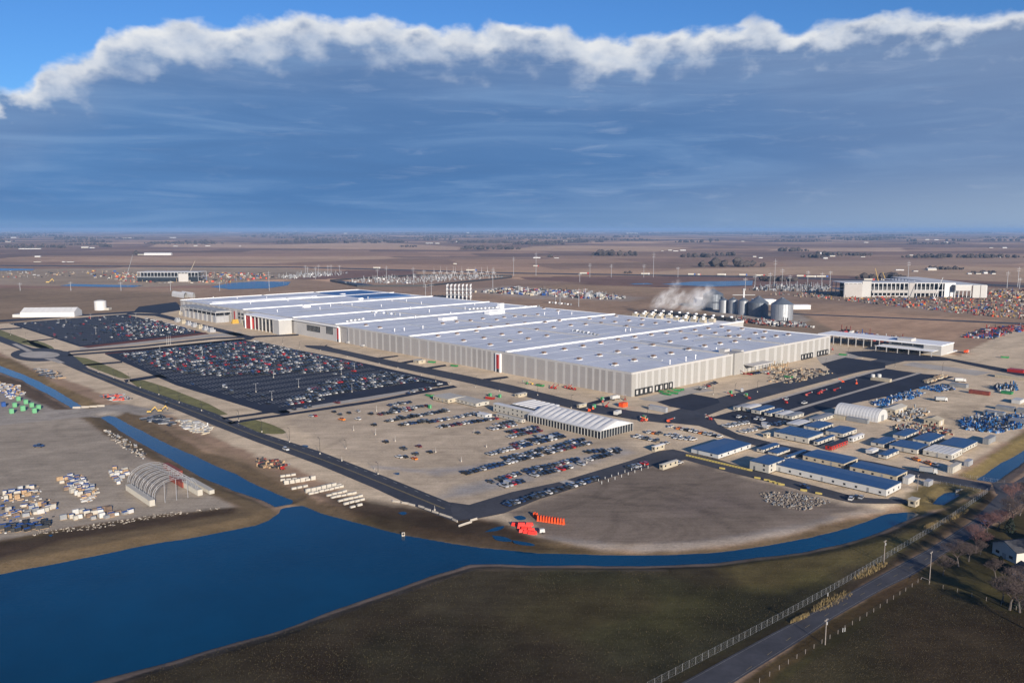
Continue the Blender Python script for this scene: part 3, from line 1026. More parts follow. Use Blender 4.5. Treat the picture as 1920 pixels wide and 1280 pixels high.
# site road south of the gravel car park
band('site_road', [(842, 941), (880, 946), (960, 922), (1050, 903), (1180, 864), (1235, 845), (1262, 842), (1349, 862), (1406, 878), (1560, 919), (1600, 930), (1640, 934), (1700, 936)],
     [(850, 973), (895, 972), (945, 962), (1010, 936), (1090, 911), (1175, 886), (1230, 872), (1285, 862), (1363, 884), (1452, 906), (1560, 934), (1600, 943), (1640, 944), (1700, 944)], Z3, M_OLDROAD)
sheet('concrete_strip', [(1047, 903), (1062, 899), (1078, 903), (1064, 909)], Z4, M_CONC)
# public road
M_FAINT = mat('worn_road_paint', (0.20, 0.195, 0.185), 0.8, var=0.3, scale=0.6)
PR_L = [(1130, 1358), (1277, 1280), (1440, 1191), (1490, 1165), (1590, 1112), (1675, 1065), (1745, 1027), (1825, 975), (1868, 930), (1900, 905), (1960, 870), (2060, 820)]
PR_R = [(1230, 1380), (1373, 1281), (1507, 1197), (1565, 1157), (1655, 1105), (1717, 1075), (1765, 1042), (1850, 990), (1930, 935), (1990, 900), (2100, 840)]
band('public_road', PR_L, PR_R, Z2, M_OLDROAD)
pl = GP([(1310, 1330 - 12), (1425, 1237), (1499, 1181), (1578, 1135), (1665, 1085), (1731, 1051), (1755, 1035), (1838, 982), (1900, 932)])
pl = smooth(pl, 2)
pedge = smooth(GP(PR_L[1:8]), 1)
strip('road_edge_line', pedge, 0.11, Z3, M_FAINT, off=-0.7)
pedge = smooth(GP(PR_R[1:8]), 1)
strip('road_edge_line', pedge, 0.11, Z3, M_FAINT, off=0.7)
strip('road_centre_line', pl, 0.12, Z3, M_YPAINT, off=-0.15, dash=(3, 9))
sheet('drive', [(1860, 905), (1900, 905), (1960, 915), (1990, 935), (1920, 945), (1868, 925)], Z3, M_OLDROAD)
# parking stalls: concrete tinted aisles and painted bays
OB = G(513, 757)
def UV(p):
    q = p - OB
    return q.dot(Ud), q.dot(Vd)


mb = MB()
BAYS = []
LB_IN = [(225, 666), (452, 641), (640, 676), (800, 714), (780, 722), (520, 764), (330, 714)]
LA_IN = [(30, 607), (232, 591), (375, 623), (155, 647)]


def bays(poly, origin, tag_):
    o = origin
    for ri in range(-2, 40):
        u0 = ri * 18.6
        for side in (0, 1):
            u = u0 + side * 5.6
            for k in range(-120, 170):
                v = k * 2.75
                p = o + Ud * u + Vd * v
                if p.y < 50:
                    continue
                q = PX(p.x, p.y)
                if inpoly(q[0], q[1], poly):
                    BAYS.append((tag_, ri, side, k, p))


bays(LB_IN, OB, 'B')
bays(LA_IN, OB, 'A')
for t_, ri, side, k, p in BAYS:
    a = p - Vd * 1.375
    e = a + Ud * 5.2
    w = Vd * 0.19
    mb.poly([(a - w)[:2] + (Z2,), (a + w)[:2] + (Z2,), (e + w)[:2] + (Z2,), (e - w)[:2] + (Z2,)])
tag(mb.build('parking_bay_lines', M_PAINT), kind='structure')

# ================================================================ THE FACTORY
FA = G(1183.75, 743.75)
FH = 17.9
LU = solve_len(FA, Ud, 338.5)
LV = solve_len(FA, Vd, 1555)
fac = empty('factory', FA, THETA)          # local x along the short facade, local y along the long one
tag(fac, 'huge low white factory hall with striped wall panels and pale ridged roof', 'factory')
M_PG = mat('panel_grey', (0.315, 0.300, 0.292), 0.6, var=0.05, scale=0.05)
M_PGD = mat('panel_dark_grey', (0.285, 0.272, 0.264), 0.6, var=0.05, scale=0.05)
M_PL = mat('panel_light', (0.42, 0.41, 0.40), 0.6, var=0.04, scale=0.05)
M_PW = mat('panel_cream', (0.30, 0.292, 0.278), 0.6, var=0.04, scale=0.05)
M_PW2 = mat('panel_white', (0.385, 0.38, 0.372), 0.6, var=0.04, scale=0.05)
M_ROOF = mat('roof_membrane', (0.52, 0.545, 0.60), 0.6, var=0.085, scale=0.02, spec=0.4)
M_COPING = mat('roof_coping', (0.78, 0.78, 0.78), 0.5, var=0.03, scale=0.1)
M_SEAM = mat('roof_seam', (0.38, 0.41, 0.46), 0.6, var=0.05, scale=0.1)
M_BLUEMEM = mat('blue_membrane', (0.05, 0.13, 0.30), 0.6, var=0.15, scale=0.05)


def u_of(px):
    return solve_len(FA, Ud, px)


def v_of(px):
    return solve_len(FA, Vd, px)


def uv_roof(px, py, z=FH):
    p = G(px, py, z) - Vector((FA.x, FA.y, z))
    return p.dot(Vd), p.dot(Ud)           # local x, y


# core walls and roof
MB().box(0.6, LV - 0.6, 0.6, LU - 0.6, 0, FH - 0.5).build('core_wall', M_PG, fac)
# gently pitched roof: ridges along x every ridge line
RIDGES = [uv_roof(770, 632)[1], uv_roof(962, 660)[1], uv_roof(638, 609)[1]]
ridge_y = sorted([uv_roof(962, 660)[1], uv_roof(770, 632)[1], uv_roof(638, 609)[1], uv_roof(560, 596)[1], uv_roof(480, 580)[1], uv_roof(420, 570)[1]])
prof = []
stops = [0.0] + ridge_y + [LU]
mb = MB()
for a, c in zip(stops[:-1], stops[1:]):
    mid = (a + c) / 2
    za = FH + (0.9 if a > 0 else 0)
    zc = FH + (0.9 if c < LU else 0)
    mb.poly([(0, a, za), (LV, a, za), (LV, mid, FH), (0, mid, FH)])
    mb.poly([(0, mid, FH), (LV, mid, FH), (LV, c, zc), (0, c, zc)])
mb.build('roof', M_ROOF, fac)
xr1 = uv_roof(1348, 650)[0]                # ridge lines along y
xridges = [uv_roof(1350, 650)[0] * 1.0, uv_roof(1350, 650)[0] * 2.0]


def slab(name, m, b4, z0, z1):
    return MB().box(*b4, z0, z1).build(name, m, fac)


for yy in ridge_y:
    slab('roof_ridge', M_COPING, (0.3, LV - 0.3, yy - 1.5, yy + 1.5), FH + 0.2, FH + 2.0)
for xx in (LV * 0.42, LV * 0.72):
    for a, c in zip(stops[:-1], stops[1:]):
        slab('roof_ridge', M_PL, (xx - 0.7, xx + 0.7, a + 1.6, c - 1.6), FH - 0.2, FH + 1.15)
slab('parapet', M_PL, (-0.30, 0.30, 0, LU), FH - 0.9, FH + 0.65)
slab('parapet', M_PL, (0.31, LV - 0.31, -0.30, 0.30), FH - 0.9, FH + 0.65)
slab('parapet', M_COPING, (LV - 0.30, LV + 0.30, 0, LU), FH - 0.9, FH + 0.9)
slab('parapet', M_COPING, (0.31, LV - 0.31, LU - 0.30, LU + 0.30), FH - 0.9, FH + 0.9)
# seams of the roofing sheets: thin raised battens
mb = MB()
x = 18.0
while x < LV - 8:
    for a, c in zip(stops[:-1], stops[1:]):
        mb.box(x - 0.22, x + 0.22, a + 2, c - 2, FH, FH + 0.12 + 0.0)
    x += 17.3
for a, c in zip(stops[:-1], stops[1:]):
    n = max(1, int((c - a) / 30))
    for i in range(1, n + 1):
        yy = a + (c - a) * i / (n + 1)
        zz = FH + 0.9 * abs(yy - (a + c) / 2) / ((c - a) / 2)
        mb.box(2, LV - 2, yy - 0.2, yy + 0.2, zz, zz + 0.12)
o = tag(mb.build('roof_seam', M_SEAM, fac), kind='stuff')
# blue area at the back of the roof
x0, y0 = uv_roof(800, 551)
slab('roof_section', M_BLUEMEM, (LV - 95, LV - 12, LU * 0.80, LU * 0.965), FH + 0.4, FH + 1.5)
slab('roof_section', M_ROOF, (15, LV - 130, LU * 0.905, LU * 0.97), FH + 0.4, FH + 1.6)

# -- long facade: light stripes read off the photograph (pixel x), wide grey panels between them
st = [653, 663, 674, 685, 696, 706, 717, 730, 742, 755, 769, 785, 802, 816, 829, 842, 853, 863, 873, 883, 893, 903, 911, 921]
st2 = [962, 983, 1002, 1022, 1040, 1055, 1069, 1083, 1097, 1110, 1123, 1135, 1149, 1165]
marks = sorted(set(round(u_of(p), 2) for p in st + [936] + st2))
prev = 0.0
k = 0
redu = [u_of(936), u_of(636)]
me_cache = {}


def panel(axis, a, c, m, z0=0.0, z1=FH - 0.9, proud=0.25):
    """one wall panel between a and c, standing proud of the core"""
    key = (axis, round(c - a, 1), m.name, z0, z1, proud)
    if key not in me_cache:
        w = round(c - a, 1)
        mb = MB()
        if axis == 'y':
            mb.box(-proud, 0.55, 0.03, w - 0.03, z0, z1)
            n = max(1, int(w / 1.2))
            for i in range(1, n):
                mb.box(-proud - 0.06, -proud, w * i / n - 0.05, w * i / n + 0.05, z0 + 0.1, z1 - 0.05)
        else:
            mb.box(0.03, w - 0.03, -proud, 0.55, z0, z1)
            n = max(1, int(w / 1.2))
            for i in range(1, n):
                mb.box(w * i / n - 0.05, w * i / n + 0.05, -proud - 0.06, -proud, z0 + 0.1, z1 - 0.05)
        me_cache[key] = mb.mesh('wall_panel', m)
    loc = (0, a, 0) if axis == 'y' else (a, 0, 0)
    return put('wall_panel', me_cache[key], fac, loc)


U_STRIPE_END = u_of(640)
for i, mk in enumerate(marks):
    if mk > U_STRIPE_END:
        break
    w = mk - prev
    lw = min(3.0, w * 0.33)
    dark = 0.5 + 0.5 * math.sin(i * 0.45)
    c1 = M_PGD if dark > 0.75 else M_PG
    panel('y', prev, prev + (w - lw) * 0.5, c1)
    panel('y', prev + (w - lw) * 0.5, mk - lw, M_PG if c1 is M_PG else M_PGD)
    panel('y', mk - lw, mk, M_PL, proud=0.3)
    prev = mk
# tall red sign panels set in white frames
for uu in redu:
    slab('sign_frame', M_COPING, (-1.6, -0.4, uu - 3.4, uu + 3.4), 0, FH - 1.2)
    slab('red_panel', M_RED, (-2.0, -1.6, uu - 1.5, uu + 1.5), 3.2, FH - 2.2)
    slab('door', M_GLASS, (-1.9, -1.6, uu - 1.5, uu + 1.5), 0, 3.0)
# office stretch beyond the stripes
u0 = U_STRIPE_END + 2
uq = [u_of(p) for p in (605, 560, 547, 500)]
zb = u_of(553)
slab('office_wall', M_PL, (-1.0, 0.58, u0 + 1.5, zb), 0, FH - 1.4)
slab('office_wall', M_PG, (-0.7, 0.58, zb, u_of(490)), 0, FH - 1.4)
slab('window_band', M_GLASS, (-1.25, -1.0, u_of(626), u_of(614)), 7.0, 15.0)
for i in range(5):
    a = u_of(626) + (u_of(614) - u_of(626)) * (i + 1) / 6
    slab('mullion', M_GREYM, (-1.4, -1.26, a - 0.15, a + 0.15), 7.0, 15.0)
slab('window_band', M_GLASS, (-1.0, -0.7, u_of(602), u_of(577)), 6.5, 13.5)
for i in range(9):
    a = u_of(602) + (u_of(577) - u_of(602)) * (i + 1) / 10
    slab('mullion', M_GREYM, (-1.12, -1.01, a - 0.15, a + 0.15), 6.5, 13.5)
slab('roof_fascia', M_COPING, (-3.0, -1.02, u0 + 1, u_of(500)), FH - 1.35, FH - 0.35)
# entrance block: white portal with red reveal
e0, e1 = u_of(552), u_of(490)
eb = u_of(527)
w = -20.0
slab('entrance_block', M_PW2, (w, -3.1, e0, e0 + 14), 0, FH - 1.0)
slab('entrance_roof', M_COPING, (w - 0.5, -3.1, e0 - 0.5, e1 + 4), FH - 0.95, FH + 0.3)
slab('entrance_glazing', M_GLASS, (w + 6, w + 7, e0 + 14.1, e1 - 12), 0, FH - 1.0)
for i in range(7):
    a = e0 + 16 + (e1 - 13 - e0 - 16) * i / 6
    slab('entrance_column', M_PL, (w + 0.2, w + 1.4, a - 0.6, a + 0.6), 0, FH - 0.96)
slab('red_panel', M_RED, (w + 0.6, w + 6, e1 - 11.9, e1 + 2.6), 0.4, FH - 1.0)
slab('portal_frame', M_COPING, (w - 0.4, w + 5.5, e1 + 2.7, e1 + 4), 0, FH - 0.96)
slab('portal_frame', M_COPING, (w - 0.4, w + 0.5, e1 - 13.2, e1 - 12), 0, FH - 0.96)
# far stretch of the long facade
a = e1 + 6
i = 0
while a < LU - 6:
    b_ = min(a + 9.0, LU)
    panel('y', a, b_, (M_PG, M_PL, M_PGD, M_PL)[i % 4])
    a = b_
    i += 1
for uu, zz0, zz1, ww, m in ((u_of(441), 1, 15, 1.6, M_RED), (u_of(450), 6, 9, 3, M_DARK), (u_of(450), 11, 14, 3, M_DARK), (u_of(456), 6, 9, 3, M_DARK), (u_of(456), 11, 14, 3, M_DARK),
                            (u_of(473), 7, 13, 9, M_GLASS)):
    slab('window' if m is not M_RED else 'red_panel', m, (-0.8, -0.42, uu - ww, uu + ww), zz0, zz1)
# -- short facade
sv = [1195, 1200, 1212.5, 1225, 1237.5, 1251, 1264, 1275, 1286, 1299, 1312, 1327, 1342, 1359, 1375]
sv2 = [1394, 1407, 1422, 1440, 1455, 1467, 1480, 1492.5, 1504, 1515, 1526, 1537, 1547, 1555]
prev = 0.0
for i, p in enumerate(sv + [1390] + sv2):
    c = min(v_of(p), LV)
    if c - prev < 1:
        continue
    lw = (c - prev) * 0.36
    if p == 1390:
        panel('x', prev, c, M_PW)
    else:
        panel('x', prev, c - lw, M_PW)
        panel('x', c - lw, c, M_PW2, proud=0.30)
    prev = c
# stair tower with roof access
vt = v_of(1383)
slab('stair_tower', M_PW, (vt - 9, vt + 5, -2.2, 8), 0, FH + 1.2)
slab('stair_hood', M_PL, (vt - 9, vt - 1, 8.1, 14), FH, FH + 3.4)
slab('roof_step', M_PL, (vt + 5.1, vt + 9, 0.31, 10), FH, FH + 2.2)
# loading docks
dk = [(x_ , 2.0) for x_ in (1193, 1201, 1209.5, 1218, 1230, 1238, 1247, 1256)] + [(x_, 2.0) for x_ in (1503, 1509, 1514.5, 1520, 1533, 1538.5, 1544, 1549)]
for px, hw in dk:
    vv = v_of(px)
    fr = MB().box(vv - 2.3, vv - 1.5, -1.2, -0.3, 0, 4.4).box(vv + 1.5, vv + 2.3, -1.2, -0.3, 0, 4.4).box(vv - 2.3, vv + 2.3, -1.2, -0.3, 4.41, 5.3).build('dock_door', M_DARK, fac)
    MB().box(vv - 1.5, vv + 1.5, -0.6, -0.32, 1.2, 4.4).build('shutter', M_PL, fr)
    MB().box(vv - 1.8, vv + 1.8, -1.4, -0.6, 0, 1.1).build('dock_leveller', M_DARK, fr)
# entrance canopy on the short facade
va, vb = v_of(1393), v_of(1428)
slab('canopy', M_PL, (va, vb, -11, -1), 6.6, 7.4)
for i in range(5):
    xx = va + (vb - va) * (i + 0.5) / 5
    slab('canopy_post', M_GALV, (xx - 0.2, xx + 0.2, -10.6, -10.2), 0, 6.6)
# roof vents on a grid, as many as the photograph shows on the near half
vm = MB().box(-2.6, 2.6, -1.8, 1.8, 0, 0.5).mesh('curb', M_COPING)
vc = MB().box(-1.25, 1.25, -1.25, 1.25, 0.5, 1.3).box(-1.9, 1.9, -1.9, 1.9, 1.3, 2.1, top=(0.7, 0.7)).mesh('roof_vent', mat('vent_brown', (0.17, 0.12, 0.095), 0.6, var=0.2, scale=1.0))
VP = [(1153, 684), (1189, 676), (1225, 669), (1258, 663), (1291, 655.5), (1321, 649), (1086, 673), (1124, 666), (1158, 659.5), (1192, 653), (1224, 647), (1256, 641), (1285, 635), (1313, 630), (1341, 625), (1366, 621), (1391, 617),
      (1020, 663), (1058, 656), (1093, 650), (1126, 644.5), (1159, 638), (1190, 633), (1221, 629), (1249, 626), (1276, 623), (1303, 620), (1328, 617), (1353, 614), (1220, 629),
      (1350, 644.5), (1378, 641), (1405, 637), (1431, 634), (1455, 631), (1478, 628), (1410, 637), (1385, 630), (1416, 625), (1434, 622.5), (1352, 614), (1367, 630.5),
      (990, 635.5), (1025, 630), (975, 624), (1007, 618.5), (1038, 614.5), (990, 608), (1022, 605.5), (1049, 602.5), (1070, 610.5), (1098, 608.5), (1127, 606), (1153, 604), (1179, 601.5), (1204, 599.5),
      (1175, 612), (1203, 609.5), (1229, 606.5), (1254, 604.5), (1105, 598.5), (1131, 597), (1155, 593.5), (712, 614.5), (686, 610.5), (919, 647), (869, 639), (907, 634), (941, 627.5), (956, 640.5), (821, 631),
      (857, 627), (893, 622), (898, 616), (926, 615), (952, 610), (830, 607), (856, 603.5), (882, 601), (905, 597.5), (931, 600), (945, 595), (965, 593), (1008, 590), (1046, 583), (1019, 579), (983, 592)]
seen = []
for px, py in VP:
    x_, y_ = uv_roof(px, py, FH + 0.5)
    if any(abs(x_ - a) + abs(y_ - c) < 5 for a, c in seen) or not (4 < x_ < LV - 4 and 4 < y_ < LU - 4):
        continue
    seen.append((x_, y_))
    if any(abs(y_ - r) < 3.4 for r in ridge_y):
        y_ += 5
    seg = [(a, c) for a, c in zip(stops[:-1], stops[1:]) if a <= y_ <= c][0]
    zz = FH + 0.9 * abs(y_ - sum(seg) / 2) / ((seg[1] - seg[0]) / 2) - 0.15
    v = put('roof_vent', vc, fac, (x_, y_, zz))
    put('curb', vm, v)
# slim exhaust stacks
sm = MB().tube((0, 0, 0), (0, 0, 3.2), 0.35, n=8).tube((0, 0, 3.2), (0, 0, 3.8), 0.75, 0.5, n=8).mesh('exhaust_stack', M_COPING)
SP = [(740, 621.5), (758, 620), (793, 616), (703, 592), (750, 592), (779, 597), (1047, 589), (1072, 590), (1021, 590), (1173, 622), (1182, 621), (1256, 682), (1286, 676), (1304, 672), (1343, 658),
      (660, 573), (641, 570), (620, 575), (600, 580), (585, 560), (715, 575), (735, 565), (762, 566), (790, 570), (805, 585), (566, 575), (540, 565), (520, 585), (500, 560), (470, 570), (445, 562), (845, 590),
      (872, 580), (400, 560), (425, 556), (690, 560), (770, 580), (890, 572)]
for px, py in SP:
    x_, y_ = uv_roof(px, py, FH + 0.4)
    if 4 < x_ < LV - 4 and 4 < y_ < LU - 4:
        put('exhaust_stack', sm, fac, (x_, y_, FH - 0.1))
# rooftop plant rooms and rows of small equipment
for px, py, lx, ly, hz in ((830, 601, 22, 9, 3.4), (918, 590, 26, 10, 4), (938, 578, 7, 6, 7), (1275, 603, 8, 3, 2), (570, 577, 10, 5, 4), (674, 562, 7, 4, 3), (640, 553, 8, 5, 2.5)):
    x_, y_ = uv_roof(px, py, FH + 0.4)
    slab('plant_room', M_COPING, (x_, x_ + lx, y_, y_ + ly), FH - 0.1, FH + hz)
mb = MB()
for (px0, py0, px1, py1, n) in ((650, 604, 680, 600, 9), (1075, 621, 1120, 630, 14), (880, 581, 935, 578, 16), (975, 578, 1010, 575, 8), (1030, 568, 1070, 572, 8), (690, 586, 740, 590, 8)):
    for i in range(n):
        t = i / (n - 1)
        x_, y_ = uv_roof(px0 + (px1 - px0) * t, py0 + (py1 - py0) * t)
        mb.cur = i % 2
        mb.box(x_, x_ + 2.2, y_, y_ + 1.6, FH - 0.05, FH + 1.8 + (i % 3) * 0.3)
mb.build('rooftop_unit', [M_COPING, M_GREYM], fac)

for (px0, py0, px1, py1) in ((1040, 640, 1130, 625), (1200, 640, 1290, 660), (700, 600, 800, 590), (860, 615, 960, 600), (1300, 640, 1400, 625), (560, 585, 640, 578), (1060, 600, 1160, 612)):
    (xa, ya), (xb, yb_) = uv_roof(px0, py0), uv_roof(px1, py1)
    if abs(xb - xa) > abs(yb_ - ya):
        yb_ = ya
    else:
        xb = xa
    MB().tube((xa, ya, FH + .75), (xb, yb_, FH + .75), .28, n=6).build('roof_pipe', M_GREYM, fac)
slab('roof_walkway', M_SEAM, (LV * .2, LV * .2 + 1.6, 20, 380), FH + .14, FH + .95)

# mechanical yard on the far part of the long facade: steel rack, chillers, cream units
mech = empty('chiller_rack', FA + Ud * u_of(437), THETA)
tag(mech, 'open steel rack of cooling plant beside the far end of the factory', 'cooling plant')
ylen = u_of(370) - u_of(437)
mb = MB()
for i in range(9):
    for xx in (-24, -12, -3):
        mb.box(xx - 0.35, xx + 0.35, ylen * i / 8 - 0.35, ylen * i / 8 + 0.35, 0, 13.5)
mb.build('frame', M_GALV, mech)
MB().box(-25, -2, -1, ylen + 1, 13.5, 14.3).build('deck', M_PL, mech)
for j in range(8):
    MB().box(-23, -4, ylen * j / 8 + 1, ylen * (j + 1) / 8 - 1, 14.3, 16.2).build('chiller', M_GREYM, mech)
    MB().box(-22.5, -5, ylen * j / 8 + 1.5, ylen * (j + 1) / 8 - 1.5, 0, 9).build('tank', (M_GALV, M_PG)[j % 2], mech)
for i in range(7):
    p = G(331 + i * 10.5, 604 + i * 3.2)
    o = MB().box(0, 7, 0, 8, 0, 3.2).box(1, 2.5, 1, 7, 3.2, 5.5).box(3.5, 5, 1, 7, 3.2, 5.5).build('transformer', (M_GALV, M_CREAM)[i % 3 == 1], None, p, THETA)
    tag(o, f'grey transformer unit on the ground before the chiller rack, {ordw(i + 1)} from the left', 'transformer', 'transformers by the chiller rack')
for i, (px, py) in enumerate(((336, 590), (345, 592), (353, 589), (436, 607), (455, 609), (462, 614))):
    o = MB().box(0, 9, 0, 4, 0, 3).box(0.5, 8.5, 0.4, 3.6, 3.0, 5.6).build('stacked_crates', M_YELLOW if i % 2 else M_CREAM, None, G(px, py), THETA)
    tag(o, f'pale yellow stack of crates by the chiller rack, {ordw(i + 1)} from the left', 'crates', 'yellow crates near the rack')
# ---- rack of silver exhaust columns behind the factory
rk = empty('exhaust_tower', G(838, 562), THETA)
tag(rk, 'square cluster of tall ringed silver exhaust columns behind the white roof', 'exhaust tower')
cm = MB().lathe([(1.1, 0), (1.1, 27)] , n=10).mesh('column', M_GALV)
rm = MB().lathe([(1.15, 0), (1.45, 0), (1.45, 1.0), (1.15, 1.0)], n=10).mesh('ring', M_COPING)
Wd = (solve_len(G(838, 562), Vector((1, 0, 0)), 882))
for i in range(7):
    for j in range(4):
        p = Vector((i * Wd / 6.0, j * 8.0, 0))
        loc = Matrix.Rotation(-THETA, 3, 'Z') @ p
        c = put('column', cm, rk, loc)
        for q in range(4):
            put('ring', rm, c, (0, 0, 5 + q * 6.8))
for k_ in (9, 18):
    mb = MB()
    R2 = Matrix.Rotation(-THETA, 3, 'Z')
    for j in range(4):
        mb.tube(R2 @ Vector((0, j * 8, k_)), R2 @ Vector((Wd, j * 8, k_)), 0.4, n=4)
    mb.build('brace', M_GREYM, rk)
# ---- rear annex with cream units and cooling towers
AB = FA + Vd * (LV + 5)
ua, ub = solve_len(AB, Ud, 1338), solve_len(AB, Ud, 1176)
an = empty('cooling_tower_bank', AB + Ud * ua, THETA)
ylen = ub - ua
tag(an, 'rear annex carrying rows of cooling towers behind the factory roof', 'cooling towers')
MB().box(0, 62, 0, ylen, 0, 16).build('annex_wall', M_PW2, an)
MB().box(-0.4, 62.4, -0.4, ylen + 0.4, 16.003, 16.9).build('annex_roof', M_COPING, an)
tm = MB().box(0, 5, 0, 7, 0, 4.2).mesh('cooling_cell', M_CREAM)
fm = MB().lathe([(1.9, 0), (1.7, 1.5)], n=10).mesh('fan_stack', M_COPING)
tm2 = MB().box(0, 7, 0, 9, 0, 4.6).mesh('cooling_cell', M_DARK)
for rowx, mm_, zz in ((5, tm, 16.9), (24, tm, 16.9), (44, tm2, 16.9)):
    nn_ = int(ylen / 12.4)
    for i in range(nn_):
        if mm_ is tm and (i * 7) % 5 == 0:
            continue
        c_ = put('cooling_cell', mm_, an, (rowx, 4 + i * 12.4, zz))
        put('fan_stack', fm, c_, (2.5 if mm_ is tm else 3.5, 3.5, 4.2 if mm_ is tm else 4.6))

# ================================================================ GENERIC BUILDINGS
def boxframe(near, xl, xr):
    A = G(*near)
    return A, solve_len(A, Ud, xl), solve_len(A, Vd, xr)


_win = {}


def trailer(name, near, xl, xr, hpx, roofm, wallm, label, cat, group=None, win=True, over=0.25, slope=True, winside='both', two=False, roofbands=None, skirt=True, gap=None):
    A, lu, lv = boxframe(near, xl, xr)
    h = h_at(near[1], hpx)
    lu = max(lu, 2.2)
    lv = max(lv, 2.2)
    root = empty(name, A, THETA)
    tag(root, label, cat, group)
    z0 = 0.55 if skirt else 0.0
    MB().box(0, lv, 0, lu, z0, h).build('wall', wallm, root)
    if skirt:
        mb = MB()
        for i in range(int(lu / 3) + 1):
            for j in range(int(lv / 3) + 1):
                mb.box(0.3 + j * (lv - 0.9) / max(1, int(lv / 3)), 0.6 + j * (lv - 0.9) / max(1, int(lv / 3)), 0.3 + i * (lu - 0.9) / max(1, int(lu / 3)), 0.6 + i * (lu - 0.9) / max(1, int(lu / 3)), 0, 0.54)
        mb.build('footing', M_DARK, root)
    o = over
    rh = 0.35 if not slope else 0.35
    if roofbands:
        n = roofbands
        for i in range(n):
            a, c = lu * i / n, lu * (i + 1) / n
            MB().box(-o, lv + o, a + 0.25, c - 0.25, h, h + rh + 0.2).build('roof', roofm, root)
            MB().box(-o, lv + o, c - 0.24, c + 0.24, h, h + 0.12).build('roof_joint', M_TRAILER, root)
    elif slope:
        # shallow ridge along the longer side
        mb = MB()
        if lu >= lv:
            mb.poly([(-o, -o, h), (lv / 2, -o, h + rh), (lv / 2, lu + o, h + rh), (-o, lu + o, h)][::-1])
            mb.poly([(lv / 2, -o, h + rh), (lv + o, -o, h), (lv + o, lu + o, h), (lv / 2, lu + o, h + rh)])
            mb.v = [(x_, y_, z_) for x_, y_, z_ in mb.v]
            for yy in (-o, lu + o):
                mb.poly([(-o, yy, h), (lv + o, yy, h), (lv / 2, yy, h + rh)])
        else:
            mb.poly([(-o, -o, h), (lv + o, -o, h), (lv + o, lu / 2, h + rh), (-o, lu / 2, h + rh)])
            mb.poly([(-o, lu / 2, h + rh), (lv + o, lu / 2, h + rh), (lv + o, lu + o, h), (-o, lu + o, h)])
            for xx in (-o, lv + o):
                mb.poly([(xx, -o, h), (xx, lu + o, h), (xx, lu / 2, h + rh)])
        mb.box(-o, lv + o, -o, lu + o, h - 0.18, h - 0.004)
        mb.build('roof', roofm, root)
    else:
        MB().box(-o, lv + o, -o, lu + o, h, h + 0.3).build('roof', roofm, root)
    if win:
        floors = (1, 3.9) if two else (1,)
        fl = [(1.3, 2.35)] if not two else [(1.3, 2.35), (h / 2 + 1.0, h / 2 + 2.1)]
        for za, zb_ in fl:
            zb_ = min(zb_, h - 0.4)
            g = gap or 4.2
            n = max(1, int(lv / g))
            for i in range(n):
                xx = lv * (i + 0.5) / n
                wv = MB().box(xx - 0.6, xx + 0.6, -0.06, 0.0, za, zb_).build('window', M_GLASS, root)
                MB().box(xx - 0.7, xx + 0.7, -0.09, -0.002, za - 0.1, za - 0.003).build('sill', M_WHITE, wv)
            n = max(1, int(lu / g))
            for i in range(n):
                yy = lu * (i + 0.5) / n
                if i % 4 == 1:
                    MB().box(-0.07, 0.0, yy - 0.5, yy + 0.5, 0.6, 2.7).build('door', M_GREYM, root)
                else:
                    MB().box(-0.06, 0.0, yy - 0.55, yy + 0.55, za, zb_).build('window', M_GLASS, root)
    return root


GT = 'site office trailers in the works compound'
T_ = trailer
T_('site_office', (1346.6, 861.6), 1296, 1407.6, 10.5, M_BLUEROOF, M_WHITE, 'broad blue-roofed office hall standing alone west of the cross road, yellow barriers before it', 'office building', win=True, gap=6)
T_('office_trailer', (1431, 850), 1419, 1461, 8, M_BLUEROOF, M_TRAILER, 'narrow blue-roofed trailer end-on just right of the broad office hall', 'trailer', GT)
T_('office_trailer', (1457, 856), 1440, 1481, 7, M_BLUEROOF, M_TRAILER, 'narrow blue-roofed trailer behind the two-storey trailer office', 'trailer', GT)
T_('office_trailer', (1478, 863), 1471, 1511, 7, M_BLUEROOF, M_TRAILER, 'slim blue-roofed trailer squeezed between two-storey office and long building', 'trailer', GT)
T_('stacked_office', (1441, 889), 1405.6, 1471, 19, M_BLUEROOF, M_TRAILER, 'two-storey cream trailer office with blue roof at the site road bend', 'office building', GT, two=True)
T_('long_office', (1661, 932), 1452, 1689, 16, M_BLUEROOF, M_WHITE, 'longest white office building with blue roof and dark windows facing the site road', 'office building', GT, gap=5.6)
T_('long_office', (1680, 904), 1593, 1700.6, 13, M_BLUEROOF, M_CREAM, 'long cream building with blue roof just behind the longest office', 'office building', GT)
T_('long_office', (1581.7, 880), 1505, 1608, 12, M_BLUEROOF, M_CREAM, 'long cream building with blue roof behind the middle of the longest office', 'office building', GT)
T_('office_trailer', (1656, 840.6), 1632.5, 1680, 9, M_BLUEROOF, M_TRAILER, 'small square blue-roofed trailer, leftmost of the right-hand trailer cluster', 'trailer', GT)
T_('office_trailer', (1719, 853), 1667, 1740, 11, M_BLUEROOF, M_TRAILER, 'large blue-roofed trailer in the middle of the right-hand cluster', 'trailer', GT)
T_('office_trailer', (1696, 826), 1674, 1722, 9, M_BLUEROOF, M_TRAILER, 'blue-roofed trailer at the back left of the right-hand cluster', 'trailer', GT)
T_('office_trailer', (1743, 837), 1711, 1770, 10, M_BLUEROOF, M_TRAILER, 'blue-roofed trailer at the back middle of the right-hand cluster', 'trailer', GT)
T_('office_trailer', (1806, 850), 1760.5, 1832, 11, M_BLUEROOF, M_TRAILER, 'large blue-roofed trailer at the right end of the cluster by the canal', 'trailer', GT)
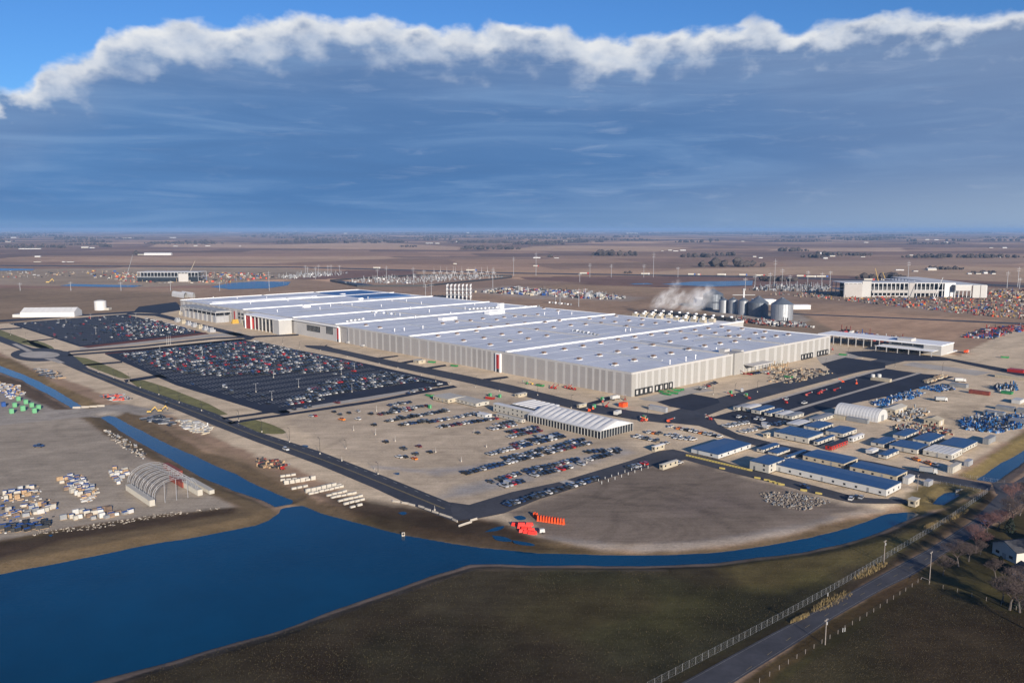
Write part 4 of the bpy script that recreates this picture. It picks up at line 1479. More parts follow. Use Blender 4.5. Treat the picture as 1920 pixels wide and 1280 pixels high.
T_('office_trailer', (1784, 864), 1730, 1804, 11, M_WPVC, M_TRAILER, 'cream trailer with pale grey ribbed roof in front of the blue-roofed ones', 'trailer', GT, roofbands=6)
T_('office_trailer', (1662, 862), 1646.7, 1685, 9, M_BLUEROOF, M_TRAILER, 'small narrow blue-roofed trailer in front of the right-hand cluster', 'trailer', GT)
T_('office_trailer', (1599, 830), 1590, 1620, 9, M_WPVC, M_WHITE, 'short white trailer with pale roof beside the red trailer', 'trailer', GT)
T_('office_trailer', (1580.6, 822), 1548, 1606, 10, M_BLUEROOF, M_TRAILER, 'blue-roofed trailer behind the red trailer', 'trailer', GT)
T_('red_trailer', (1559, 845.6), 1547, 1589, 10, M_DARK, M_RED, 'bright red trailer with black roof and white window frames among white trailers', 'trailer', GT, gap=3)
T_('office_trailer', (1515, 833), 1451, 1543, 12, M_BLUEROOF, M_TRAILER, 'big cream trailer block with five dark blue roof bands', 'trailer', GT, roofbands=6, gap=5)
T_('office_trailer', (1533.6, 837), 1525.5, 1565, 10, M_BLUEROOF, M_TRAILER, 'narrow blue-roofed trailer against the banded-roof trailer block', 'trailer', GT)
T_('office_trailer', (1535.7, 811), 1507, 1562, 9, M_BLUEROOF, M_TRAILER, 'blue-roofed trailer behind the banded-roof trailer block', 'trailer', GT)
T_('office_trailer', (1497, 802), 1475, 1519, 6, M_WPVC, M_GREYM, 'low shelter with flat pale grey roof behind the parked pickups', 'shelter', GT)
T_('office_trailer', (1533.6, 794), 1517, 1565, 8, M_GREYM, M_TRAILER, 'cream trailer with grey roof beside the arched fabric hall', 'trailer', GT)
T_('office_trailer', (1384, 771), 1375, 1406, 8, M_GREYM, M_TRAILER, 'leftmost grey-roofed trailer of the row along the asphalt yard', 'trailer', GT)
T_('office_trailer', (1405.6, 773), 1392, 1427, 9, M_WPVC, M_TRAILER, 'pale-roofed trailer, second from the left along the asphalt yard', 'trailer', GT)
T_('office_trailer', (1425, 778), 1408.6, 1452, 9, M_BLUEROOF, M_TRAILER, 'blue-roofed trailer, third from the left along the asphalt yard', 'trailer', GT)
T_('office_trailer', (1445, 781.7), 1433, 1469.6, 8, M_BLUEROOF, M_TRAILER, 'blue-roofed trailer, fourth from the left along the asphalt yard', 'trailer', GT)
T_('office_trailer', (1467.6, 785), 1453, 1488, 8, M_WPVC, M_TRAILER, 'pale-roofed trailer, fifth from the left along the asphalt yard', 'trailer', GT)
T_('office_trailer', (1485, 788), 1470.6, 1507, 8, M_GREYM, M_TRAILER, 'dark grey-roofed trailer at the right end of the row along the asphalt yard', 'trailer', GT)
T_('guard_hut', (1243, 881), 1236.5, 1271, 10, M_TRAILER, M_CREAM, 'cream guard hut on the edge of the brown gravel pad', 'hut', skirt=False)
T_('gate_hut', (1228, 847), 1223, 1246, 10, M_WPVC, M_CREAM, 'small cream gate hut at the car park exit by the site road', 'hut', skirt=False)
T_('utility_hut', (1438, 821), 1431, 1444, 8, M_TRAILER, M_CREAM, 'tiny tan hut beside the banded-roof trailer block', 'hut', skirt=False)
T_('horse_trailer', (1635.5, 853), 1623, 1647, 8, M_WPVC, M_WHITE, 'white box trailer parked between red trailer and small blue-roofed trailer', 'trailer', win=False)
# crew compound by the white marquee
T_('stacked_office', (1000, 790), 925, 1010, 17, M_WPVC, M_TRAILER, 'two-storey cream trailer block against the left end of the ribbed marquee', 'office building', two=True)
T_('office_trailer', (978, 794), 930, 985, 7, M_TRAILER, M_TRAILER, 'low cream trailer in front of the two-storey block by the marquee', 'trailer')
T_('office_trailer', (893, 764), 848, 917, 8, M_TRAILER, M_TRAILER, 'row of pale trailers beside the facade road, left of the marquee', 'trailer')
T_('office_trailer', (840, 757), 812, 872, 9, M_TRAILER, M_CREAM, 'cream trailer at the top edge of the gravel car park', 'trailer')
T_('office_trailer', (910, 786), 895, 922, 8, M_WPVC, M_WHITE, 'small white trailer left of the two-storey block', 'trailer')
T_('guard_hut', (1086, 765), 1082, 1100, 6, M_TRAILER, M_CREAM, 'tan hut behind the ribbed marquee roof', 'hut', skirt=False)
T_('guard_hut', (785, 682), 775, 798, 6, M_TRAILER, M_CREAM, 'tan hut on the gravel before the long striped facade', 'hut', skirt=False)
T_('guard_hut', (972, 745), 965, 988, 6, M_TRAILER, M_CREAM, 'tan hut at the edge of the facade road above the marquee', 'hut', skirt=False)


def container(near, xl, xr, m, label, h=2.7, name='shipping_container', long='u', group=None, cat='container', lmax=None):
    A, lu, lv = boxframe(near, xl, xr)
    lu, lv = max(lu, 2.4), max(lv, 2.4)
    if lmax:
        lu = min(lu, lmax)
    root = empty(name, A, THETA)
    tag(root, label, cat, group)
    MB().box(0, lv, 0, lu, 0.12, h).build('body', m, root)
    mb = MB()
    n = int(lu / 0.7)
    for i in range(n):
        mb.box(-0.06, 0.0, lu * (i + 0.2) / n, lu * (i + 0.6) / n, 0.3, h - 0.2)
    n2 = int(lv / 0.7)
    for i in range(n2):
        mb.box(lv * (i + 0.2) / n2, lv * (i + 0.6) / n2, -0.06, 0, 0.3, h - 0.2)
    tag(mb.build('corrugation', m, root), kind='stuff')
    MB().box(-0.08, lv + 0.08, -0.08, lu + 0.08, h, h + 0.12).build('roof_rail', m, root)
    MB().box(lv * .2, lv * .8, -0.10, -0.062, 0.3, h - 0.3).build('door', m, root)
    return root


container((1786, 888), 1776, 1802, M_TRAILER, 'pale cream container at the end of the cross road by the canal bridge', 3.4)
container((1702.6, 908.6), 1692, 1715, M_WHITE, 'white generator box right of the longest office', 3.2)
container((1741, 912.7), 1736, 1749, M_GALV, 'small grey cabinet between generator box and canal pool', 2.6)
container((1816, 875), 1809, 1824, M_GALV, 'grey generator on the slope right of the trailer cluster', 2.8)
container((1853, 834), 1842, 1867, M_GREYM, 'dark grey container with railing below the blue scaffold heap', 3.4)
container((1626, 795), 1586, 1630, M_GREYM, 'long grey container in front of the arched fabric hall', 2.6)
container((1583.7, 788), 1561, 1588, M_CREAM, 'cream container left of the arched fabric hall', 2.6)
container((1854, 742), 1816, 1857, M_RUST, 'rust-red container lying alone in the material yard', 2.7)
container((1811, 728), 1780, 1816, M_GREYM, 'grey container just behind the blue formwork heap in the material yard', 2.7)
container((1912, 758), 1896, 1921, M_WHITE, 'white box container at the right picture edge of the material yard', 2.7)
container((1896, 740), 1876, 1900, M_GREEN, 'green skip container right of the rust-red container', 1.8)
container((1880, 782), 1843, 1886, M_GREYM, 'grey container behind the big blue scaffold heap, front row', 2.6)
container((1935, 800), 1890, 1942, M_GREYM, 'grey container right of the big blue scaffold heap', 2.6)
container((1900, 772), 1866, 1905, M_GREYM, 'grey container behind the big blue scaffold heap, second row', 2.6)
container((1955, 780), 1905, 1960, M_GREYM, 'grey container at the right picture edge, second row', 2.6)
container((1248, 774), 1216, 1251, M_GALV, 'silver lorry trailer standing by the junction before the dock apron', 3.4)
container((1168, 764), 1160, 1177, M_ORANGE, 'orange container on the gravel before the factory corner', 3.0)
container((1668, 717), 1632, 1672, M_CREAM, 'cream container carrying white tanks in the asphalt yard', 2.6)
container((1775, 664), 1760, 1795, M_WPVC, 'pale container beyond the canopy shed', 1.2)
container((1920, 713), 1865, 1925, M_CREAM, 'cream and red long container near the right edge beyond the yard', 2.4)
container((1918, 700), 1888, 1924, M_RED, 'red container stack at the right edge behind the cream one', 2.4)
# left yard
container((281, 950), 236, 286, M_TRAILER, 'long white container carrying the left feet of the bare hoop frame', 2.9)
container((371, 930), 342, 377, M_TRAILER, 'white container under the right feet of the bare hoop frame', 2.9)
container((342, 915), 318, 348, M_RUST, 'dark red container inside the bare hoop frame', 2.7)
container((334, 893), 306, 338, M_RUST, 'dark red container behind the bare hoop frame', 2.6)
container((393, 927), 352, 398, M_TRAILER, 'narrow white container along the canal bank right of the hoop frame', 1.9)
for i, (px, py, xl, xr, h_) in enumerate(((19, 776, 11, 26, 3.2), (40, 771, 30, 48, 3.4), (62, 775, 48, 66, 3.2), (46, 758, 36, 50, 3), (25, 764, 8, 30, 3), (70, 768, 63, 74, 3), (32, 752, 22, 38, 3), (57, 764, 50, 62, 3), (4, 763, -8, 8, 3))):
    container((px, py), xl, xr, M_LGREEN if i < 8 else M_BLUE, f'{"pale green" if i < 8 else "blue"} container, {ordw(i + 1)} of the cluster by the west canal', h_ * 1.05, group='green containers in the west yard', lmax=2.8)
# white tanks on the cream container
t = G(1650, 712)
for i in range(2):
    p = G(1636 + 12 * i, 713 - i * 0.2)
    o = MB().lathe([(1.5, 2.75), (1.7, 3.2), (1.7, 5.0), (1.2, 5.4)], n=10).build('water_tank', M_WHITE, None, p)
    tag(o, f'white plastic tank on the cream yard container, {("left", "right")[i]} one', 'tank', 'white tanks on the container')


# sheds of cream sheet
def shed(near, xl, xr, h, rise, wm, rm, label, name='storage_shed', cat='shed'):
    A, lu, lv = boxframe(near, xl, xr)
    root = empty(name, A, THETA)
    tag(root, label, cat)
    MB().box(0, lv, 0, lu, 0, h).build('wall', wm, root)
    mb = MB()
    mb.poly([(-.3, -.3, h), (lv + .3, -.3, h), (lv + .3, lu / 2, h + rise), (-.3, lu / 2, h + rise)])
    mb.poly([(-.3, lu / 2, h + rise), (lv + .3, lu / 2, h + rise), (lv + .3, lu + .3, h), (-.3, lu + .3, h)])
    mb.poly([(-.3, lu + .3, h), (-.3, -.3, h), (-.3, lu / 2, h + rise)])
    mb.poly([(lv + .3, -.3, h), (lv + .3, lu + .3, h), (lv + .3, lu / 2, h + rise)])
    mb.box(-.3, lv + .3, -.3, lu + .3, h - .2, h - 0.005)
    mb.build('roof', rm, root)
    MB().box(lv * .35, lv * .65, -0.08, 0, 0, h * .8).build('door', M_WHITE, root)
    for i in range(3):
        MB().box(-0.07, 0, lu * (i + .3) / 3, lu * (i + .6) / 3, h * .35, h * .7).build('window', M_GLASS, root)
    return root


shed((1760.5, 799), 1732, 1769.7, 3.6, 1.4, M_CREAM, M_CREAM, 'cream storage shed with gabled roof in the material yard')
shed((1678, 778), 1655, 1700, 3.6, 1.2, M_CREAM, M_TRAILER, 'cream shed behind the right end of the arched fabric hall')
shed((1590, 583), 1440 + 60, 1600, 5, 1, M_WPVC, M_WPVC, 'long white shed beside the large right-hand silo') if False else None

# ---- ribbed marquee
A, lu, lv = boxframe((1126, 823), 990, 1187)
mq = empty('marquee', A, THETA)
tag(mq, 'large white ribbed marquee with dark glass walls beside the gravel car park', 'marquee')
eh, rh = 4.9, 4.6
MB().box(0.2, lv - 0.2, 0.2, lu - 0.2, 0.1, eh).build('glass_wall', M_GLASS, mq)
n = 24
bay = lu / n
pm = MB().box(-0.08, 0.2, -0.11, 0.11, 0, eh).mesh('post', M_WHITE)
for i in range(n + 1):
    put('post', pm, mq, (0, bay * i, 0))
pm2 = MB().box(-0.11, 0.11, -0.08, 0.2, 0, eh).mesh('post', M_WHITE)
for i in range(13):
    put('post', pm2, mq, (0.3 + (lv - 0.6) * i / 12, 0, 0))
MB().box(-0.15, -0.005, 0, lu, eh - 0.5, eh).build('eaves_rail', M_WHITE, mq)
nb = 12
for i in range(nb):
    a, c = lu * i / nb, lu * (i + 1) / nb
    mb = MB()
    K = 6
    for s_ in range(K):
        t0, t1 = s_ / K, (s_ + 1) / K
        sag = lambda t: 0.42 * math.sin(math.pi * t)
        for x0, x1, z0, z1 in ((-0.4, lv / 2, eh, eh + rh), (lv + 0.4, lv / 2, eh, eh + rh)):
            q = [(x0, a + (c - a) * t0, z0 - 0.0 * sag(t0) + 0.02), (x1, a + (c - a) * t0, z1 + sag(t0) - .7), (x1, a + (c - a) * t1, z1 + sag(t1) - .7), (x0, a + (c - a) * t1, z0 + .02)]
            mid0 = [(q[0][j] + q[1][j]) / 2 for j in range(3)]
            mid1 = [(q[3][j] + q[2][j]) / 2 for j in range(3)]
            mid0[2] += sag(t0) * 0.9
            mid1[2] += sag(t1) * 0.9
            mb.poly([q[0], mid0, mid1, q[3]])
            mb.poly([mid0, q[1], q[2], mid1])
    o = mb.build('roof_bay', M_WPVC, mq)
for yy in (0.0, lu):
    mb = MB().poly([(-0.4, yy, eh), (lv + .4, yy, eh), (lv / 2, yy, eh + rh - .7)])
    mb.build('gable', M_WPVC, mq)
# smaller pale annex marquee behind it
A2, lu2, lv2 = boxframe((1012, 781), 960, 1050)
an2 = empty('annex_tent', A2, THETA)
tag(an2, 'lower ribbed annex roof adjoining the far end of the marquee', 'tent')
MB().box(0, lv2, 0, lu2, 0, 4.5).build('wall', M_GLASS, an2)
for i in range(6):
    a, c = lu2 * i / 6, lu2 * (i + 1) / 6
    MB().box(-0.3, lv2 + .3, a + .15, c - .15, 4.5, 5.2, top=(0.3, 0.9)).build('roof_bay', M_WPVC, an2)


# ---- arched fabric halls
def arch_hall(near, xl, xr, h, label, name='fabric_hall', nb=12, openend=False):
    A, lu, lv = boxframe(near, xl, xr)
    root = empty(name, A, THETA)
    tag(root, label, 'hall')
    K = 12
    pr = []
    for i in range(K + 1):
        t = math.pi * i / K
        cx_ = lv / 2 - lv / 2 * math.cos(t)
        pr.append((cx_, h * (math.sin(t) ** 0.75)))
    for b_ in range(nb):
        a, c = lu * b_ / nb, lu * (b_ + 1) / nb
        mb = MB()
        for j in range(3):
            y0, y1 = a + (c - a) * j / 3, a + (c - a) * (j + 1) / 3
            s0, s1 = (1 + 0.012 * math.sin(math.pi * j / 3)), (1 + 0.012 * math.sin(math.pi * (j + 1) / 3))
            for (xa, za), (xb, zb_) in zip(pr[:-1], pr[1:]):
                mb.poly([((xa - lv / 2) * s0 + lv / 2, y0, za * s0), ((xb - lv / 2) * s0 + lv / 2, y0, zb_ * s0), ((xb - lv / 2) * s1 + lv / 2, y1, zb_ * s1), ((xa - lv / 2) * s1 + lv / 2, y1, za * s1)][::-1])
        mb.build('roof_bay', M_WPVC, root)
        mb = MB()
        for (xa, za), (xb, zb_) in zip(pr[:-1], pr[1:]):
            mb.tube((xa, a, za + .03), (xb, a, zb_ + .03), 0.12, n=4, caps=False)
        mb.build('rib', M_GALV, root)
    for yy in ((lu,) if openend else (0.05, lu)):
        MB().poly([(x_, yy, z_) for x_, z_ in pr]).build('end_wall', M_WHITE, root)
    if not openend:
        MB().box(lv * .38, lv * .62, -0.1, 0.04, 0, h * .5).build('door', M_GREYM, root)
    return root


arch_hall((1644.7, 792), 1564, 1664, 7.6, 'off-white arched fabric hall with ribs in the middle of the yard', nb=14)
arch_hall((345, 559), 322, 352, 10, 'left one of two small pale arched tents beyond the factory end', nb=5, openend=True)
arch_hall((362, 559), 340, 366, 10, 'right one of two small pale arched tents beyond the factory end', nb=5, openend=True)
arch_hall((1104, 558), 1098, 1112, 9, 'cream arched tent, left of a pair beyond the roof', nb=4, openend=True)
arch_hall((1124, 558), 1118, 1136, 9, 'cream arched tent, right of a pair beyond the roof', nb=4, openend=True)

# long white tent and round tank far left
A = G(38, 595)
wd_ = solve_len(A, Vector((1, 0.03, 0)), 137)
rt = empty('long_tent', A, math.atan2(0.03, 1) + 0.06)
tag(rt, 'long white gabled tent beyond the north car park', 'tent')
MB().box(0, wd_, 0, 26, 0, 7).build('wall', M_WPVC, rt)
for i in range(10):
    a, c = wd_ * i / 10, wd_ * (i + 1) / 10
    MB().poly([(a + .1, -.3, 7), (c - .1, -.3, 7), (c - .1, 13, 13), (a + .1, 13, 13)]).poly([(a + .1, 13, 13), (c - .1, 13, 13), (c - .1, 26.3, 7), (a + .1, 26.3, 7)]).build('roof_bay', M_WPVC, rt)
for xx in (0, wd_):
    MB().poly([(xx, -.3, 7), (xx, 26.3, 7), (xx, 13, 13)]).build('gable', M_WPVC, rt)
MB().box(-12, -0.1, 3, 18, 0, 4).build('lean_to', M_WHITE, rt)
p = G(183.5, 582)
r = (solve_len(G(173, 582), Vector((1, 0, 0)), 194)) / 2
tk = empty('water_tank', p + Vector((0, r, 0)))
tag(tk, 'round white storage tank beyond the north car park', 'tank')
MB().lathe([(r, 0), (r, 14), (r * .97, 14.3)], n=28).build('shell', M_WPVC, tk)
MB().lathe([(r * .96, 14.31), (r * .5, 15.4), (0.2, 15.8)], n=28).build('lid', M_WHITE, tk)
MB().box(r + .1, r + 6, -4, 6, 0, 3.5).build('pump_house', M_TRAILER, tk)

# ---- bare hoop frame in the left yard
A = G(281, 947)
lu = solve_len(A, Ud, 240)
lv = solve_len(A, Vd, 367)
hf = empty('hoop_frame', A + Vector((0, 0, 0)), THETA)
tag(hf, 'bare arched steel hoop frame of an unfinished hall between white containers', 'frame')
for i in range(7):
    yy = lu * i / 6 * 1.12
    mb = MB()
    K = 14
    prv = None
    for j in range(K + 1):
        t = math.pi * j / K
        P1 = Vector((lv / 2 - (lv / 2) * math.cos(t) + 1.2, yy, 2.9 + 7.8 * math.sin(t) ** 0.85))
        P2 = Vector((lv / 2 - (lv / 2 - .9) * math.cos(t) + 1.2, yy, 2.9 + 7.0 * math.sin(t) ** 0.85))
        if prv:
            mb.tube(prv[0], P1, 0.10, n=4, caps=False)
            mb.tube(prv[1], P2, 0.09, n=4, caps=False)
            mb.tube(prv[1 if j % 2 else 0], P1 if j % 2 else P2, 0.05, n=3, caps=False)
        prv = (P1, P2)
    mb.build('arch_truss', M_GALV, hf)
for j in (3, 7, 11):
    t = math.pi * j / 14
    x_, z_ = lv / 2 - lv / 2 * math.cos(t) + 1.2, 2.9 + 7.8 * math.sin(t) ** .85
    MB().tube((x_, 0, z_), (x_, lu * 1.12, z_), 0.06, n=4).build('purlin', M_GALV, hf)
for t in (0.25, 0.5, 0.75):
    MB().tube((lv * t + 1.2, -1, 0), (lv * t + 1.2, -1, 2.9 + 7.3 * math.sin(math.acos(1 - 2 * t)) ** .8), 0.12, n=5).build('end_post', M_GALV, hf)

# ---- canopy shed on the right
A, lu, lv = boxframe((1764, 667), 1533, 1787)
hh = h_at(667, 20)
cs = empty('canopy_shed', A, THETA)
tag(cs, 'very long white canopy shed with posts sheltering lorries right of the factory', 'shed')
MB().box(-0.4, lv + .4, -0.4, lu, hh - 1.0, hh).build('roof', M_COPING, cs)
MB().box(0, lv, 0, lu * .13, 0, hh - 1.01).build('end_wall', M_PW2, cs)
MB().box(6, lv - 1, lu * .13, lu * .42, hh * .52, hh - 1.01).build('upper_wall', M_PL, cs)
for i in range(3):
    MB().box(5.8, 6.0, lu * (.15 + .085 * i), lu * (.225 + .085 * i), hh * .62, hh * .85).build('window', M_GLASS, cs)
MB().box(-14, 5.7, lu * .02, lu * .46, hh * .48, hh * .52).build('lower_canopy', M_COPING, cs)
for i in range(6):
    yy = lu * (.03 + .085 * i)
    MB().box(-13.6, -12.9, yy, yy + .7, 0, hh * .48).build('post', M_PL, cs)
    MB().box(7, lv - 2, yy + 4, yy + 9, 0, hh * .4).build('bay', M_DARK, cs) if i > 1 else None
for i in range(9):
    yy = lu * (.48 + .515 * i / 8) - .8
    for xx in (0.2, lv - .8):
        MB().box(xx, xx + .7, yy, yy + .7, 0, hh - 1.01).build('post', M_PL, cs)
MB().box(lv - 3, lv - 2, lu * .45, lu - 1, 0, hh * .35).build('rear_wall', M_PG, cs)
MB().box(8, 20, lu * .25, lu * .25 + 14, hh, hh + 2.6).build('roof_unit', M_PL, cs)
MB().box(9, 19, lu * .33, lu * .33 + 12, hh, hh + .8).build('skylight', M_BLUEMEM, cs)

# ================================================================ SILOS
def silo(cx, base, rpx, htop, hcone, label, m=None, Yo=0):
    p = G(cx, base)
    rr = solve_len(G(cx - rpx, base), Vector((1, 0, 0)), cx + rpx) / 2
    root = empty('grain_silo', p + Vector((0, rr + Yo, 0)))
    tag(root, label, 'silo', 'steel grain silos behind the factory')
    h = h_at(base, htop)
    hc = h_at(base, hcone)
    mb = MB()
    n = 32
    nr = max(6, int(h / 1.6))
    prof = []
    for i in range(nr):
        z = h * i / nr
        prof += [(rr, z), (rr * 1.004, z + h / nr * .5)]
    prof.append((rr, h))
    mb.lathe(prof, n=n)
    mb.build('wall', m or M_SILO, root)
    mb = MB().lathe([(rr * 1.02, h), (rr * 0.16, h + hc), (rr * .14, h + hc + .8)], n=n)
    mb.build('roof', M_SILOR, root)
    mb = MB()
    for i in range(20):
        t = 2 * math.pi * i / 20
        mb.tube((rr * 1.015 * math.cos(t), rr * 1.015 * math.sin(t), 0), (rr * 1.015 * math.cos(t), rr * 1.015 * math.sin(t), h), 0.09, n=3)
    tag(mb.build('stiffener', M_SILOR, root), kind='stuff')
    return root


M_SILO = mat('corrugated_steel', (0.36, 0.38, 0.41), 0.42, metal=0.55, var=0.08, scale=0.3)
M_SILOD = mat('weathered_steel', (0.15, 0.17, 0.20), 0.5, metal=0.5, var=0.15, scale=0.3)
M_SILOR = mat('silo_roof_steel', (0.13, 0.155, 0.19), 0.5, metal=0.4, var=0.1, scale=0.3)
silo(1350, 584, 19, 29, 9, 'dark tall silo at the back left of the group', M_SILOD, 30)
silo(1358.5, 587, 8.5, 24, 4, 'slim silver silo, leftmost of the small row')
silo(1376.5, 588.5, 8.5, 26, 4, 'slim silver silo, middle of the small row')
silo(1396, 591, 9.5, 27, 5, 'slim bright silo, rightmost of the small row')
silo(1427, 594, 18, 26, 11, 'wide dark silo with cone roof in the centre of the group', M_SILOD)
silo(1472, 601, 20, 30, 11, 'widest silver silo with cone roof at the right end')
# conveyor leg between the silos
cv = empty('grain_elevator', G(1404, 590) + Vector((0, 30, 0)))
tag(cv, 'thin steel elevator tower and conveyor above the silos', 'elevator tower')
MB().box(-1, 1, -1, 1, 0, 34).build('leg', M_GALV, cv)
MB().box(-2, 2, -2, 2, 34, 36.5).build('head', M_GREYM, cv)
MB().obox((-9, 0, 27), (1, 0, 0), (0, 1, 0), (0, 0, 1), 8, .5, .5).build('conveyor', M_GREYM, cv)
MB().obox((9, 0, 27), (1, 0, 0), (0, 1, 0), (0, 0, 1), 8, .5, .5).build('conveyor', M_GREYM, cv)


def simple_shed(px, py, w, h, d, label, wm, name='shed', cat='shed', gable=False, group=None, yaw=0.0):
    p = G(px, py)
    wm_ = solve_len(p, Vector((1, 0, 0)), px + w)
    root = empty(name, p, yaw)
    tag(root, label, cat, group)
    MB().box(0, wm_, 0, d, 0, h).build('wall', wm, root)
    if gable:
        MB().poly([(-.3, -.3, h), (wm_ + .3, -.3, h), (wm_ + .3, d / 2, h * 1.5), (-.3, d / 2, h * 1.5)]).poly([(-.3, d / 2, h * 1.5), (wm_ + .3, d / 2, h * 1.5), (wm_ + .3, d + .3, h), (-.3, d + .3, h)]).poly(
            [(0, 0, h), (0, d, h), (0, d / 2, h * 1.49)]).poly([(wm_, 0, h), (wm_, d / 2, h * 1.49), (wm_, d, h)]).build('roof', gable, root)
    else:
        MB().box(-.2, wm_ + .2, -.2, d + .2, h, h + .3).build('roof', M_COPING, root)
    return root


simple_shed(1483, 580, 37, 6.5, 14, 'long white shed just right of the widest silo', M_WPVC)
simple_shed(1305, 573, 30, 9, 20, 'white gabled farm shed behind the steam and silos', M_WPVC, gable=M_WPVC)
simple_shed(1415, 571, 40, 8, 20, 'pale shed roof seen between the silos', M_WPVC)

# ================================================================ CARS
CARC = {
    'white': (0.50, 0.50, 0.50), 'silver': (0.33, 0.34, 0.36), 'black': (0.012, 0.013, 0.016), 'dark grey': (0.055, 0.060, 0.068),
    'dark blue': (0.015, 0.035, 0.10), 'red': (0.42, 0.018, 0.015), 'maroon': (0.12, 0.015, 0.02), 'orange': (0.72, 0.20, 0.02),
}
CARM = {k: mat('car_' + k.replace(' ', '_'), v, 0.28, var=0.03, scale=0.5, spec=0.5, coat=0.6) for k, v in CARC.items()}
M_CARGL = mat('car_window', (0.015, 0.018, 0.022), 0.10, var=0.1, scale=1.0, spec=0.6)
PAL = ['white'] * 20 + ['silver'] * 11 + ['black'] * 30 + ['dark grey'] * 24 + ['dark blue'] * 11 + ['red'] * 4 + ['maroon'] * 5


def car_shapes(kind):
    """half-section profiles, x forward. returns (body MB, glass MB)"""
    b, g = MB(), MB()
    if kind == 'saloon':
        L, Wd_, H1, H2 = 4.75, 0.92, 0.92, 1.45
        cab = [(-1.9, H1), (-1.25, H2 - .04), (0.25, H2), (1.15, H1)]
        nose = [(-2.37, 0.30), (-2.40, 0.78), (-1.9, H1), (1.15, H1), (2.15, 0.80), (2.38, 0.62), (2.36, 0.28)]
    elif kind == 'estate car':
        L, Wd_, H1, H2 = 4.8, 0.97, 1.08, 1.74
        cab = [(-2.25, H1), (-1.95, H2 - .05), (0.15, H2), (1.0, H1)]
        nose = [(-2.38, 0.35), (-2.40, 0.95), (-2.25, H1), (1.0, H1), (2.1, 0.98), (2.38, 0.75), (2.36, 0.33)]
    elif kind == 'pickup':
        L, Wd_, H1, H2 = 5.7, 1.0, 1.12, 1.90
        cab = [(-0.75, H1), (-0.65, H2), (0.75, H2), (1.45, H1)]
        nose = [(-2.85, 0.50), (-2.88, 1.08), (-2.75, H1), (1.45, H1), (2.65, 1.06), (2.88, 0.85), (2.85, 0.42)]
    else:   # van
        L, Wd_, H1, H2 = 5.6, 1.0, 1.2, 2.45
        cab = [(-2.7, H1), (-2.65, H2), (1.3, H2), (2.0, H1)]
        nose = [(-2.78, 0.45), (-2.80, 1.1), (-2.7, H1), (2.0, H1), (2.7, 1.05), (2.82, 0.8), (2.8, 0.38)]
    n = len(nose)
    k = len(b.v)
    for s, w in ((-1, Wd_), (1, Wd_)):
        for x_, z_ in nose:
            ww = w - (0.06 if abs(x_) > 2.2 else 0)
            b.v.append((x_, s * ww, z_))
    b.face(tuple(k + i for i in range(n)))
    b.face(tuple(k + n + i for i in reversed(range(n))))
    for i in range(n):
        j = (i + 1) % n
        b.face((k + j, k + i, k + n + i, k + n + j))
    # roof and pillars = body colour slab over glass
    top = 0.86 * Wd_ - 0.05
    (x0, z0), (x1, z1), (x2, z2), (x3, z3) = cab
    b.obox(((x1 + x2) / 2, 0, (z1 + z2) / 2 + .01), (1, 0, 0), (0, 1, 0), (0, 0, 1), (x2 - x1) / 2 + .05, top, 0.035)
    if kind == 'van':
        b.box(x0 + .02, x2 - 0.3, -Wd_ + .02, Wd_ - .02, z0, z1 - .03)
    if kind == 'pickup':
        # open bed
        b.box(-2.78, -0.82, -Wd_, -Wd_ + .1, H1, H1 + .16)
        b.box(-2.78, -0.82, Wd_ - .1, Wd_, H1, H1 + .16)
        b.box(-2.86, -2.76, -Wd_, Wd_, H1, H1 + .16)
    gk = len(g.v)
    for s in (-1, 1):
        for (x_, z_), w in zip(cab, (Wd_ - .06, top, top, Wd_ - .06)):
            g.v.append((x_, s * w, z_ - .01))
    g.face((gk, gk + 1, gk + 2, gk + 3))
    g.face((gk + 7, gk + 6, gk + 5, gk + 4))
    g.face((gk + 4, gk + 5, gk + 1, gk))
    g.face((gk + 5, gk + 6, gk + 2, gk + 1))
    g.face((gk + 6, gk + 7, gk + 3, gk + 2))
    return b, g, L, Wd_


CARB, CARG_ = {}, {}
WHEEL = MB().tube((0, -.11, 0), (0, .11, 0), 0.34, n=10).mesh('wheel', M_TYRE)
DIM = {}
SHAPES = {}
for kd in ('saloon', 'estate car', 'pickup', 'van'):
    b_, g_, L_, W_ = car_shapes(kd)
    SHAPES[kd] = (b_, g_)
    DIM[kd] = (L_, W_)
    CARG_[kd] = g_.mesh('windows', M_CARGL)
    for c_ in CARM:
        CARB[kd, c_] = b_.mesh('parked_car', CARM[c_])
CARS = []        # (x, y, rot, kind, colour, label, group)


def pick_kind(r=random):
    t = r.random()
    return 'saloon' if t < .42 else 'estate car' if t < .78 else 'pickup' if t < .96 else 'van'


def car_row(a, c, label, ang, fill=0.93, pal=PAL, pitch=2.75, kinds=None, where='row'):
    A, B = G(*a), G(*c)
    d = (B - A)
    n = max(1, int(d.length / pitch))
    i_ = 0
    for i in range(n + 1):
        if random.random() > fill:
            continue
        p = A.lerp(B, i / max(1, n)) + Vector((random.uniform(-.15, .15), random.uniform(-.15, .15), 0))
        i_ += 1
        col_ = random.choice(pal)
        kd = random.choice(kinds) if kinds else pick_kind()
        rot = ang + (math.pi if random.random() < .45 else 0) + random.uniform(-.03, .03)
        CARS.append((p, rot, kd, col_, f'{col_} {kd}, {ordw(i_)} from left {label}', 'cars parked on the gravel car park'))


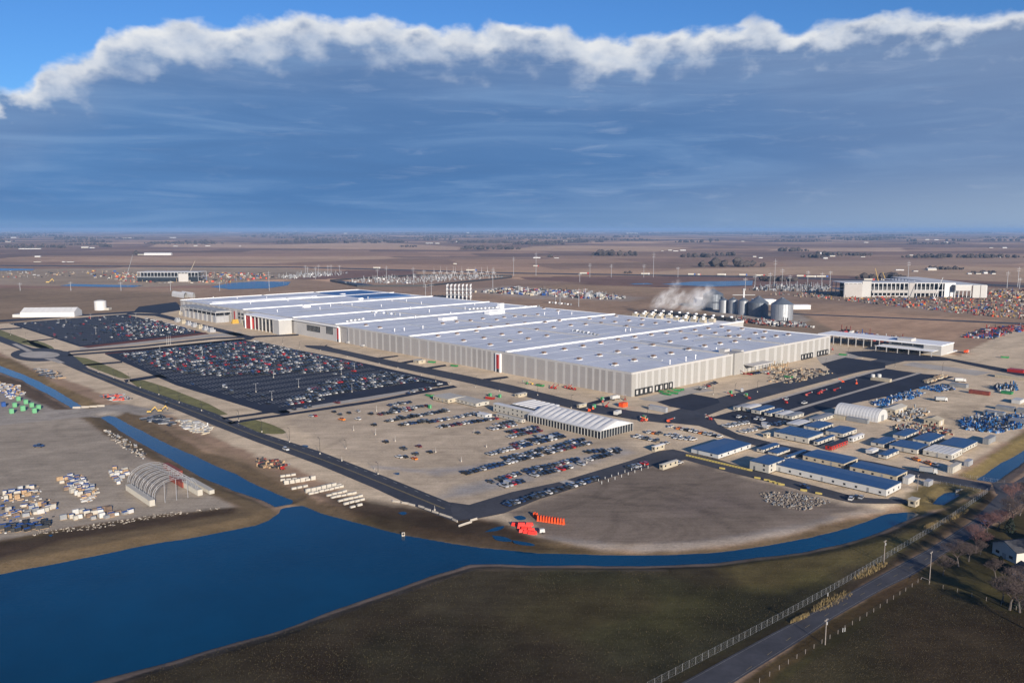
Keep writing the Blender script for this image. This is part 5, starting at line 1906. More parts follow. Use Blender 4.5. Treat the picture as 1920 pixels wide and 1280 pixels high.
AU = math.atan2(Ud.y, Ud.x)
AV = THETA
random.seed(5)
ROWS = [
    ((730, 761), (768, 755), 'in the short topmost gravel row'),
    ((735, 770), (798, 762), 'in the second gravel row down'),
    ((712, 778), (772, 769), 'in the third gravel row down'),
    ((725, 791), (838, 771), 'in the fourth gravel row down'),
    ((752, 798), (800, 791), 'at the left of the fifth gravel row'),
    ((804, 793), (897, 776), 'at the right of the fifth gravel row'),
    ((824, 802), (930, 786), 'in the sixth gravel row down'),
    ((922, 806), (965, 798), 'in the small block left of the marquee, front'),
    ((931, 798), (960, 793), 'in the small block left of the marquee, back'),
    ((949, 822), (1010, 809), 'in the block beside the marquee wall, front'),
    ((956, 812), (1005, 802), 'in the block beside the marquee wall, back'),
    ((918, 853), (1055, 820), 'in the double row below the marquee, front'),
    ((963, 835), (1045, 815), 'in the double row below the marquee, back'),
    ((873, 889), (1000, 857), 'in the longest double row, front left half'),
    ((1006, 856), (1104, 832), 'in the longest double row, front right half'),
    ((950, 862), (1090, 826), 'in the longest double row, back line'),
    ((920, 905), (968, 891), 'in the nearest double row, back left part'),
    ((972, 890), (1080, 863), 'in the nearest double row, back right part'),
    ((945, 913), (978, 904), 'in the short line nearest the pond'),
    ((1002, 893), (1090, 872), 'in the nearest double row, front line'),
    ((1105, 863), (1142, 854), 'in the block by the gate hut, front'),
    ((1103, 849), (1160, 845), 'in the block by the gate hut, back'),
]
for a, c, lb in ROWS:
    car_row(a, c, lb, AU)
car_row((950, 948), (1052, 918), 'queued on the site road, left part', AU, .95)
car_row((1060, 917), (1118, 898), 'queued on the site road, middle part', AU, .95)
car_row((1160, 884), (1208, 871), 'queued on the site road by the guard hut', AU, .75)
PU = ['white'] * 8 + ['black'] * 2 + ['silver'] * 2
OR = ['orange', 'orange', 'black', 'white', 'dark grey', 'white']
car_row((1257, 801), (1350, 820), 'in the line along the cross road verge', AV, .9, PU + ['orange', 'orange', 'dark grey'], 3.1)
car_row((1218, 812), (1292, 822), 'in the middle line right of the marquee', AV, .9, PU + OR, 3.1)
car_row((1268, 822), (1300, 826), 'in the little line by the broad office hall', AV, .9, PU, 3.1)
car_row((1194, 820), (1250, 832), 'in the front line right of the marquee', AV, .9, PU + ['dark grey'] * 3, 3.1)
car_row((1386, 783), (1430, 788), 'in the back line before the yard trailers', AV, .85, PU + ['red'], 3.1)
car_row((1362, 801), (1398, 794), 'in the line of white pickups by the cross road', AU, .95, ['white'], 2.9, ['pickup', 'estate car'])
car_row((1393, 811), (1432, 803), 'in the front line before the low shelter', AU, .9, PU, 2.9)
car_row((1436, 799), (1472, 794), 'in the dark group before the low shelter', AU, .9, ['black', 'dark blue', 'silver'], 2.9)
car_row((1310, 731), (1345, 717), 'along the short factory facade', AU, .6, PAL, 4.0)
car_row((1396, 704), (1440, 697), 'beside the entrance canopy of the factory', AU, .8, PAL, 3.0)
SINGLE = [((583, 781), 'silver', 'saloon'), ((590, 780.5), 'red', 'saloon'), ((626, 773), 'black', 'saloon'), ((637, 778), 'dark grey', 'saloon'), ((654, 775), 'black', 'saloon'),
          ((671, 772), 'silver', 'saloon'), ((695, 777), 'black', 'estate car'), ((641, 788), 'orange', 'pickup'), ((671, 787), 'white', 'estate car'), ((701, 798), 'black', 'estate car'),
          ((723, 830), 'black', 'estate car'), ((785, 838), 'maroon', 'saloon'), ((757, 843), 'dark grey', 'pickup'), ((779, 853), 'dark grey', 'estate car'), ((806, 849), 'black', 'saloon'),
          ((748, 858), 'white', 'saloon'), ((759, 858), 'black', 'saloon'), ((777, 861), 'orange', 'saloon'), ((895, 813), 'dark grey', 'saloon'), ((1156, 849.5), 'black', 'saloon'),
          ((632, 756), 'maroon', 'pickup'), ((551, 766 + 2), 'black', 'saloon'), ((571, 765), 'dark blue', 'estate car'), ((580, 763), 'dark grey', 'saloon'),
          ((765, 738), 'dark blue', 'saloon'), ((774, 735), 'white', 'saloon'), ((786, 732), 'white', 'saloon'), ((798, 730), 'black', 'saloon'), ((820, 725), 'black', 'saloon')]
for i, ((px, py), c_, kd) in enumerate(SINGLE):
    CARS.append((G(px, py), AU + random.uniform(-.15, .15), kd, c_, f'{c_} {kd} standing apart on the gravel, {ordw(i + 1)} of the scattered cars', 'cars scattered on the gravel car park'))
NS = len(CARS)
ROADC = [((536, 844), 'white', 'estate car', math.atan2(-0.62, 1) - .25, 'white estate car driving alone down the main road'),
         ((313, 758), 'black', 'estate car', math.atan2(-0.62, 1) - .25, 'black estate car driving down the main road between the grass verge and the canal'),
         ((73, 838), 'dark blue', 'pickup', 0.0, 'dark blue pickup alone on the wide gravel yard'),
         ((1596, 937), 'white', 'estate car', AV + .2, 'white estate car parked before the longest office'),
         ((1606, 934), 'black', 'estate car', AV + .2, 'black estate car parked before the longest office'),
         ((1615, 934), 'silver', 'saloon', AV + .2, 'silver saloon parked before the longest office'),
         ((1508, 915), 'dark blue', 'pickup', AV + 1.2, 'dark blue pickup with yellow barrier beside it on the site road'),
         ((1848, 982), 'dark blue', 'saloon', AV - .1, 'dark blue saloon on the public road beside the bare trees'),
         ((1274, 869), 'white', 'saloon', AV, 'white saloon beside the cream guard hut'),
         ((1753, 874), 'white', 'pickup', AV + 1.2, 'white pickup in shade before the pale-roofed trailer'),
         ((1717, 863), 'orange', 'pickup', AV + 1.0, 'orange pickup left of two before the pale-roofed trailer'),
         ((1740, 870), 'orange', 'pickup', AV + 1.0, 'orange pickup right of two before the pale-roofed trailer'),
         ((1391, 737 - 3), 'white', 'van', AV + .6, 'white van on the gravel by the short factory facade'),
         ((680, 650), 'white', 'van', AU, 'white van by the long facade'), ((652, 644), 'white', 'van', AU, 'white van close to the office windows'),
         ((1508, 757), 'white', 'pickup', AV, 'white pickup in the lorry yard'), ((1475, 750), 'white', 'pickup', AV + .3, 'white flatbed pickup at the left of the lorry yard')]
for (px, py), c_, kd, a_, lb in ROADC:
    CARS.append((G(px, py), a_, kd, c_, lb, None))
# the two asphalt lots, bay by bay
random.seed(9)
FULL = [[(225, 665), (452, 640), (640, 675), (700, 683), (620, 698), (430, 706), (350, 702), (290, 688)],
        [(655, 703), (745, 702), (795, 714), (780, 721), (560, 756), (520, 762), (548, 745), (600, 722)]]
HALF = [[(240, 668), (452, 640), (560, 665), (520, 700), (300, 690)], [(540, 757), (570, 730), (600, 715), (520, 745)]]
LOTA = [[(190, 612), (280, 600), (380, 622), (330, 628), (250, 632), (200, 628)]]
EDGE = [(480, 640), (660, 682)]
for t_, ri, side, k_, p in BAYS:
    c = p + Ud * 2.6
    q = PX(c.x, c.y)
    pr = 0.0
    if t_ == 'B':
        if inpoly(*q, FULL[0]):
            pr = .88
        elif inpoly(*q, FULL[1]):
            pr = .92
        elif q[0] > 250:
            pr = .015
    else:
        if inpoly(*q, LOTA[0]):
            pr = .62
        else:
            pr = .07
    if random.random() < pr:
        CARS.append((c, AU + (math.pi if random.random() < .5 else 0), pick_kind(), random.choice(PAL[8:] + ['red'] * 2), None, None))
for (a, c, n_) in (((480, 641), (665, 684), 46), ((715, 698), (830, 722), 22), ((275, 598), (350, 617), 14)):
    for i in range(n_):
        p = G(a[0] + (c[0] - a[0]) * i / n_, a[1] + (c[1] - a[1]) * i / n_)
        CARS.append((p, AV + random.uniform(-.05, .05), pick_kind(), random.choice(PAL), None, None))
for i in range(44):
    px = 545 + random.random() * 260
    py = 766 - (px - 545) * .143 + 0.5
    if px > 760 and random.random() < .8:
        CARS.append((G(px, py), AU, pick_kind(), random.choice(PAL), None, None))
named = sorted([c for c in CARS if c[4]], key=lambda c: c[0].y)
rest = [c for c in CARS if not c[4]]
keep = named[:300]
# nearest of the unnamed fill up to 300, everything farther becomes one mass
rest += named[300:]
rest.sort(key=lambda c: c[0].y)
if len(keep) < 300:
    for i, c in enumerate(rest[:300 - len(keep)]):
        keep.append(c[:4] + (f'{c[3]} {c[2]} in the asphalt car park, {ordw((i % 79) + 1)} nearest the camera', 'cars on the asphalt car park'))
    rest = rest[300 - len([c for c in keep if c in named]):]
used = {}
for c in keep:
    p, rot, kd, cc, lb, gr = c
    used[lb] = used.get(lb, 0) + 1
    o = put('parked_car', CARB[kd, cc], None, p + Vector((0, 0, .16)), rot)
    tag(o, lb, 'car', gr)
    L_, W_ = DIM[kd]
    put('windows', CARG_[kd], o)
    for sx in (-.31, .31):
        for sy in (-1, 1):
            put('wheel', WHEEL, o, (sx * L_, sy * (W_ - .08), 0.34 - .16 + .12))
mb = MB()
mlist = list(CARM.values()) + [M_CARGL, M_TYRE]
names = list(CARM.keys())
for p, rot, kd, cc, lb, gr in rest:
    b_, g_ = SHAPES[kd]
    cs_, sn = math.cos(rot), math.sin(rot)
    for src, mi in ((b_, names.index(cc)), (g_, len(names))):
        k = len(mb.v)
        mb.v += [(p.x + x_ * cs_ - y_ * sn, p.y + x_ * sn + y_ * cs_, z_ + .1) for x_, y_, z_ in src.v]
        for f in src.f:
            mb.f.append(tuple(k + i for i in f))
            mb.mi.append(mi)
    mb.cur = len(names) + 1
    k = len(mb.v)
    mb.box(-1.9, 1.9, -.85, .85, 0.12, 0.42)
    for i in range(k, len(mb.v)):
        x_, y_, z_ = mb.v[i]
        mb.v[i] = (p.x + x_ * cs_ - y_ * sn, p.y + x_ * sn + y_ * cs_, z_)
o = mb.build('parked_cars', mlist)
tag(o, 'tight rows of far parked cars filling the two asphalt car parks', 'cars', kind='stuff')
print('cars individual', len(keep), 'mass', len(rest), 'dup labels', [k for k, v in used.items() if v > 1][:5])


# ================================================================ LIGHT POLES, MASTS, UTILITY POLES
def pole(name, px, py, hpx, label, cat, group=None, m=M_DARK, r=0.13, arms=1, base=True, hm=None, rz=0.0, top=None):
    p = G(px, py)
    h = hm or h_at(py, hpx)
    root = empty(name, p, rz)
    tag(root, label, cat, group)
    MB().tube((0, 0, 0), (0, 0, h), r, r * .6, n=6).build('mast', m, root)
    if base:
        MB().tube((0, 0, 0), (0, 0, .9), 0.42, n=8).build('plinth', M_CONC, root)
    for k in range(arms):
        s = 1 if k == 0 else -1
        a_ = MB().tube((0, 0, h - .1), (s * 1.6, 0, h + .1), .07, n=4).build('arm', m, root)
        MB().box(s * 1.6 - .4, s * 1.6 + .4, -.22, .22, h + .05, h + .22).build('lamp_head', m, a_)
    return root


LP = [(600, 851, 31), (543, 829, 27), (491, 810, 23), (649, 841, 16), (709, 889, 22)]
for i, (x_, y_, h_) in enumerate(LP):
    pole('street_lamp', x_, y_, h_, f'tall black street lamp on a concrete plinth beside the main road, {ordw(i + 1)} listed from the pond end of the lamp line' if False else f'black street lamp on pale plinth by the lower main road, {("second", "third", "fourth", "innermost", "nearest")[i]} from the pond', 'street lamp', 'lamps along the lower main road', rz=AU)
LP2 = [(184, 698), (213, 708.5), (242, 714.5), (263, 727), (298, 740), (336, 755), (378, 770), (448, 789), (102, 640), (49, 635), (20, 628), (49, 606), (25, 630 - 22)]
for i, (x_, y_) in enumerate(LP2):
    pole('street_lamp', x_, y_, 8.5 + (y_ - 600) * .055, f'black street lamp along the grass verge, {ordw(i + 1)} from the roundabout', 'street lamp', 'lamps along the upper main road', rz=AU)
LP3 = [(601, 657), (651, 669), (711, 682), (746, 690), (790, 703), (817, 715), (845, 718), (891, 726), (936, 733), (1008, 741), (1071, 765), (1214, 786), (1337, 740), (1378, 741), (1387, 804), (1407, 799), (1420, 735), (1548, 688), (1616, 672), (1678, 688), (1767, 698), (1590, 666), (562, 652), (530, 645)]
for i, (x_, y_) in enumerate(LP3):
    pole('street_lamp', x_, y_, 11 + (y_ - 640) * .11, f'slim black yard lamp on the factory service road, {ordw(i + 1)} in line', 'street lamp', 'lamps along the service road', rz=AV)
LP4 = [(120, 0), (0, 0)]
LOTL = [(241, 630), (300, 622), (180, 626), (124, 605), (170, 598), (255, 596), (330, 607), (300, 660), (380, 668), (440, 655), (520, 672), (600, 690), (330, 690), (513, 708), (601, 697), (640, 702), (665, 694), (560, 726), (510, 750), (700, 720), (480, 735), (660, 735)]
for i, (x_, y_) in enumerate(LOTL):
    pole('car_park_lamp', x_, y_, 10 + (y_ - 600) * .05, f'pale double-headed lamp among the asphalt car park bays, {ordw(i + 1)} of the lot', 'street lamp', 'lamps in the asphalt car parks', m=M_GALV, arms=2, rz=AV)
for i, (x_, y_, h_) in enumerate([(663, 807, 10), (704, 815, 13), (741, 827, 11), (817, 848, 10), (865, 865, 10), (889, 812, 10), (706, 771, 12), (912, 838, 6), (815, 957, 10), (1100, 868, 8), (641, 864, 9), (702, 880, 5)]):
    pole('marker_post', x_, y_, h_, f'thin white marker post standing on the gravel car park, {ordw(i + 1)} of its kind', 'post', 'white posts on the gravel', m=M_WHITE, r=.09, arms=0)
for i, (x_, y_, h_) in enumerate([(313, 647, 18), (316.5, 646.5, 19), (320, 646, 18)]):
    pole('flagpole', x_, y_, h_, f'white flagpole on the plaza between the two car parks, {("left", "middle", "right")[i]} one', 'flagpole', 'three flagpoles', m=M_WHITE, r=.12, arms=0)
# white bollard tubes along the site road by the guard hut
bol = MB().tube((0, 0, 0), (0, 0, 1.5), .16, n=6).mesh('bollard', M_WHITE)
for i in range(16):
    px = 1122 + i * 6.2
    o = put('bollard', bol, None, G(px, 903 - i * 2.1 + (6 if i % 2 else 0)))
    tag(o, f'white bollard beside the queue on the site road, {ordw(i + 1)} from the left', 'bollard', 'white bollards along the queue')


def upole(px, py, hpx, label, transformer=True, lean=0):
    h = h_at(py, hpx)
    root = empty('utility_pole', G(px, py), .7)
    tag(root, label, 'utility pole')
    MB().tube((0, 0, 0), (lean, 0, h), .17, .12, n=8).build('mast', M_POLEW, root)
    MB().box(-1.0, 1.0, -.07, .07, h - .55, h - .38).build('crossarm', M_POLEW, root)
    for s in (-.85, 0.0, .85):
        MB().tube((s, 0, h - .37), (s, 0, h - .12), .06, n=5).build('insulator', M_WHITE, root)
    if transformer:
        MB().tube((.42, 0, h - 2.0), (.42, 0, h - 1.1), .26, n=8).build('transformer', M_GALV, root)
    return root


upole(1657, 1056, 46, 'wooden utility pole with grey transformer on the straw patch inside the fence')
upole(1742.5, 1092, 62, 'tallest wooden utility pole at the corner of the stubble field', False)
upole(1547, 1208, 52, 'wooden utility pole with transformer between public road and stubble field')
upole(1892, 967, 26, 'wooden utility pole far up the public road', False)
upole(1720, 918, 30, 'wooden pole behind the guard cabin near the culvert', False)

TP = [(725, 532, 498), (708, 530, 503), (963, 518, 481), (1005, 517, 472), (1106, 520, 493), (1146, 520, 495), (1087, 529, 512), (1207, 520, 495), (1225, 520, 472), (1271, 520, 500), (1452, 536, 485),
      (1702, 528, 489), (1888, 540, 508), (1908, 538, 500), (1911, 545, 520), (573, 518, 497), (577, 520, 500), (598, 520, 496), (592, 523, 500), (615, 515, 497), (621, 515, 496), (637, 512, 497), (505, 545, 508),
      (798, 560, 532), (809, 560, 530), (775, 535, 500), (795, 533, 505), (924, 540, 502), (1085, 575, 540), (1097, 560, 540), (1041, 570, 545), (1050, 572, 548), (972, 552, 535), (1540, 545, 510), (1443, 545, 510), (1466, 535, 503), (1514, 535, 507), (1556, 535, 507), (1480, 545, 515),
      (38, 545, 530), (133, 545, 528), (227, 545, 528), (320, 545, 526), (412, 545, 528), (1397, 545, 520), (1415, 545, 513)]
for i, (x_, y0_, y1_) in enumerate(TP):
    p = G(x_, y0_)
    h = h_at(y0_, y0_ - y1_)
    root = empty('power_pylon', p)
    tag(root, f'tall thin pale steel power mast behind the factory, {ordw(i + 1)} of the scattered masts', 'pylon', 'steel power masts')
    MB().tube((0, 0, 0), (0, 0, h), .6, .35, n=6).build('mast', M_GALV, root)
    for q in (.80, .90):
        MB().tube((-4.5, 0, h * q), (4.5, 0, h * q + .6), .22, n=4).build('crossarm', M_GALV, root)
for i, x_ in enumerate((814, 826, 838, 850, 854, 866, 878, 891, 903, 914, 926)):
    yb = 521 - (i % 2) * 1.5
    p = G(x_, yb)
    h = h_at(yb, 21)
    root = empty('lattice_mast', p)
    tag(root, f'pointed lattice mast of the substation, {ordw(i + 1)} from the left', 'pylon', 'lattice masts of the substation')
    for s in (-1, 1):
        MB().tube((s * 5, 0, 0), (0, 0, h * .62), .45, n=4).build('leg', M_GALV, root)
    MB().tube((0, 0, h * .6), (0, 0, h), .35, .15, n=4).build('spire', M_GALV, root)
    MB().box(-6, 6, -.3, .3, h * .45, h * .45 + .7).build('beam', M_GALV, root)


def clutter(name, label, poly_, n, hmax, mats_, seed, smin=1.0, smax=4.0, cat='clutter', tall=.15, kind='stuff'):
    r = random.Random(seed)
    mb = MB()
    xs = [q[0] for q in poly_]
    ys_ = [q[1] for q in poly_]
    c = 0
    while c < n:
        px, py = r.uniform(min(xs), max(xs)), r.uniform(min(ys_), max(ys_))
        if not inpoly(px, py, poly_):
            continue
        c += 1
        p = G(px, py)
        mb.cur = r.randrange(len(mats_))
        a_ = THETA + r.choice((0, 0, .3, -.4, 1.57, 1.2))
        sx, sy = r.uniform(smin, smax), r.uniform(smin, smax) * .5
        h = r.uniform(.3, 1) * hmax
        if r.random() < tall:
            sx, sy, h = .35, .35, h * 2.4
        mb.obox((p.x, p.y, h / 2), (math.cos(a_), math.sin(a_), 0), (-math.sin(a_), math.cos(a_), 0), (0, 0, 1), sx, sy, h / 2)
    o = mb.build(name, mats_)
    return tag(o, label, cat, kind=kind)


clutter('substation_gear', 'low grey switchgear crowd of the fenced substation', [(640, 530), (760, 532), (950, 521), (925, 517), (800, 518), (700, 522)], 420, 5, [M_GREYM, M_GREYM, M_GALV], 1, .5, 2.4, 'substation', .45)
clutter('substation_gear', 'switchgear of the small substation beyond the left pond', [(540, 524), (640, 516), (655, 512), (560, 514), (520, 520)], 170, 5, [M_GALV, M_GREYM, M_GREYM], 2, .5, 2.6, 'substation', .4)
clutter('substation_gear', 'switchgear of the substation left of the half-built block', [(1400, 545), (1550, 548), (1560, 538), (1440, 536)], 280, 6, [M_GALV, M_GREYM, M_DARK], 3, .6, 3, 'substation', .4)
sheet('substation_wall', [(625, 527), (670, 536), (700, 534), (640, 526)], .1, M_DARK)
for nm, pts in (('substation_fence', [(619, 528), (670, 538), (800, 537), (960, 521)]), ('substation_fence', [(619, 527), (780, 517), (960, 518)])):
    mb = MB()
    W_ = GP(pts)
    for a, c in zip(W_[:-1], W_[1:]):
        d = (c - a).normalized()
        nn = Vector((-d.y, d.x, 0))
        mb.obox((a + c) / 2 + Vector((0, 0, 2)), d, nn, (0, 0, 1), (c - a).length / 2, .3, 2.0)
    o = mb.build(nm, M_DARK)
    tag(o, 'black wall around the substation, ' + ('near side' if pts[1][1] > 530 else 'far side'), 'wall')
CL = [M_DIRT, M_DIRT, M_DARK, M_RUST, M_WOODP, M_GREYM, M_DARK, M_DARK, M_CREAM, M_WOODP, M_GREYM, M_WOODP, M_DIRT, M_DARK, M_TRAILER, M_DIRT, M_RUST, M_DARK, M_WHITE, M_RUST, M_RED, M_YELLOW, M_BLUE, M_ORANGE, M_DIRT]
clutter('building_site_clutter', 'dense vehicles and materials around the half-built block on the right', [(1440, 552), (1600, 566), (1840, 592), (1930, 600), (1930, 560), (1700, 556), (1560, 550)], 950, 2.8, CL, 4, .5, 2.8, 'site clutter')
clutter('building_site_clutter', 'vehicles and materials beyond the right end of the half-built block', [(1850, 556), (1940, 560), (1940, 545), (1860, 545)], 200, 4, CL, 5, .8, 4, 'site clutter')
clutter('building_site_clutter', 'machines and materials around the far steel skeleton building', [(180, 522), (250, 530), (420, 531), (520, 522), (500, 512), (370, 512), (150, 508)], 420, 4, CL, 6, .8, 4, 'site clutter')
clutter('building_site_clutter', 'scattered machines on the tan earthworks far left', [(0, 522), (150, 520), (140, 510), (0, 508)], 60, 4, CL[:6], 7, .8, 4, 'site clutter')
clutter('yard_clutter', 'vans, tents and pallets in the yard behind the factory roof', [(890, 548), (1130, 562), (1180, 560), (1100, 547), (960, 540)], 480, 4, [M_WHITE, M_GREYM, M_TRAILER, M_CREAM, M_DARK, M_DARK, M_GREYM, M_BLUE, M_RUST], 8, .8, 5, 'site clutter')
clutter('yard_clutter', 'machines parked behind the rear annex', [(1335, 600), (1450, 612), (1530, 615), (1500, 605), (1380, 597)], 260, 3, [M_DARK, M_GREYM, M_RUST, M_WHITE], 9, .8, 3, 'site clutter')
clutter('yard_clutter', 'boom lifts and materials under the long canopy shed', [(1560, 628), (1700, 648), (1690, 640), (1580, 622)], 160, 5, [M_RED, M_RUST, M_WHITE, M_DARK, M_BLUE], 10, .8, 4, 'site clutter')
clutter('yard_clutter', 'coloured machines in the compound at the right edge beyond the canopy shed', [(1800, 632), (1860, 636), (1920, 620), (1920, 610), (1850, 616)], 260, 2.4, [M_RED, M_RUST, M_DARK, M_GREYM, M_DARK, M_RUST, M_WHITE, M_BLUE], 11, .8, 4, 'site clutter')
clutter('yard_clutter', 'loose materials by the second dock apron', [(1440, 715), (1480, 720), (1560, 700), (1530, 690), (1450, 692)], 260, 1.2, [M_WOODP, M_DARK, M_DIRT, M_CREAM], 12, .5, 2, 'site clutter')
clutter('pallet_heap', 'cream crates along the short facade near the second docks', [(1440, 692), (1470, 692), (1480, 684), (1445, 686)], 50, 2.5, [M_CREAM, M_WOODP], 13, 1, 2.2, 'crates')
BL = [mat('scaffold_blue', (0.010, 0.060, 0.21), .5, var=.4, scale=.5), mat('scaffold_pale_blue', (.03, .13, .32), .5, var=.35, scale=.5), M_DARK, M_WHITE]
clutter('scaffold_heap', 'big heap of bright blue scaffold frames at the right edge', [(1800, 790), (1850, 776), (1925, 780), (1925, 800), (1870, 812), (1810, 806)], 1100, 1.5, BL[:2] + BL[:2] + BL[2:] + [M_GREYM, M_DARK], 14, .3, 1.5, 'scaffold heap', .1)
clutter('scaffold_heap', 'blue scaffold heap by the asphalt yard corner, rightmost of three', [(1722, 728), (1760, 722), (1795, 730), (1760, 735)], 340, 1.3, BL[:2] + BL + [M_GREYM], 15, .3, 1.4, 'scaffold heap', .1)
clutter('scaffold_heap', 'blue scaffold heap by the asphalt yard, second of three', [(1665, 744), (1700, 735), (1735, 737), (1710, 748), (1680, 752)], 340, 1.3, BL[:2] + BL + [M_GREYM], 16, .3, 1.4, 'scaffold heap', .1)
clutter('scaffold_heap', 'blue scaffold heap by the asphalt yard, leftmost of three', [(1634, 756), (1655, 749), (1680, 752), (1665, 760), (1640, 760)], 200, 1.3, BL[:2] + BL + [M_GREYM], 17, .3, 1.3, 'scaffold heap', .1)
clutter('scaffold_heap', 'formwork heap with white posts behind the blue pieces', [(1862, 725), (1900, 722), (1910, 732), (1870, 734)], 260, 1.8, BL + [M_GREYM, M_DARK], 18, .3, 1.4, 'scaffold heap', .3)
clutter('scrap_heap', 'mixed scrap and boards behind the arched fabric hall', [(1668, 785), (1720, 765), (1745, 775), (1710, 788), (1680, 790)], 300, 1.5, [M_WOODP, M_WHITE, M_DARK, M_GREYM, M_CREAM], 19, .4, 1.8, 'heap', .1)
clutter('scrap_heap', 'dark scrap heap between cream shed and trailer cluster', [(1674, 800), (1720, 795), (1780, 806), (1785, 815), (1740, 816), (1690, 812)], 330, 1.4, [M_DARK, M_GREYM, M_WOODP, M_CREAM, M_RUST], 20, .4, 1.8, 'heap', .1)
clutter('pallet_heap', 'pale pipe and pallet stack at the top edge of the asphalt yard', [(1728, 716), (1765, 704), (1775, 706), (1740, 718)], 110, 1.6, [M_WOODP, M_CREAM], 21, .6, 2.0, 'heap', 0)
clutter('scrap_heap', 'dark mats and scrap beside the canal head', [(263, 786), (300, 778), (330, 792), (318, 798), (290, 792)], 60, .8, [M_DARK, M_GREYM, M_DARK], 22, 1, 3.2, 'heap', .05)
clutter('scrap_heap', 'white sheets and blocks heaped between canal and main road', [(330, 785), (370, 790), (400, 802), (385, 815), (345, 805)], 170, .9, [M_WHITE, M_TRAILER, M_GREYM, M_CREAM], 23, .5, 2.2, 'heap', .05)
clutter('scrap_heap', 'dark steel rods and poles heaped beyond the west canal', [(60, 690), (110, 697), (118, 712), (80, 704)], 70, .8, [M_DARK, M_GREYM, M_WOODP], 24, .4, 3.2, 'heap', .05)
clutter('scrap_heap', 'dark and orange pipes heaped below the grass verge', [(185, 742), (225, 738), (245, 748), (215, 752)], 90, .8, [M_DARK, M_GREYM, M_ORANGE, M_WHITE], 25, .4, 3.0, 'heap', .05)
clutter('scrap_heap', 'blue and white parts strewn in the far left yard', [(0, 718), (35, 722), (48, 740), (20, 748), (0, 735)], 150, 1.1, [M_BLUE, M_WHITE, M_GREYM, M_WOODP], 26, .4, 1.8, 'heap', .05)
clutter('machine_scrap', 'orange and black attachments heaped between canal and main road', [(480, 862), (520, 860), (538, 868), (530, 880), (482, 876)], 90, 1.0, [M_WOODP, M_DARK, M_DARK, M_RUST, M_DARK], 27, .3, 1.3, 'heap', .1)
clutter('rubble', 'pale rubble strewn on the brown pad', [(1425, 925), (1480, 922), (1560, 940), (1510, 958), (1440, 945)], 300, .8, [M_DIRT, M_DIRT, M_DIRT, M_GREYM], 28, .15, .7, 'rubble', 0)
clutter('rubble', 'dark and white debris along the canal edge of the left yard', [(192, 805), (225, 815), (275, 850), (268, 862), (215, 830)], 120, .8, [M_DARK, M_CONC, M_GREYM, M_DIRT], 29, .2, 1.0, 'rubble', 0)
clutter('rubble', 'white stones on the lower edge of the left yard', [(60, 995), (160, 985), (300, 962), (420, 950), (430, 953), (300, 970), (170, 993), (60, 1004)], 200, .4, [M_CONC, M_DIRT, M_DIRT], 30, .1, .5, 'rubble', 0)


# ---- stacks of pallets and crates in the left yard: one by one
def crate(px, py, m, lab, s=(2.0, 1.4, 1.5), cap=None, rz=None):
    p = G(px, py)
    rz = THETA + random.uniform(-.3, .3) if rz is None else rz
    o = empty('material_crate', p, rz)
    tag(o, lab, 'crate', 'crates and wrapped pallets in the left yard')
    MB().box(-s[0] / 2, s[0] / 2, -s[1] / 2, s[1] / 2, .16, s[2], top=(.06, .06)).build('load', m, o)
    for k in (-1, 0, 1):
        MB().box(-s[0] / 2, s[0] / 2, k * s[1] * .42 - .06, k * s[1] * .42 + .06, 0, .155).build('skid', M_WOODP, o)
    if cap is not None:
        MB().box(-s[0] / 2 - .06, s[0] / 2 + .06, -s[1] / 2 - .06, s[1] / 2 + .06, s[2] + .005, s[2] + .14, top=(.2, .2)).build('cover', cap, o)
    return o


M_BROWN = mat('brown_wrap', (.17, .12, .09), .8, var=.25, scale=.6)
random.seed(21)
CN = [('white-wrapped', M_WHITE), ('pale', M_TRAILER), ('pale', M_TRAILER), ('wooden', M_WOODP), ('wooden', M_WOODP), ('grey', M_GREYM), ('grey', M_GREYM), ('brown', M_BROWN)]
cl = [
    ('in the long middle heap', [(110, 898), (140, 890), (180, 920), (160, 937), (120, 915)], 46),
    ('in the group behind the hoop frame', [(203, 882), (240, 878), (246, 892), (225, 908), (205, 900)], 18),
    ('in the heap near the left edge', [(5, 928), (50, 910), (70, 918), (55, 930), (10, 940)], 22),
    ('in the rows by the left edge', [(10, 958), (60, 946), (105, 948), (100, 958), (30, 972)], 24),
    ('in the row on the lower yard edge', [(105, 972), (150, 960), (200, 955), (260, 958), (200, 972), (150, 978)], 26),
    ('in the dark pile lower left', [(0, 990), (20, 985), (95, 978), (90, 992), (20, 1000)], 22),
]
for lb, pg, n_ in cl:
    c = 0
    pts = []
    while c < n_:
        px, py = random.uniform(min(q[0] for q in pg), max(q[0] for q in pg)), random.uniform(min(q[1] for q in pg), max(q[1] for q in pg))
        p = G(px, py)
        if not inpoly(px, py, pg) or any((p - q).length < 1.75 for q in pts):
            if random.random() < .002:
                c += 1
            continue
        pts.append(p)
        c += 1
    pts.sort(key=lambda q: q.x / q.y)
    for i, p in enumerate(pts):
        nm, m_ = random.choice(CN) if 'dark' not in lb else ('dark', M_DARK)
        cap = M_BLUE if random.random() < .38 else None
        q = PX(p.x, p.y)
        crate(q[0], q[1], m_, f'{nm} {"blue-capped " if cap else ""}crate, {ordw(i + 1)} from left {lb}', (random.uniform(1.5, 3.0), random.uniform(1.1, 1.8), random.uniform(.9, 2.3)), cap)
clutter('loose_boards', 'pale boards and bags spilling along the middle heap of the left yard', [(135, 892), (150, 890), (184, 920), (172, 940), (150, 940), (165, 920)], 170, .7, [M_WHITE, M_TRAILER, M_WOODP], 31, .3, 1.5, 'boards', 0)
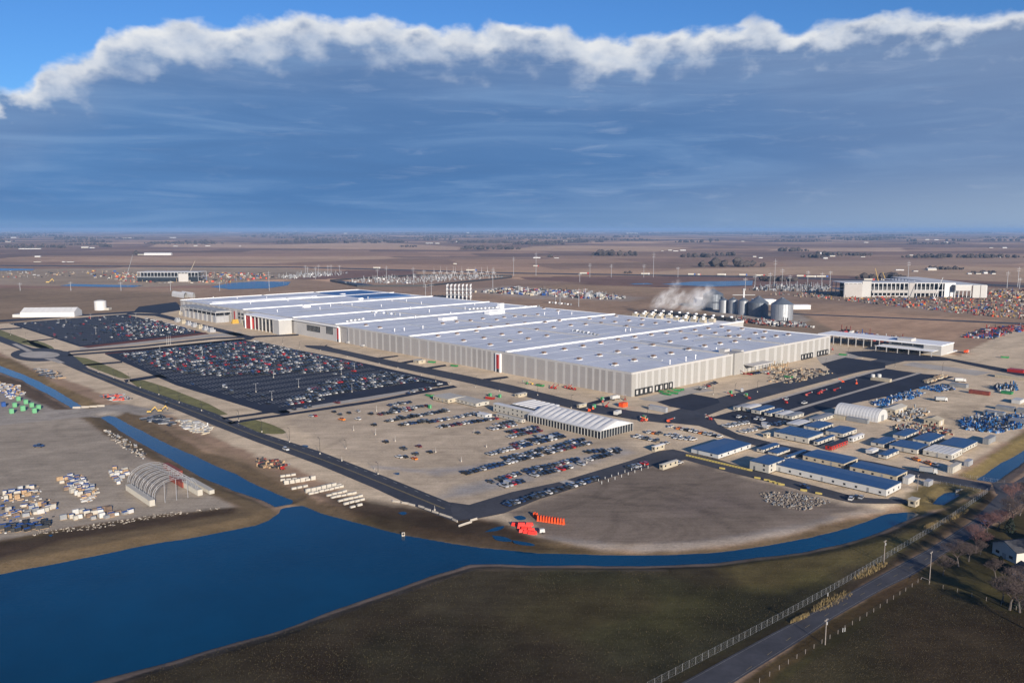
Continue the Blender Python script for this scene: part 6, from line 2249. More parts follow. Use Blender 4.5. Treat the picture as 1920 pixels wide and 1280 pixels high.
clutter('loose_boards', 'strewn offcuts between crates at the left edge of the yard', [(0, 925), (70, 910), (110, 950), (90, 990), (0, 1000)], 150, .5, [M_WHITE, M_DARK, M_WOODP, M_BLUE], 32, .3, 1.0, 'boards', 0)

# ---- white concrete blocks by the pond: rows of single blocks
M_BLK = mat('pale_block', (.40, .375, .33), .8, var=.12, scale=.4)
blks = [MB().box(-w_, w_, -.62, .62, 0, h_, top=(.05, .05)).mesh('concrete_block', M_BLK) for w_, h_ in ((1.22, 1.0), (1.19, 1.0), (1.2, .8))]
random.seed(3)
BKR = [((525, 894), (555, 890), 1, 'farthest'), ((525, 901), (580, 897), 1, 'second'), ((532, 908), (592, 898), 2, 'third'), ((545, 918), (578, 911), 1, 'fourth'), ((572, 924), (640, 909), 2, 'fifth'), ((578, 927), (644, 912), 1, 'sixth'),
       ((612, 930), (650, 921), 1, 'seventh'), ((620, 934), (668, 924), 1, 'eighth'), ((634, 940), (680, 930), 1, 'ninth'), ((644, 946), (684, 936), 1, 'tenth'), ((655, 952), (680, 946), 1, 'nearest')]
for a, c, st_, nm in BKR:
    A, B = G(*a), G(*c)
    n_ = max(2, int((B - A).length / 2.48))
    for i in range(n_):
        for s in range(st_):
            if s and random.random() < .3:
                continue
            p = A.lerp(B, (i + .5) / n_)
            o = put('concrete_block', random.choice(blks[:2]) if s == 0 and st_ > 1 else random.choice(blks), None, p + Vector((random.uniform(-.1, .1), random.uniform(-.2, .2), s * 1.01)), math.atan2(B.y - A.y, B.x - A.x) + random.uniform(-.06, .06))
            tag(o, f'pale concrete block{" on top" if s else ""} in the {nm} row by the pond, {ordw(i + 1)} from the left', 'block', 'concrete blocks stocked by the pond')
# ---- barriers along the bend of the main road
bar = MB().box(-1.9, 1.9, -.32, .32, 0, .25).box(-1.9, 1.9, -.16, .16, .25, .85, top=(0, .05)).mesh('road_barrier', M_CONC)
BR = [(743, 941, -.35), (760, 944, -.4), (772, 947, -.6), (790, 951, -.7), (802, 956, -.7), (816, 961, -.7), (830, 966, -.7), (842, 970, -.7), (853, 976, -.9), (866, 985, .8), (878, 981, .75), (888, 975, .7)]
for i, (px, py, a_) in enumerate(BR):
    o = put('road_barrier', bar, None, G(px, py), a_)
    tag(o, f'white concrete barrier at the end of the main road, {ordw(i + 1)} from the left', 'barrier', 'concrete barriers round the road end')
for i, (px, py) in enumerate([(144, 765), (160, 764), (175, 763), (189, 762)]):
    o = put('road_barrier', bar, None, G(px, py), .1)
    o.scale = (1.4, 1.4, 1.4)
    tag(o, f'pale barrier over the end of the west canal, {ordw(i + 1)} from the left', 'barrier', 'barriers over the canal end')
M_YPALE = mat('faded_yellow', (.40, .32, .10), .6, var=.2, scale=.6)
yb = MB().box(-1.5, 1.5, -.35, .35, 0, .4).box(-1.5, 1.5, -.2, .2, .4, .9).mesh('road_barrier', M_YPALE)
for i in range(22):
    t = i / 21
    px, py = (1291 + (1405 - 1291) * t, 852 + (879 - 852) * t)
    o = put('road_barrier', yb, None, G(px, py + 3), AV - 1.35)
    tag(o, f'yellow barrier along the site road before the broad office, {ordw(i + 1)} from the left', 'barrier', 'yellow barriers along the site road')
for i, (px, py) in enumerate([(1354, 879), (1420, 897), (1438, 901), (1448, 904), (1458, 907), (1465, 909), (1507, 920), (1535, 926)]):
    o = put('road_barrier', yb, None, G(px, py), AV - 1.3)
    tag(o, f'yellow barrier on the pad side of the site road, {ordw(i + 1)} from the left', 'barrier', 'yellow barriers on the pad side')
# ---- orange and red water-filled barriers
ob = MB().box(-.85, .85, -.5, .5, 0, .55, top=(.05, .1)).box(-.8, .8, -.35, .35, .55, 2.0, top=(.1, .1)).mesh('water_barrier', M_ORANGE)
for i in range(10):
    o = put('water_barrier', ob, None, G(1009 + i * 5.3, 975.5 + i * 0.75), 1.35)
    o.scale = (1, 1, 1.25)
    tag(o, f'orange water-filled barrier in the tight row on the brown pad, {ordw(i + 1)} from the left', 'barrier', 'row of orange barriers')
for i, (px, py) in enumerate([(1002, 968), (1006, 969.5)]):
    o = put('water_barrier', ob, None, G(px, py), 1.1)
    tag(o, f'orange barrier just off the upper left end of the orange row, {("outer", "inner")[i]} one', 'barrier')
rb_ = MB().box(-1.6, 1.6, -.5, .5, 0, .6, top=(.05, .1)).box(-1.5, 1.5, -.3, .3, .6, 1.35, top=(.15, .08)).mesh('water_barrier', mat('red_plastic', (.72, .04, .03), .5, var=.1, scale=.6))
for i, (px, py, z_) in enumerate([(966, 985, 0), (977, 990, 0), (984, 993, 0), (980, 997, 0), (990, 990, 0), (996, 995, 0), (988, 999, 0), (997, 1001, 0), (978, 990.5, 1.36), (993, 990.5, 1.36), (1000, 1000.5, 0), (971, 984, 0)]):
    o = put('water_barrier', rb_, None, G(px, py) + Vector((0, 0, z_)), random.uniform(-.3, .3))
    tag(o, f'red plastic barrier in the loose heap near the puddles, {ordw(i + 1)} from the left', 'barrier', 'heap of red barriers')
o = empty('light_tower', G(1016, 999), .3)
tag(o, 'small white trailer tank beside the red barriers', 'trailer')
MB().box(-1.2, 1.2, -.7, .7, .5, 1.9, top=(.2, .1)).build('body', M_WHITE, o)
for s in (-1, 1):
    MB().tube((0, s * .75, .35), (0, s * .95, .35), .35, n=8).build('wheel', M_TYRE, o)


# ---- lifts and machines
def lift(px, py, m, label, kind='boom lift', s=1.0, rz=None):
    s = s * (.62 if kind == 'boom lift' else 1.0)
    p = G(px, py)
    o = empty(kind.replace(' ', '_'), p, random.uniform(0, 6.28) if rz is None else rz)
    o.scale = (s, s, s)
    tag(o, label, kind)
    if kind == 'boom lift':
        MB().box(-1.6, 1.6, -1.1, 1.1, .5, 1.1, top=(.1, .1)).build('chassis', m, o)
        MB().box(-1.4, .8, -.9, .9, 1.1, 2.2, top=(.15, .1)).build('turret', m, o)
        MB().obox((2.2, 0, 3.0), Vector((.93, 0, .36)), (0, 1, 0), Vector((-.36, 0, .93)), 3.4, .22, .25).build('boom', m, o)
        MB().box(5.0, 6.0, -.9, .9, 3.9, 4.9).build('basket', M_GREYM, o)
    elif kind == 'excavator':
        MB().box(-2, 2, -1.5, -.8, 0, .9).box(-2, 2, .8, 1.5, 0, .9).build('track', M_DARK, o)
        MB().box(-2, 1.6, -1.3, 1.3, .95, 2.1, top=(.1, .1)).build('house', m, o)
        MB().box(.3, 1.7, -1.2, -.1, 2.1, 3.1, top=(.1, .1)).build('cab', M_GLASS, o)
        MB().obox((3.2, .3, 3.6), Vector((.72, 0, .69)), (0, 1, 0), Vector((-.69, 0, .72)), 2.4, .25, .35).build('boom', m, o)
        MB().obox((5.4, .3, 3.7), Vector((.45, 0, -.89)), (0, 1, 0), Vector((.89, 0, .45)), 1.9, .2, .28).build('arm', m, o)
        MB().box(5.7, 6.8, -.3, .9, 1.2, 2.0, top=(.2, 0)).build('bucket', M_DARK, o)
    elif kind == 'dumpster':
        MB().box(-3, 3, -1.2, 1.2, .25, 1.6, top=(-.25, -.05)).build('body', m, o)
        MB().box(-2.7, 2.7, -.95, .95, 1.61, 1.72).build('load', M_WOODP, o)
        MB().box(-3.3, -3.0, -.9, .9, .2, .5).build('hook_bar', M_DARK, o)
    elif kind == 'lorry':
        MB().box(-4.2, 2.2, -1.25, 1.25, 1.1, 3.4).build('box_body', m, o)
        MB().box(2.4, 4.4, -1.2, 1.2, .6, 2.9, top=(.25, .1)).build('cab', M_WHITE, o)
        MB().box(4.3, 4.42, -1.0, 1.0, 1.7, 2.5).build('windscreen', M_GLASS, o)
        for x_ in (-3.2, -2.0, 3.3):
            for sy in (-1, 1):
                MB().tube((x_, sy * 1.0, .5), (x_, sy * 1.3, .5), .5, n=10).build('wheel', M_TYRE, o)
        return o
    if kind == 'boom lift':
        for x_ in (-1.1, 1.1):
            for sy in (-1, 1):
                MB().tube((x_, sy * .95, .5), (x_, sy * 1.3, .5), .5, n=8).build('wheel', M_TYRE, o)
    return o


BLF = [(1060, 727, M_RED, 'left end of the red lifts by the striped facade'), (1066, 729, M_RED, 'second of the red lifts by the striped facade'), (1072, 730, M_RED, 'third of the red lifts by the striped facade'),
       (1078, 731, M_RED, 'rightmost of the red lifts by the striped facade'), (1034, 728, M_RED, 'red lift right of the green skip by the striped facade'), (1041, 729, M_RED, 'red lift with low boom by the striped facade'), (1172, 750, M_RUST, 'red lift at the foot of the factory corner'),
       (1130, 754, M_RED, 'red lift on the traffic island of the service road'), (1137, 763, M_RED, 'orange-red lift beside the bend of the service road'), (1112, 767, M_ORANGE, 'lift behind the marquee roof'),
       (1105, 791 - 20, M_ORANGE, 'small orange lift behind the marquee'), (1204, 790, M_RED, 'red lift at the near edge of the junction'), (1211, 789, M_ORANGE, 'orange lift at the near edge of the junction'),
       (1372, 743, M_RED, 'red lift by the dock road, left one'), (1405, 748, M_RED, 'red lift by the dock road, right one'), (1512, 742, M_RED, 'red lift, leftmost group in the lorry yard'),
       (1535, 739, M_RED, 'red lift with raised boom in the lorry yard'), (1540, 737, M_RED, 'second red lift in the middle of the lorry yard'), (1565, 733, M_RED, 'red lift facing right in the lorry yard'),
       (1580, 717, M_ORANGE, 'orange lift on the concrete strip of the lorry yard'), (1606, 720, M_ORANGE, 'orange lift with long boom in the lorry yard'), (1474, 756, M_RED, 'red lift near the white flatbed'),
       (1332, 787, M_RED, 'small red lift beside the cross road corner'), (1253, 791, M_ORANGE, 'small orange lift by the cross road start'), (1561, 656, M_RED, 'red lift at the far end of the short facade'),
       (1690, 640, M_RED, 'red lift at the end of the canopy shed'), (988, 720, M_GREEN, 'green lift by the striped facade'), (998, 721, M_YELLOW, 'yellow lift by the striped facade'), (530, 880, M_RED, 'orange-red lift by the heap of attachments'),
       (1440, 702, M_RED, 'red lift by the entrance canopy'), (1395, 702, M_RUST, 'rusty lift by the short facade')]
random.seed(31)
for px, py, m_, lb in BLF:
    lift(px, py, m_, lb, s=1.15)
for px, py, lb in [(300, 772, 'yellow excavator with raised boom by the head of the canal'), (280, 774, 'yellow excavator left of the other by the head of the canal'), (90, 531, 'yellow excavator on the far earthworks')]:
    lift(px, py, M_YELLOW, lb, 'excavator', 0.8 if px > 100 else 2.0, 0.4)
for i, (px, py, m_, lb) in enumerate([(1013, 724, M_GREEN, 'green skip by the striped facade, left one'), (852, 687, M_GREEN, 'green skip before the middle of the long facade'), (810, 680, M_GREEN, 'dark green skip beside the tan hut at the facade'),
                                      (1244, 736, M_GREEN, 'green skip before the loading docks, left one'), (1256, 735, M_GREEN, 'green skip before the loading docks, second'), (1268, 733, M_GREEN, 'green skip before the loading docks, third'), (1250, 740, M_GREEN, 'green skip before the loading docks, front row left'),
                                      (1263, 738, M_GREEN, 'green skip before the loading docks, front row right'), (1274, 731.5, M_GREEN, 'green skip before the loading docks, rightmost'), (1479, 708, M_GREEN, 'green skip beside the dock road far right'), (1580, 666, M_GREEN, 'green skip on the island near the canopy shed'),
                                      (1884, 671, M_GREEN, 'green skip right of the canopy shed'), (806, 780 - 37, M_GREEN, 'green portable cabin top'), (919, 748, M_RED, 'red skip near the facade road')]):
    lift(px, py, m_, lb, 'dumpster', 1.1, THETA + 1.57 + (i % 3) * .2)
for px, py, m_, lb, a_ in [(1740, 887, M_GREYM, 'grey tipper lorry with white cab on the cross road', AV - 1.2), (1645, 652, M_RED, 'red box lorry under the canopy shed', AV + 2.6), (1668, 655, M_WHITE, 'white box lorry under the canopy shed, left', AV + 2.6), (1688, 656, M_WHITE, 'white box lorry under the canopy shed, right', AV + 2.6),
                       (1153, 763 - 14, M_WHITE, 'white lorry with low trailer at the factory corner', AV), (1158, 786 - 8, M_WHITE, 'white lorry behind the marquee gable', AV + .3), (1812, 662, M_ORANGE, 'orange lorry body near the canopy shed end', AV), (1764, 748 + 4, M_GREYM, 'grey lorry alone in the material yard', AV - .8), (1800, 716, M_WHITE, 'white lorry behind the scaffold heaps', AV - .9)]:
    lift(px, py, m_, lb, 'lorry', 1.0, a_)
for i, (px, py) in enumerate([(1208, 785), (1114, 764), (1370, 738), (1399, 743), (806, 765), (919, 743), (937, 745), (1129, 750)]):
    o = empty('portable_toilet', G(px, py), THETA)
    tag(o, f'green portable toilet cabin beside the red lifts, {ordw(i + 1)} of several', 'toilet cabin', 'green toilet cabins')
    MB().box(-.9, .9, -.9, .9, 0, 2.3).build('cabin', M_GREEN, o)
    MB().box(-1.0, 1.0, -1.0, 1.0, 2.3, 2.5, top=(.2, .2)).build('roof', M_LGREEN, o)
    MB().box(-.5, .5, -.96, -.905, .1, 2.1).build('door', M_LGREEN, o)
# pipe bundle on the yard, culvert heads, guard cabin at the fence
o = tag(empty('guard_cabin', G(1716, 951), THETA), 'small cream guard cabin where the canal narrows', 'cabin')
MB().box(0, 4.6, 0, 3.2, 0, 3.1).build('wall', M_CREAM, o)
MB().box(-.25, 4.85, -.25, 3.45, 3.1, 3.4).build('roof', M_TRAILER, o)
MB().box(-.05, 0, .8, 2.2, 1.2, 2.4).box(1.0, 2.0, -.05, 0, 1.2, 2.4).build('window', M_GLASS, o)
for i, (px, py, a_, w_) in enumerate([(1800, 918, .2, 5), (1790, 969, -.2, 4), (756, 999, .3, 1.3)]):
    o = tag(empty('culvert_head', G(px, py, -.4), a_), ('pale concrete culvert mouth at the small pool', 'white culvert slab inside the chain-link fence', 'white pipe mouth on the pond bank')[i], 'culvert')
    MB().box(-w_ / 2, w_ / 2, -.3, .3, -1.6, .35).build('headwall', M_CONC, o)
    MB().tube((0, -.34, -.3), (0, -.31, -.3), .5, n=12).build('pipe_mouth', M_DARK, o)


# ================================================================ FENCES
def chain_fence(pts, label, h=2.3, step=3.0, name='chain_link_fence'):
    W_ = smooth(GP(pts), 1)
    root = empty(name, W_[0])
    tag(root, label, 'fence')
    o0 = W_[0]
    pm_ = MB().tube((0, 0, 0), (0, 0, h + .1), .038, n=5).mesh('post', M_GALV)
    acc = 0
    mesh = MB()
    last = None
    P = []
    for a, c in zip(W_[:-1], W_[1:]):
        L_ = (c - a).length
        t = -acc
        while t + step <= L_:
            t += step
            P.append(a + (c - a) * (t / L_))
        acc = L_ - t
    for i, p in enumerate(P):
        if i < 290:
            put('post', pm_, root, p - o0)
        if last is not None:
            d = p - last
            for z in (0.08, h):
                mesh.tube(last - o0 + Vector((0, 0, z)), p - o0 + Vector((0, 0, z)), .018, n=3, caps=False)
            # diamond mesh drawn as crossed wires
            nn = 7
            for q in range(nn):
                a0, a1 = last - o0 + d * (q / nn), last - o0 + d * (min(1, (q + 2) / nn))
                mesh.tube(a0 + Vector((0, 0, .08)), a1 + Vector((0, 0, h)), .006, n=3, caps=False)
                mesh.tube(a1 + Vector((0, 0, .08)), a0 + Vector((0, 0, h)), .006, n=3, caps=False)
        last = p
    tag(mesh.build('mesh_wire', M_GALV, root), kind='stuff')
    return root


chain_fence([(1200, 1300), (1300, 1247), (1440, 1173), (1530, 1124), (1600, 1084), (1702, 1022), (1765, 984), (1815, 950), (1852, 923)], 'long grey chain-link fence between meadow and public road')
chain_fence([(1700, 876), (1775, 889), (1830, 898), (1885, 906)], 'chain-link fence along the upper side of the bridge', 1.6)
chain_fence([(1700, 898), (1775, 908), (1832, 920), (1850, 924)], 'chain-link fence along the lower side of the bridge', 1.6)
wf = empty('field_fence', G(1738, 1087))
tag(wf, 'wooden post fence around the stubble field', 'fence')
o0 = G(1738, 1087)
FP = [(1721, 1092), (1710, 1100), (1698, 1108), (1687, 1115), (1675, 1123), (1663, 1130), (1650, 1139), (1638, 1147), (1625, 1154.5), (1612, 1163), (1598, 1171), (1584, 1179.5), (1571, 1188), (1556, 1197), (1541, 1206), (1526, 1215), (1510, 1225), (1494, 1234), (1478, 1244), (1461, 1255), (1443, 1267), (1424, 1279), (1404, 1292)]
FQ = [(1742, 1095), (1768, 1103), (1795, 1110), (1822, 1118), (1849, 1126), (1877, 1135), (1905, 1143), (1935, 1152), (1965, 1161)]
pm_ = MB().tube((0, 0, 0), (0, 0, 1.45), .075, n=6).mesh('post', M_POLEW)
for q in FP + FQ:
    put('post', pm_, wf, G(q[0], q[1]) - o0)
for seq in (FP, FQ):
    for z in (.5, .95, 1.35):
        mb = MB()
        for a, c in zip(seq[:-1], seq[1:]):
            mb.tube(G(*a) - o0 + Vector((0, 0, z)), G(*c) - o0 + Vector((0, 0, z)), .012, n=3, caps=False)
        mb.build('wire', M_DARK, wf)
mb = MB()
for a, c in ((G(1726, 1093), G(1728, 1089)), (G(1728, 1089), G(1741, 1094))):
    mb.tube(a - o0 + Vector((0, 0, 1.5)), c - o0 + Vector((0, 0, 1.5)), .09, n=5)
mb.build('corner_brace', M_POLEW, wf)
for i, (px, py) in enumerate([(1580, 1184), (1584, 1183), (1552, 1117)]):
    o = tag(put('marker_post', MB().tube((0, 0, 0), (0, 0, 1.3), .12, n=6).mesh('marker_post', M_WHITE), None, G(px, py)), ('left white marker beside the field fence', 'right white marker beside the field fence', 'white marker standing in the straw patch')[i], 'marker')
mbx = tag(empty('mailbox', G(1893, 970), .5), 'small mailbox by the public road near the pole', 'mailbox')
MB().tube((0, 0, 0), (0, 0, 1), .06, n=5).build('post', M_POLEW, mbx)
MB().box(-.3, .3, -.15, .15, 1, 1.35).build('box', M_DARK, mbx)

# ================================================================ BARE TREES
def tree_mesh(seed, h, spread=0.5, levels=6, twig=.020):
    r = random.Random(seed)
    tr, cr = MB(), MB()
    def grow(p, d, L, rad, lv):
        n = 3 if lv < 2 else 2
        q = p
        for i in range(n):
            nd = (d + Vector((r.uniform(-1, 1), r.uniform(-1, 1), r.uniform(-.3, .6))) * .16).normalized()
            e = q + nd * (L / n)
            r2 = rad * .82
            (tr if lv == 0 else cr).tube(q, e, rad, r2, n=6 if lv < 2 else 3, caps=False)
            q, rad, d = e, r2, nd
            if lv >= 1 and lv < levels and i < n - 1:
                side = Vector((r.uniform(-1, 1), r.uniform(-1, 1), r.uniform(0, .6))).normalized()
                grow(q, (d * .5 + side * .8).normalized(), L * .6, max(rad * .5, twig), lv + 2)
        if lv < levels:
            kids = 4 if lv == 0 else 3
            for k in range(kids):
                a_ = 2 * math.pi * (k + r.random() * .7) / kids
                side = Vector((math.cos(a_), math.sin(a_), 0))
                nd = (d * (1.0 - spread * .6) + side * spread * r.uniform(.7, 1.2) + Vector((0, 0, .12))).normalized()
                grow(q, nd, L * r.uniform(.62, .82), max(rad * .62, twig), lv + 1)
    grow(Vector((0, 0, 0)), Vector((0, 0, 1)), h * .26, h * .028, 0)
    return tr, cr


TM = []
for sd, sp_, in ((1, .62), (2, .75), (3, .55), (4, .68)):
    tr, cr = tree_mesh(sd, 10, sp_)
    TM.append((tr.mesh('trunk', M_BARK), cr.mesh('crown', M_TWIG), cr.mesh('crown', M_TWIGRED)))
TR = [(1797, 1062, 9.0, 0, 0, 'broad bare tree on the lawn left of the white house'), (1867, 1083, 6.5, 1, 0, 'bare tree just below the white house gable'), (1893, 1143, 11, 2, 0, 'bare tree at the end of the field fence'),
      (1912, 1148, 9, 3, 0, 'bare tree at the right picture edge over the field fence'), (1830, 1037, 9, 2, 1, 'reddish bare tree between road and white house'), (1851, 1006, 10, 1, 1, 'reddish bare tree above the white house'),
      (1872, 990, 8, 3, 1, 'reddish bare tree next to the house drive'), (1768, 1078, 6, 2, 0, 'low bare shrubby tree by the fence corner'), (1895, 988, 11, 0, 0, 'dark bare tree right of the utility pole'), (1912, 966, 10, 1, 0, 'bare tree at the right edge above the house'),
      (1816, 1052, 7, 3, 0, 'small bare tree right of the broad one'), (1903, 1115, 9, 0, 0, 'bare tree below the garage'), (1880, 1128, 8, 1, 0, 'slim bare tree behind the field fence'), (1838, 1040, 5, 0, 0, 'bare tree at the left wall of the house'),
      (1925, 1180, 10, 1, 0, 'bare tree beyond the right picture edge'), (1900, 950, 9, 2, 1, 'reddish bare tree far up the road'), (1915, 935, 8, 3, 0, 'bare tree by the drive junction'),
      (1960, 1060, 12, 2, 0, 'bare tree behind the garage'), (1985, 1110, 12, 0, 0, 'tall bare tree right of the frame'), (1975, 1010, 12, 3, 0, 'tall bare tree behind the house'), (2020, 1080, 13, 1, 0, 'tall bare tree far right of the lawn')]
for i, (px, py, h, k, red, lb) in enumerate(TR):
    root = empty('bare_tree', G(px, py), i * 1.3)
    tag(root, lb, 'tree')
    s = h / 10.0 * 1.45
    root.scale = (s, s, s)
    put('trunk', TM[k][0], root)
    put('crown', TM[k][2 if red else 1], root)


def leafy(seed, h, r_):
    r = random.Random(seed)
    mb = MB()
    for i in range(520):
        t = r.random() ** .8
        z = h * (.08 + .9 * t)
        rr = r_ * (1 - t) ** .75 * r.uniform(.5, 1.08)
        a_ = r.uniform(0, 6.28)
        c = Vector((rr * math.cos(a_), rr * math.sin(a_), z))
        d1 = Vector((r.uniform(-1, 1), r.uniform(-1, 1), r.uniform(-1, 1))).normalized() * .38
        d2 = d1.orthogonal().normalized() * .28
        mb.poly([c - d1, c - d2, c + d1, c + d2])
    return mb


for i, (px, py, h, lb) in enumerate([(1849, 1022, 5, 'dark evergreen beside the white house wall'), (1875, 1066, 5, 'rounded evergreen bush at the near house wall'), (1905, 1140, 4, 'evergreen bush at the end of the field fence'), (1893, 1000, 7, 'dark evergreen behind the reddish trees')]):
    root = empty('evergreen_tree', G(px, py))
    tag(root, lb, 'tree')
    MB().tube((0, 0, 0), (0, 0, h * .5), .16, n=5).build('trunk', M_BARK, root)
    leafy(40 + i, h, h * .36).build('crown', M_EVERG, root)


# ================================================================ HOUSES AT THE RIGHT
def house(near, left, wlen, h, rise, label, wallm=M_HOUSE, name='house'):
    A, B = G(*near), G(*left)
    d = (B - A)
    L_ = d.length
    ang = math.atan2(d.y, d.x) - math.pi / 2          # local +y along the visible long wall
    root = empty(name, A, ang)
    tag(root, label, 'house')
    MB().box(0, wlen, 0, L_, 0, h).build('wall', wallm, root)
    MB().poly([(0.003, 0, h), (wlen - .003, 0, h), (wlen / 2, 0, h + rise)]).build('gable', wallm, root)
    MB().poly([(0.003, L_, h), (wlen / 2, L_, h + rise), (wlen - .003, L_, h)]).build('gable', wallm, root)
    o = .5
    k = rise / (wlen / 2)
    for s in (0, 1):
        mb = MB()
        x0, x1 = (-o, wlen / 2) if s == 0 else (wlen + o, wlen / 2)
        z0, z1 = h - o * k + .05, h + rise + .05
        for zz in (0, .14):
            mb.poly([(x0, -o, z0 + zz), (x1, -o, z1 + zz), (x1, L_ + o, z1 + zz), (x0, L_ + o, z0 + zz)])
        mb.poly([(x0, -o, z0), (x0, -o, z0 + .14), (x0, L_ + o, z0 + .14), (x0, L_ + o, z0)])
        mb.poly([(x0, -o, z0), (x1, -o, z1), (x1, -o, z1 + .14), (x0, -o, z0 + .14)])
        mb.build('roof', M_SHINGLE, root)
    for i, t in enumerate((.2, .32, .68, .8)):
        yy = L_ * t
        w = MB().box(-.05, 0, yy - .45, yy + .45, 1.1, 2.3).build('window', M_GLASS, root)
        MB().box(-.08, -.051, yy - .52, yy + .52, 1.0, 1.09).build('sill', M_WHITE, w)
        MB().box(-.06, 0, yy - .75, yy - .5, 1.0, 2.35).build('shutter', M_RUST, root)
    MB().box(wlen * .42, wlen * .58, -.06, 0, 0, 2.1).build('door', M_GREYM, root)
    MB().box(wlen * .15, wlen * .3, -.05, 0, 1.1, 2.2).build('window', M_GLASS, root)
    MB().box(wlen * .7, wlen * .85, -.05, 0, 1.1, 2.2).build('window', M_GLASS, root)
    return root


_L, _N = G(1860, 1036), G(1905, 1057)
_d = (_N - _L).normalized()
_B = _L + Vector((-_d.y, _d.x, 0)) * 16
h1 = house((1860, 1036), PX(_B.x, _B.y), (_N - _L).length, 4.4, 2.4, 'white gabled house with dark grey roof among bare trees')
house((1985, 1050), (1938, 1022), 9, 3.2, 2.4, 'wing of the white house reaching past the right picture edge')
house((1950, 1105), (1897, 1078), 8, 3.0, 2.0, 'white garage with dark roof below the house at the right edge', name='garage')

# ================================================================ HALF-BUILT BLOCKS FAR AWAY
def frame_block(x0, x1, ybase, hpx, depth, storeys, nb, label, name, wallpat):
    A = G(x0, ybase)
    w = solve_len(A, Vector((1, 0, 0)), x1)
    h = h_at(ybase, hpx)
    root = empty(name, A)
    tag(root, label, 'building')
    for s in range(1, storeys + 1):
        MB().box(0, w, 0, depth, h * s / storeys - 1.2, h * s / storeys).build('floor_slab', M_GALV if s < storeys else M_WPVC, root)
    for i in range(nb + 1):
        for yy in (0, depth - 1):
            MB().box(w * i / nb - .6, w * i / nb + .6, yy - .3, yy + .9, 0, h - 1.21).build('column', M_GALV, root)
    MB().box(1, w - 1, depth * .35, depth * .36, 0, h - 1.21).build('inner_wall', M_DARK, root)
    for (a, c, z0, z1, m_) in wallpat:
        MB().box(w * a, w * c, -1.4, -.4, h * z0, h * z1).build('cladding', m_, root)
    return root, w, h


frame_block(1582, 1790, 557, 27, 60, 2, 26, 'long half-built concrete block with open storeys behind the silos', 'unfinished_block',
            [(0, .16, 0, .93, M_PG), (.16, .24, 0, 1.12, M_PW2), (.25, .57, .30, .50, M_PG), (.25, .57, 0, .12, M_PG), (.58, .63, 0, 1.0, M_PG), (.63, .85, .28, .48, M_PG), (.9, 1.0, 0, .95, M_GALV)])
p, w, h = frame_block(1790, 1849, 558, 24, 260, 1, 8, 'white clad far end of the half-built block', 'unfinished_block', [(.55, .78, 0, 1.0, M_PW2), (.80, .98, 0, 1.0, M_PW2), (0, .5, .55, .95, M_PL)])
frame_block(1735, 1790, 545, 12, 200, 1, 8, 'low white roofed part behind the half-built block', 'unfinished_block', [(0, 1, .4, 1, M_PW2)])
frame_block(258, 372, 528, 18, 55, 2, 18, 'dark steel skeleton building on the far earthworks', 'steel_skeleton', [(.68, .84, 0, .85, M_PL), (0, .67, .0, .45, M_GLASS), (.85, 1, 0, .5, M_GLASS)])


def crane(px, py, tip, m_, label):
    A = G(px, py)
    q = at_depth(tip[0], tip[1], A.y)
    root = tag(empty('crane', A), label, 'crane')
    MB().box(-3, 3, -2, 2, 0, 3).build('base', m_, root)
    v = q - A
    MB().tube((0, 0, 3), v, 1.0, .5, n=4).build('boom', m_, root)
    MB().tube(v, (v.x, v.y, v.z - 14), .12, n=3).build('cable', M_DARK, root)


crane(236, 525, (249, 478), M_GREYM, 'dark lattice crane at the far steel skeleton')
crane(355, 515, (366, 489), M_CREAM, 'pale crane above the far steel skeleton')
crane(1647, 530, (1641, 503), M_YELLOW, 'left yellow crane boom behind the half-built block')
crane(1662, 532, (1655, 510), M_YELLOW, 'right yellow crane boom behind the half-built block')
crane(1751, 562, (1768, 520), M_WHITE, 'white crane with red base before the half-built block')

# ================================================================ FAR PLAIN: WOODS, FARMS, LORRIES
def wood(x0, x1, yb, hpx, label, dens=1.0, seed=0, name='wood', m_=None, depthpx=1.5):
    r = random.Random(seed + 100)
    mb = MB()
    A, B = G(x0, yb), G(x1, yb)
    hh_ = h_at(yb, hpx)
    far = G(x0, yb - depthpx).y - A.y
    n = max(6, int((B - A).length * dens / (hh_ * .35)))
    n = min(n, 340)
    for i in range(n):
        t = r.random()
        p = A.lerp(B, t)
        e = min(t, 1 - t)
        s = hh_ * r.uniform(.55, 1.05) * min(1, .45 + e * 4)
        y_ = p.y + r.random() * far
        x_ = p.x * y_ / p.y
        w = s * r.uniform(.45, .75)
        k = len(mb.v)
        nn = 6
        for z, rr in ((0.0, .35), (.30, .85), (.6, 1.0), (.85, .6)):
            for q in range(nn):
                a_ = 2 * math.pi * q / nn + z * 3
                f = rr * w * r.uniform(.6, 1.15)
                mb.v.append((x_ + f * math.cos(a_), y_ + f * math.sin(a_), s * (z + r.uniform(-.05, .05))))
        mb.v.append((x_, y_, s))
        for l in range(3):
            for q in range(nn):
                j = (q + 1) % nn
                mb.face((k + l * nn + q, k + l * nn + j, k + (l + 1) * nn + j, k + (l + 1) * nn + q))
        for q in range(nn):
            mb.face((k + 3 * nn + q, k + 3 * nn + (q + 1) % nn, k + 4 * nn))
    o = mb.build(name, m_ or M_WOODS)
    return tag(o, label, 'wood', kind='stuff')


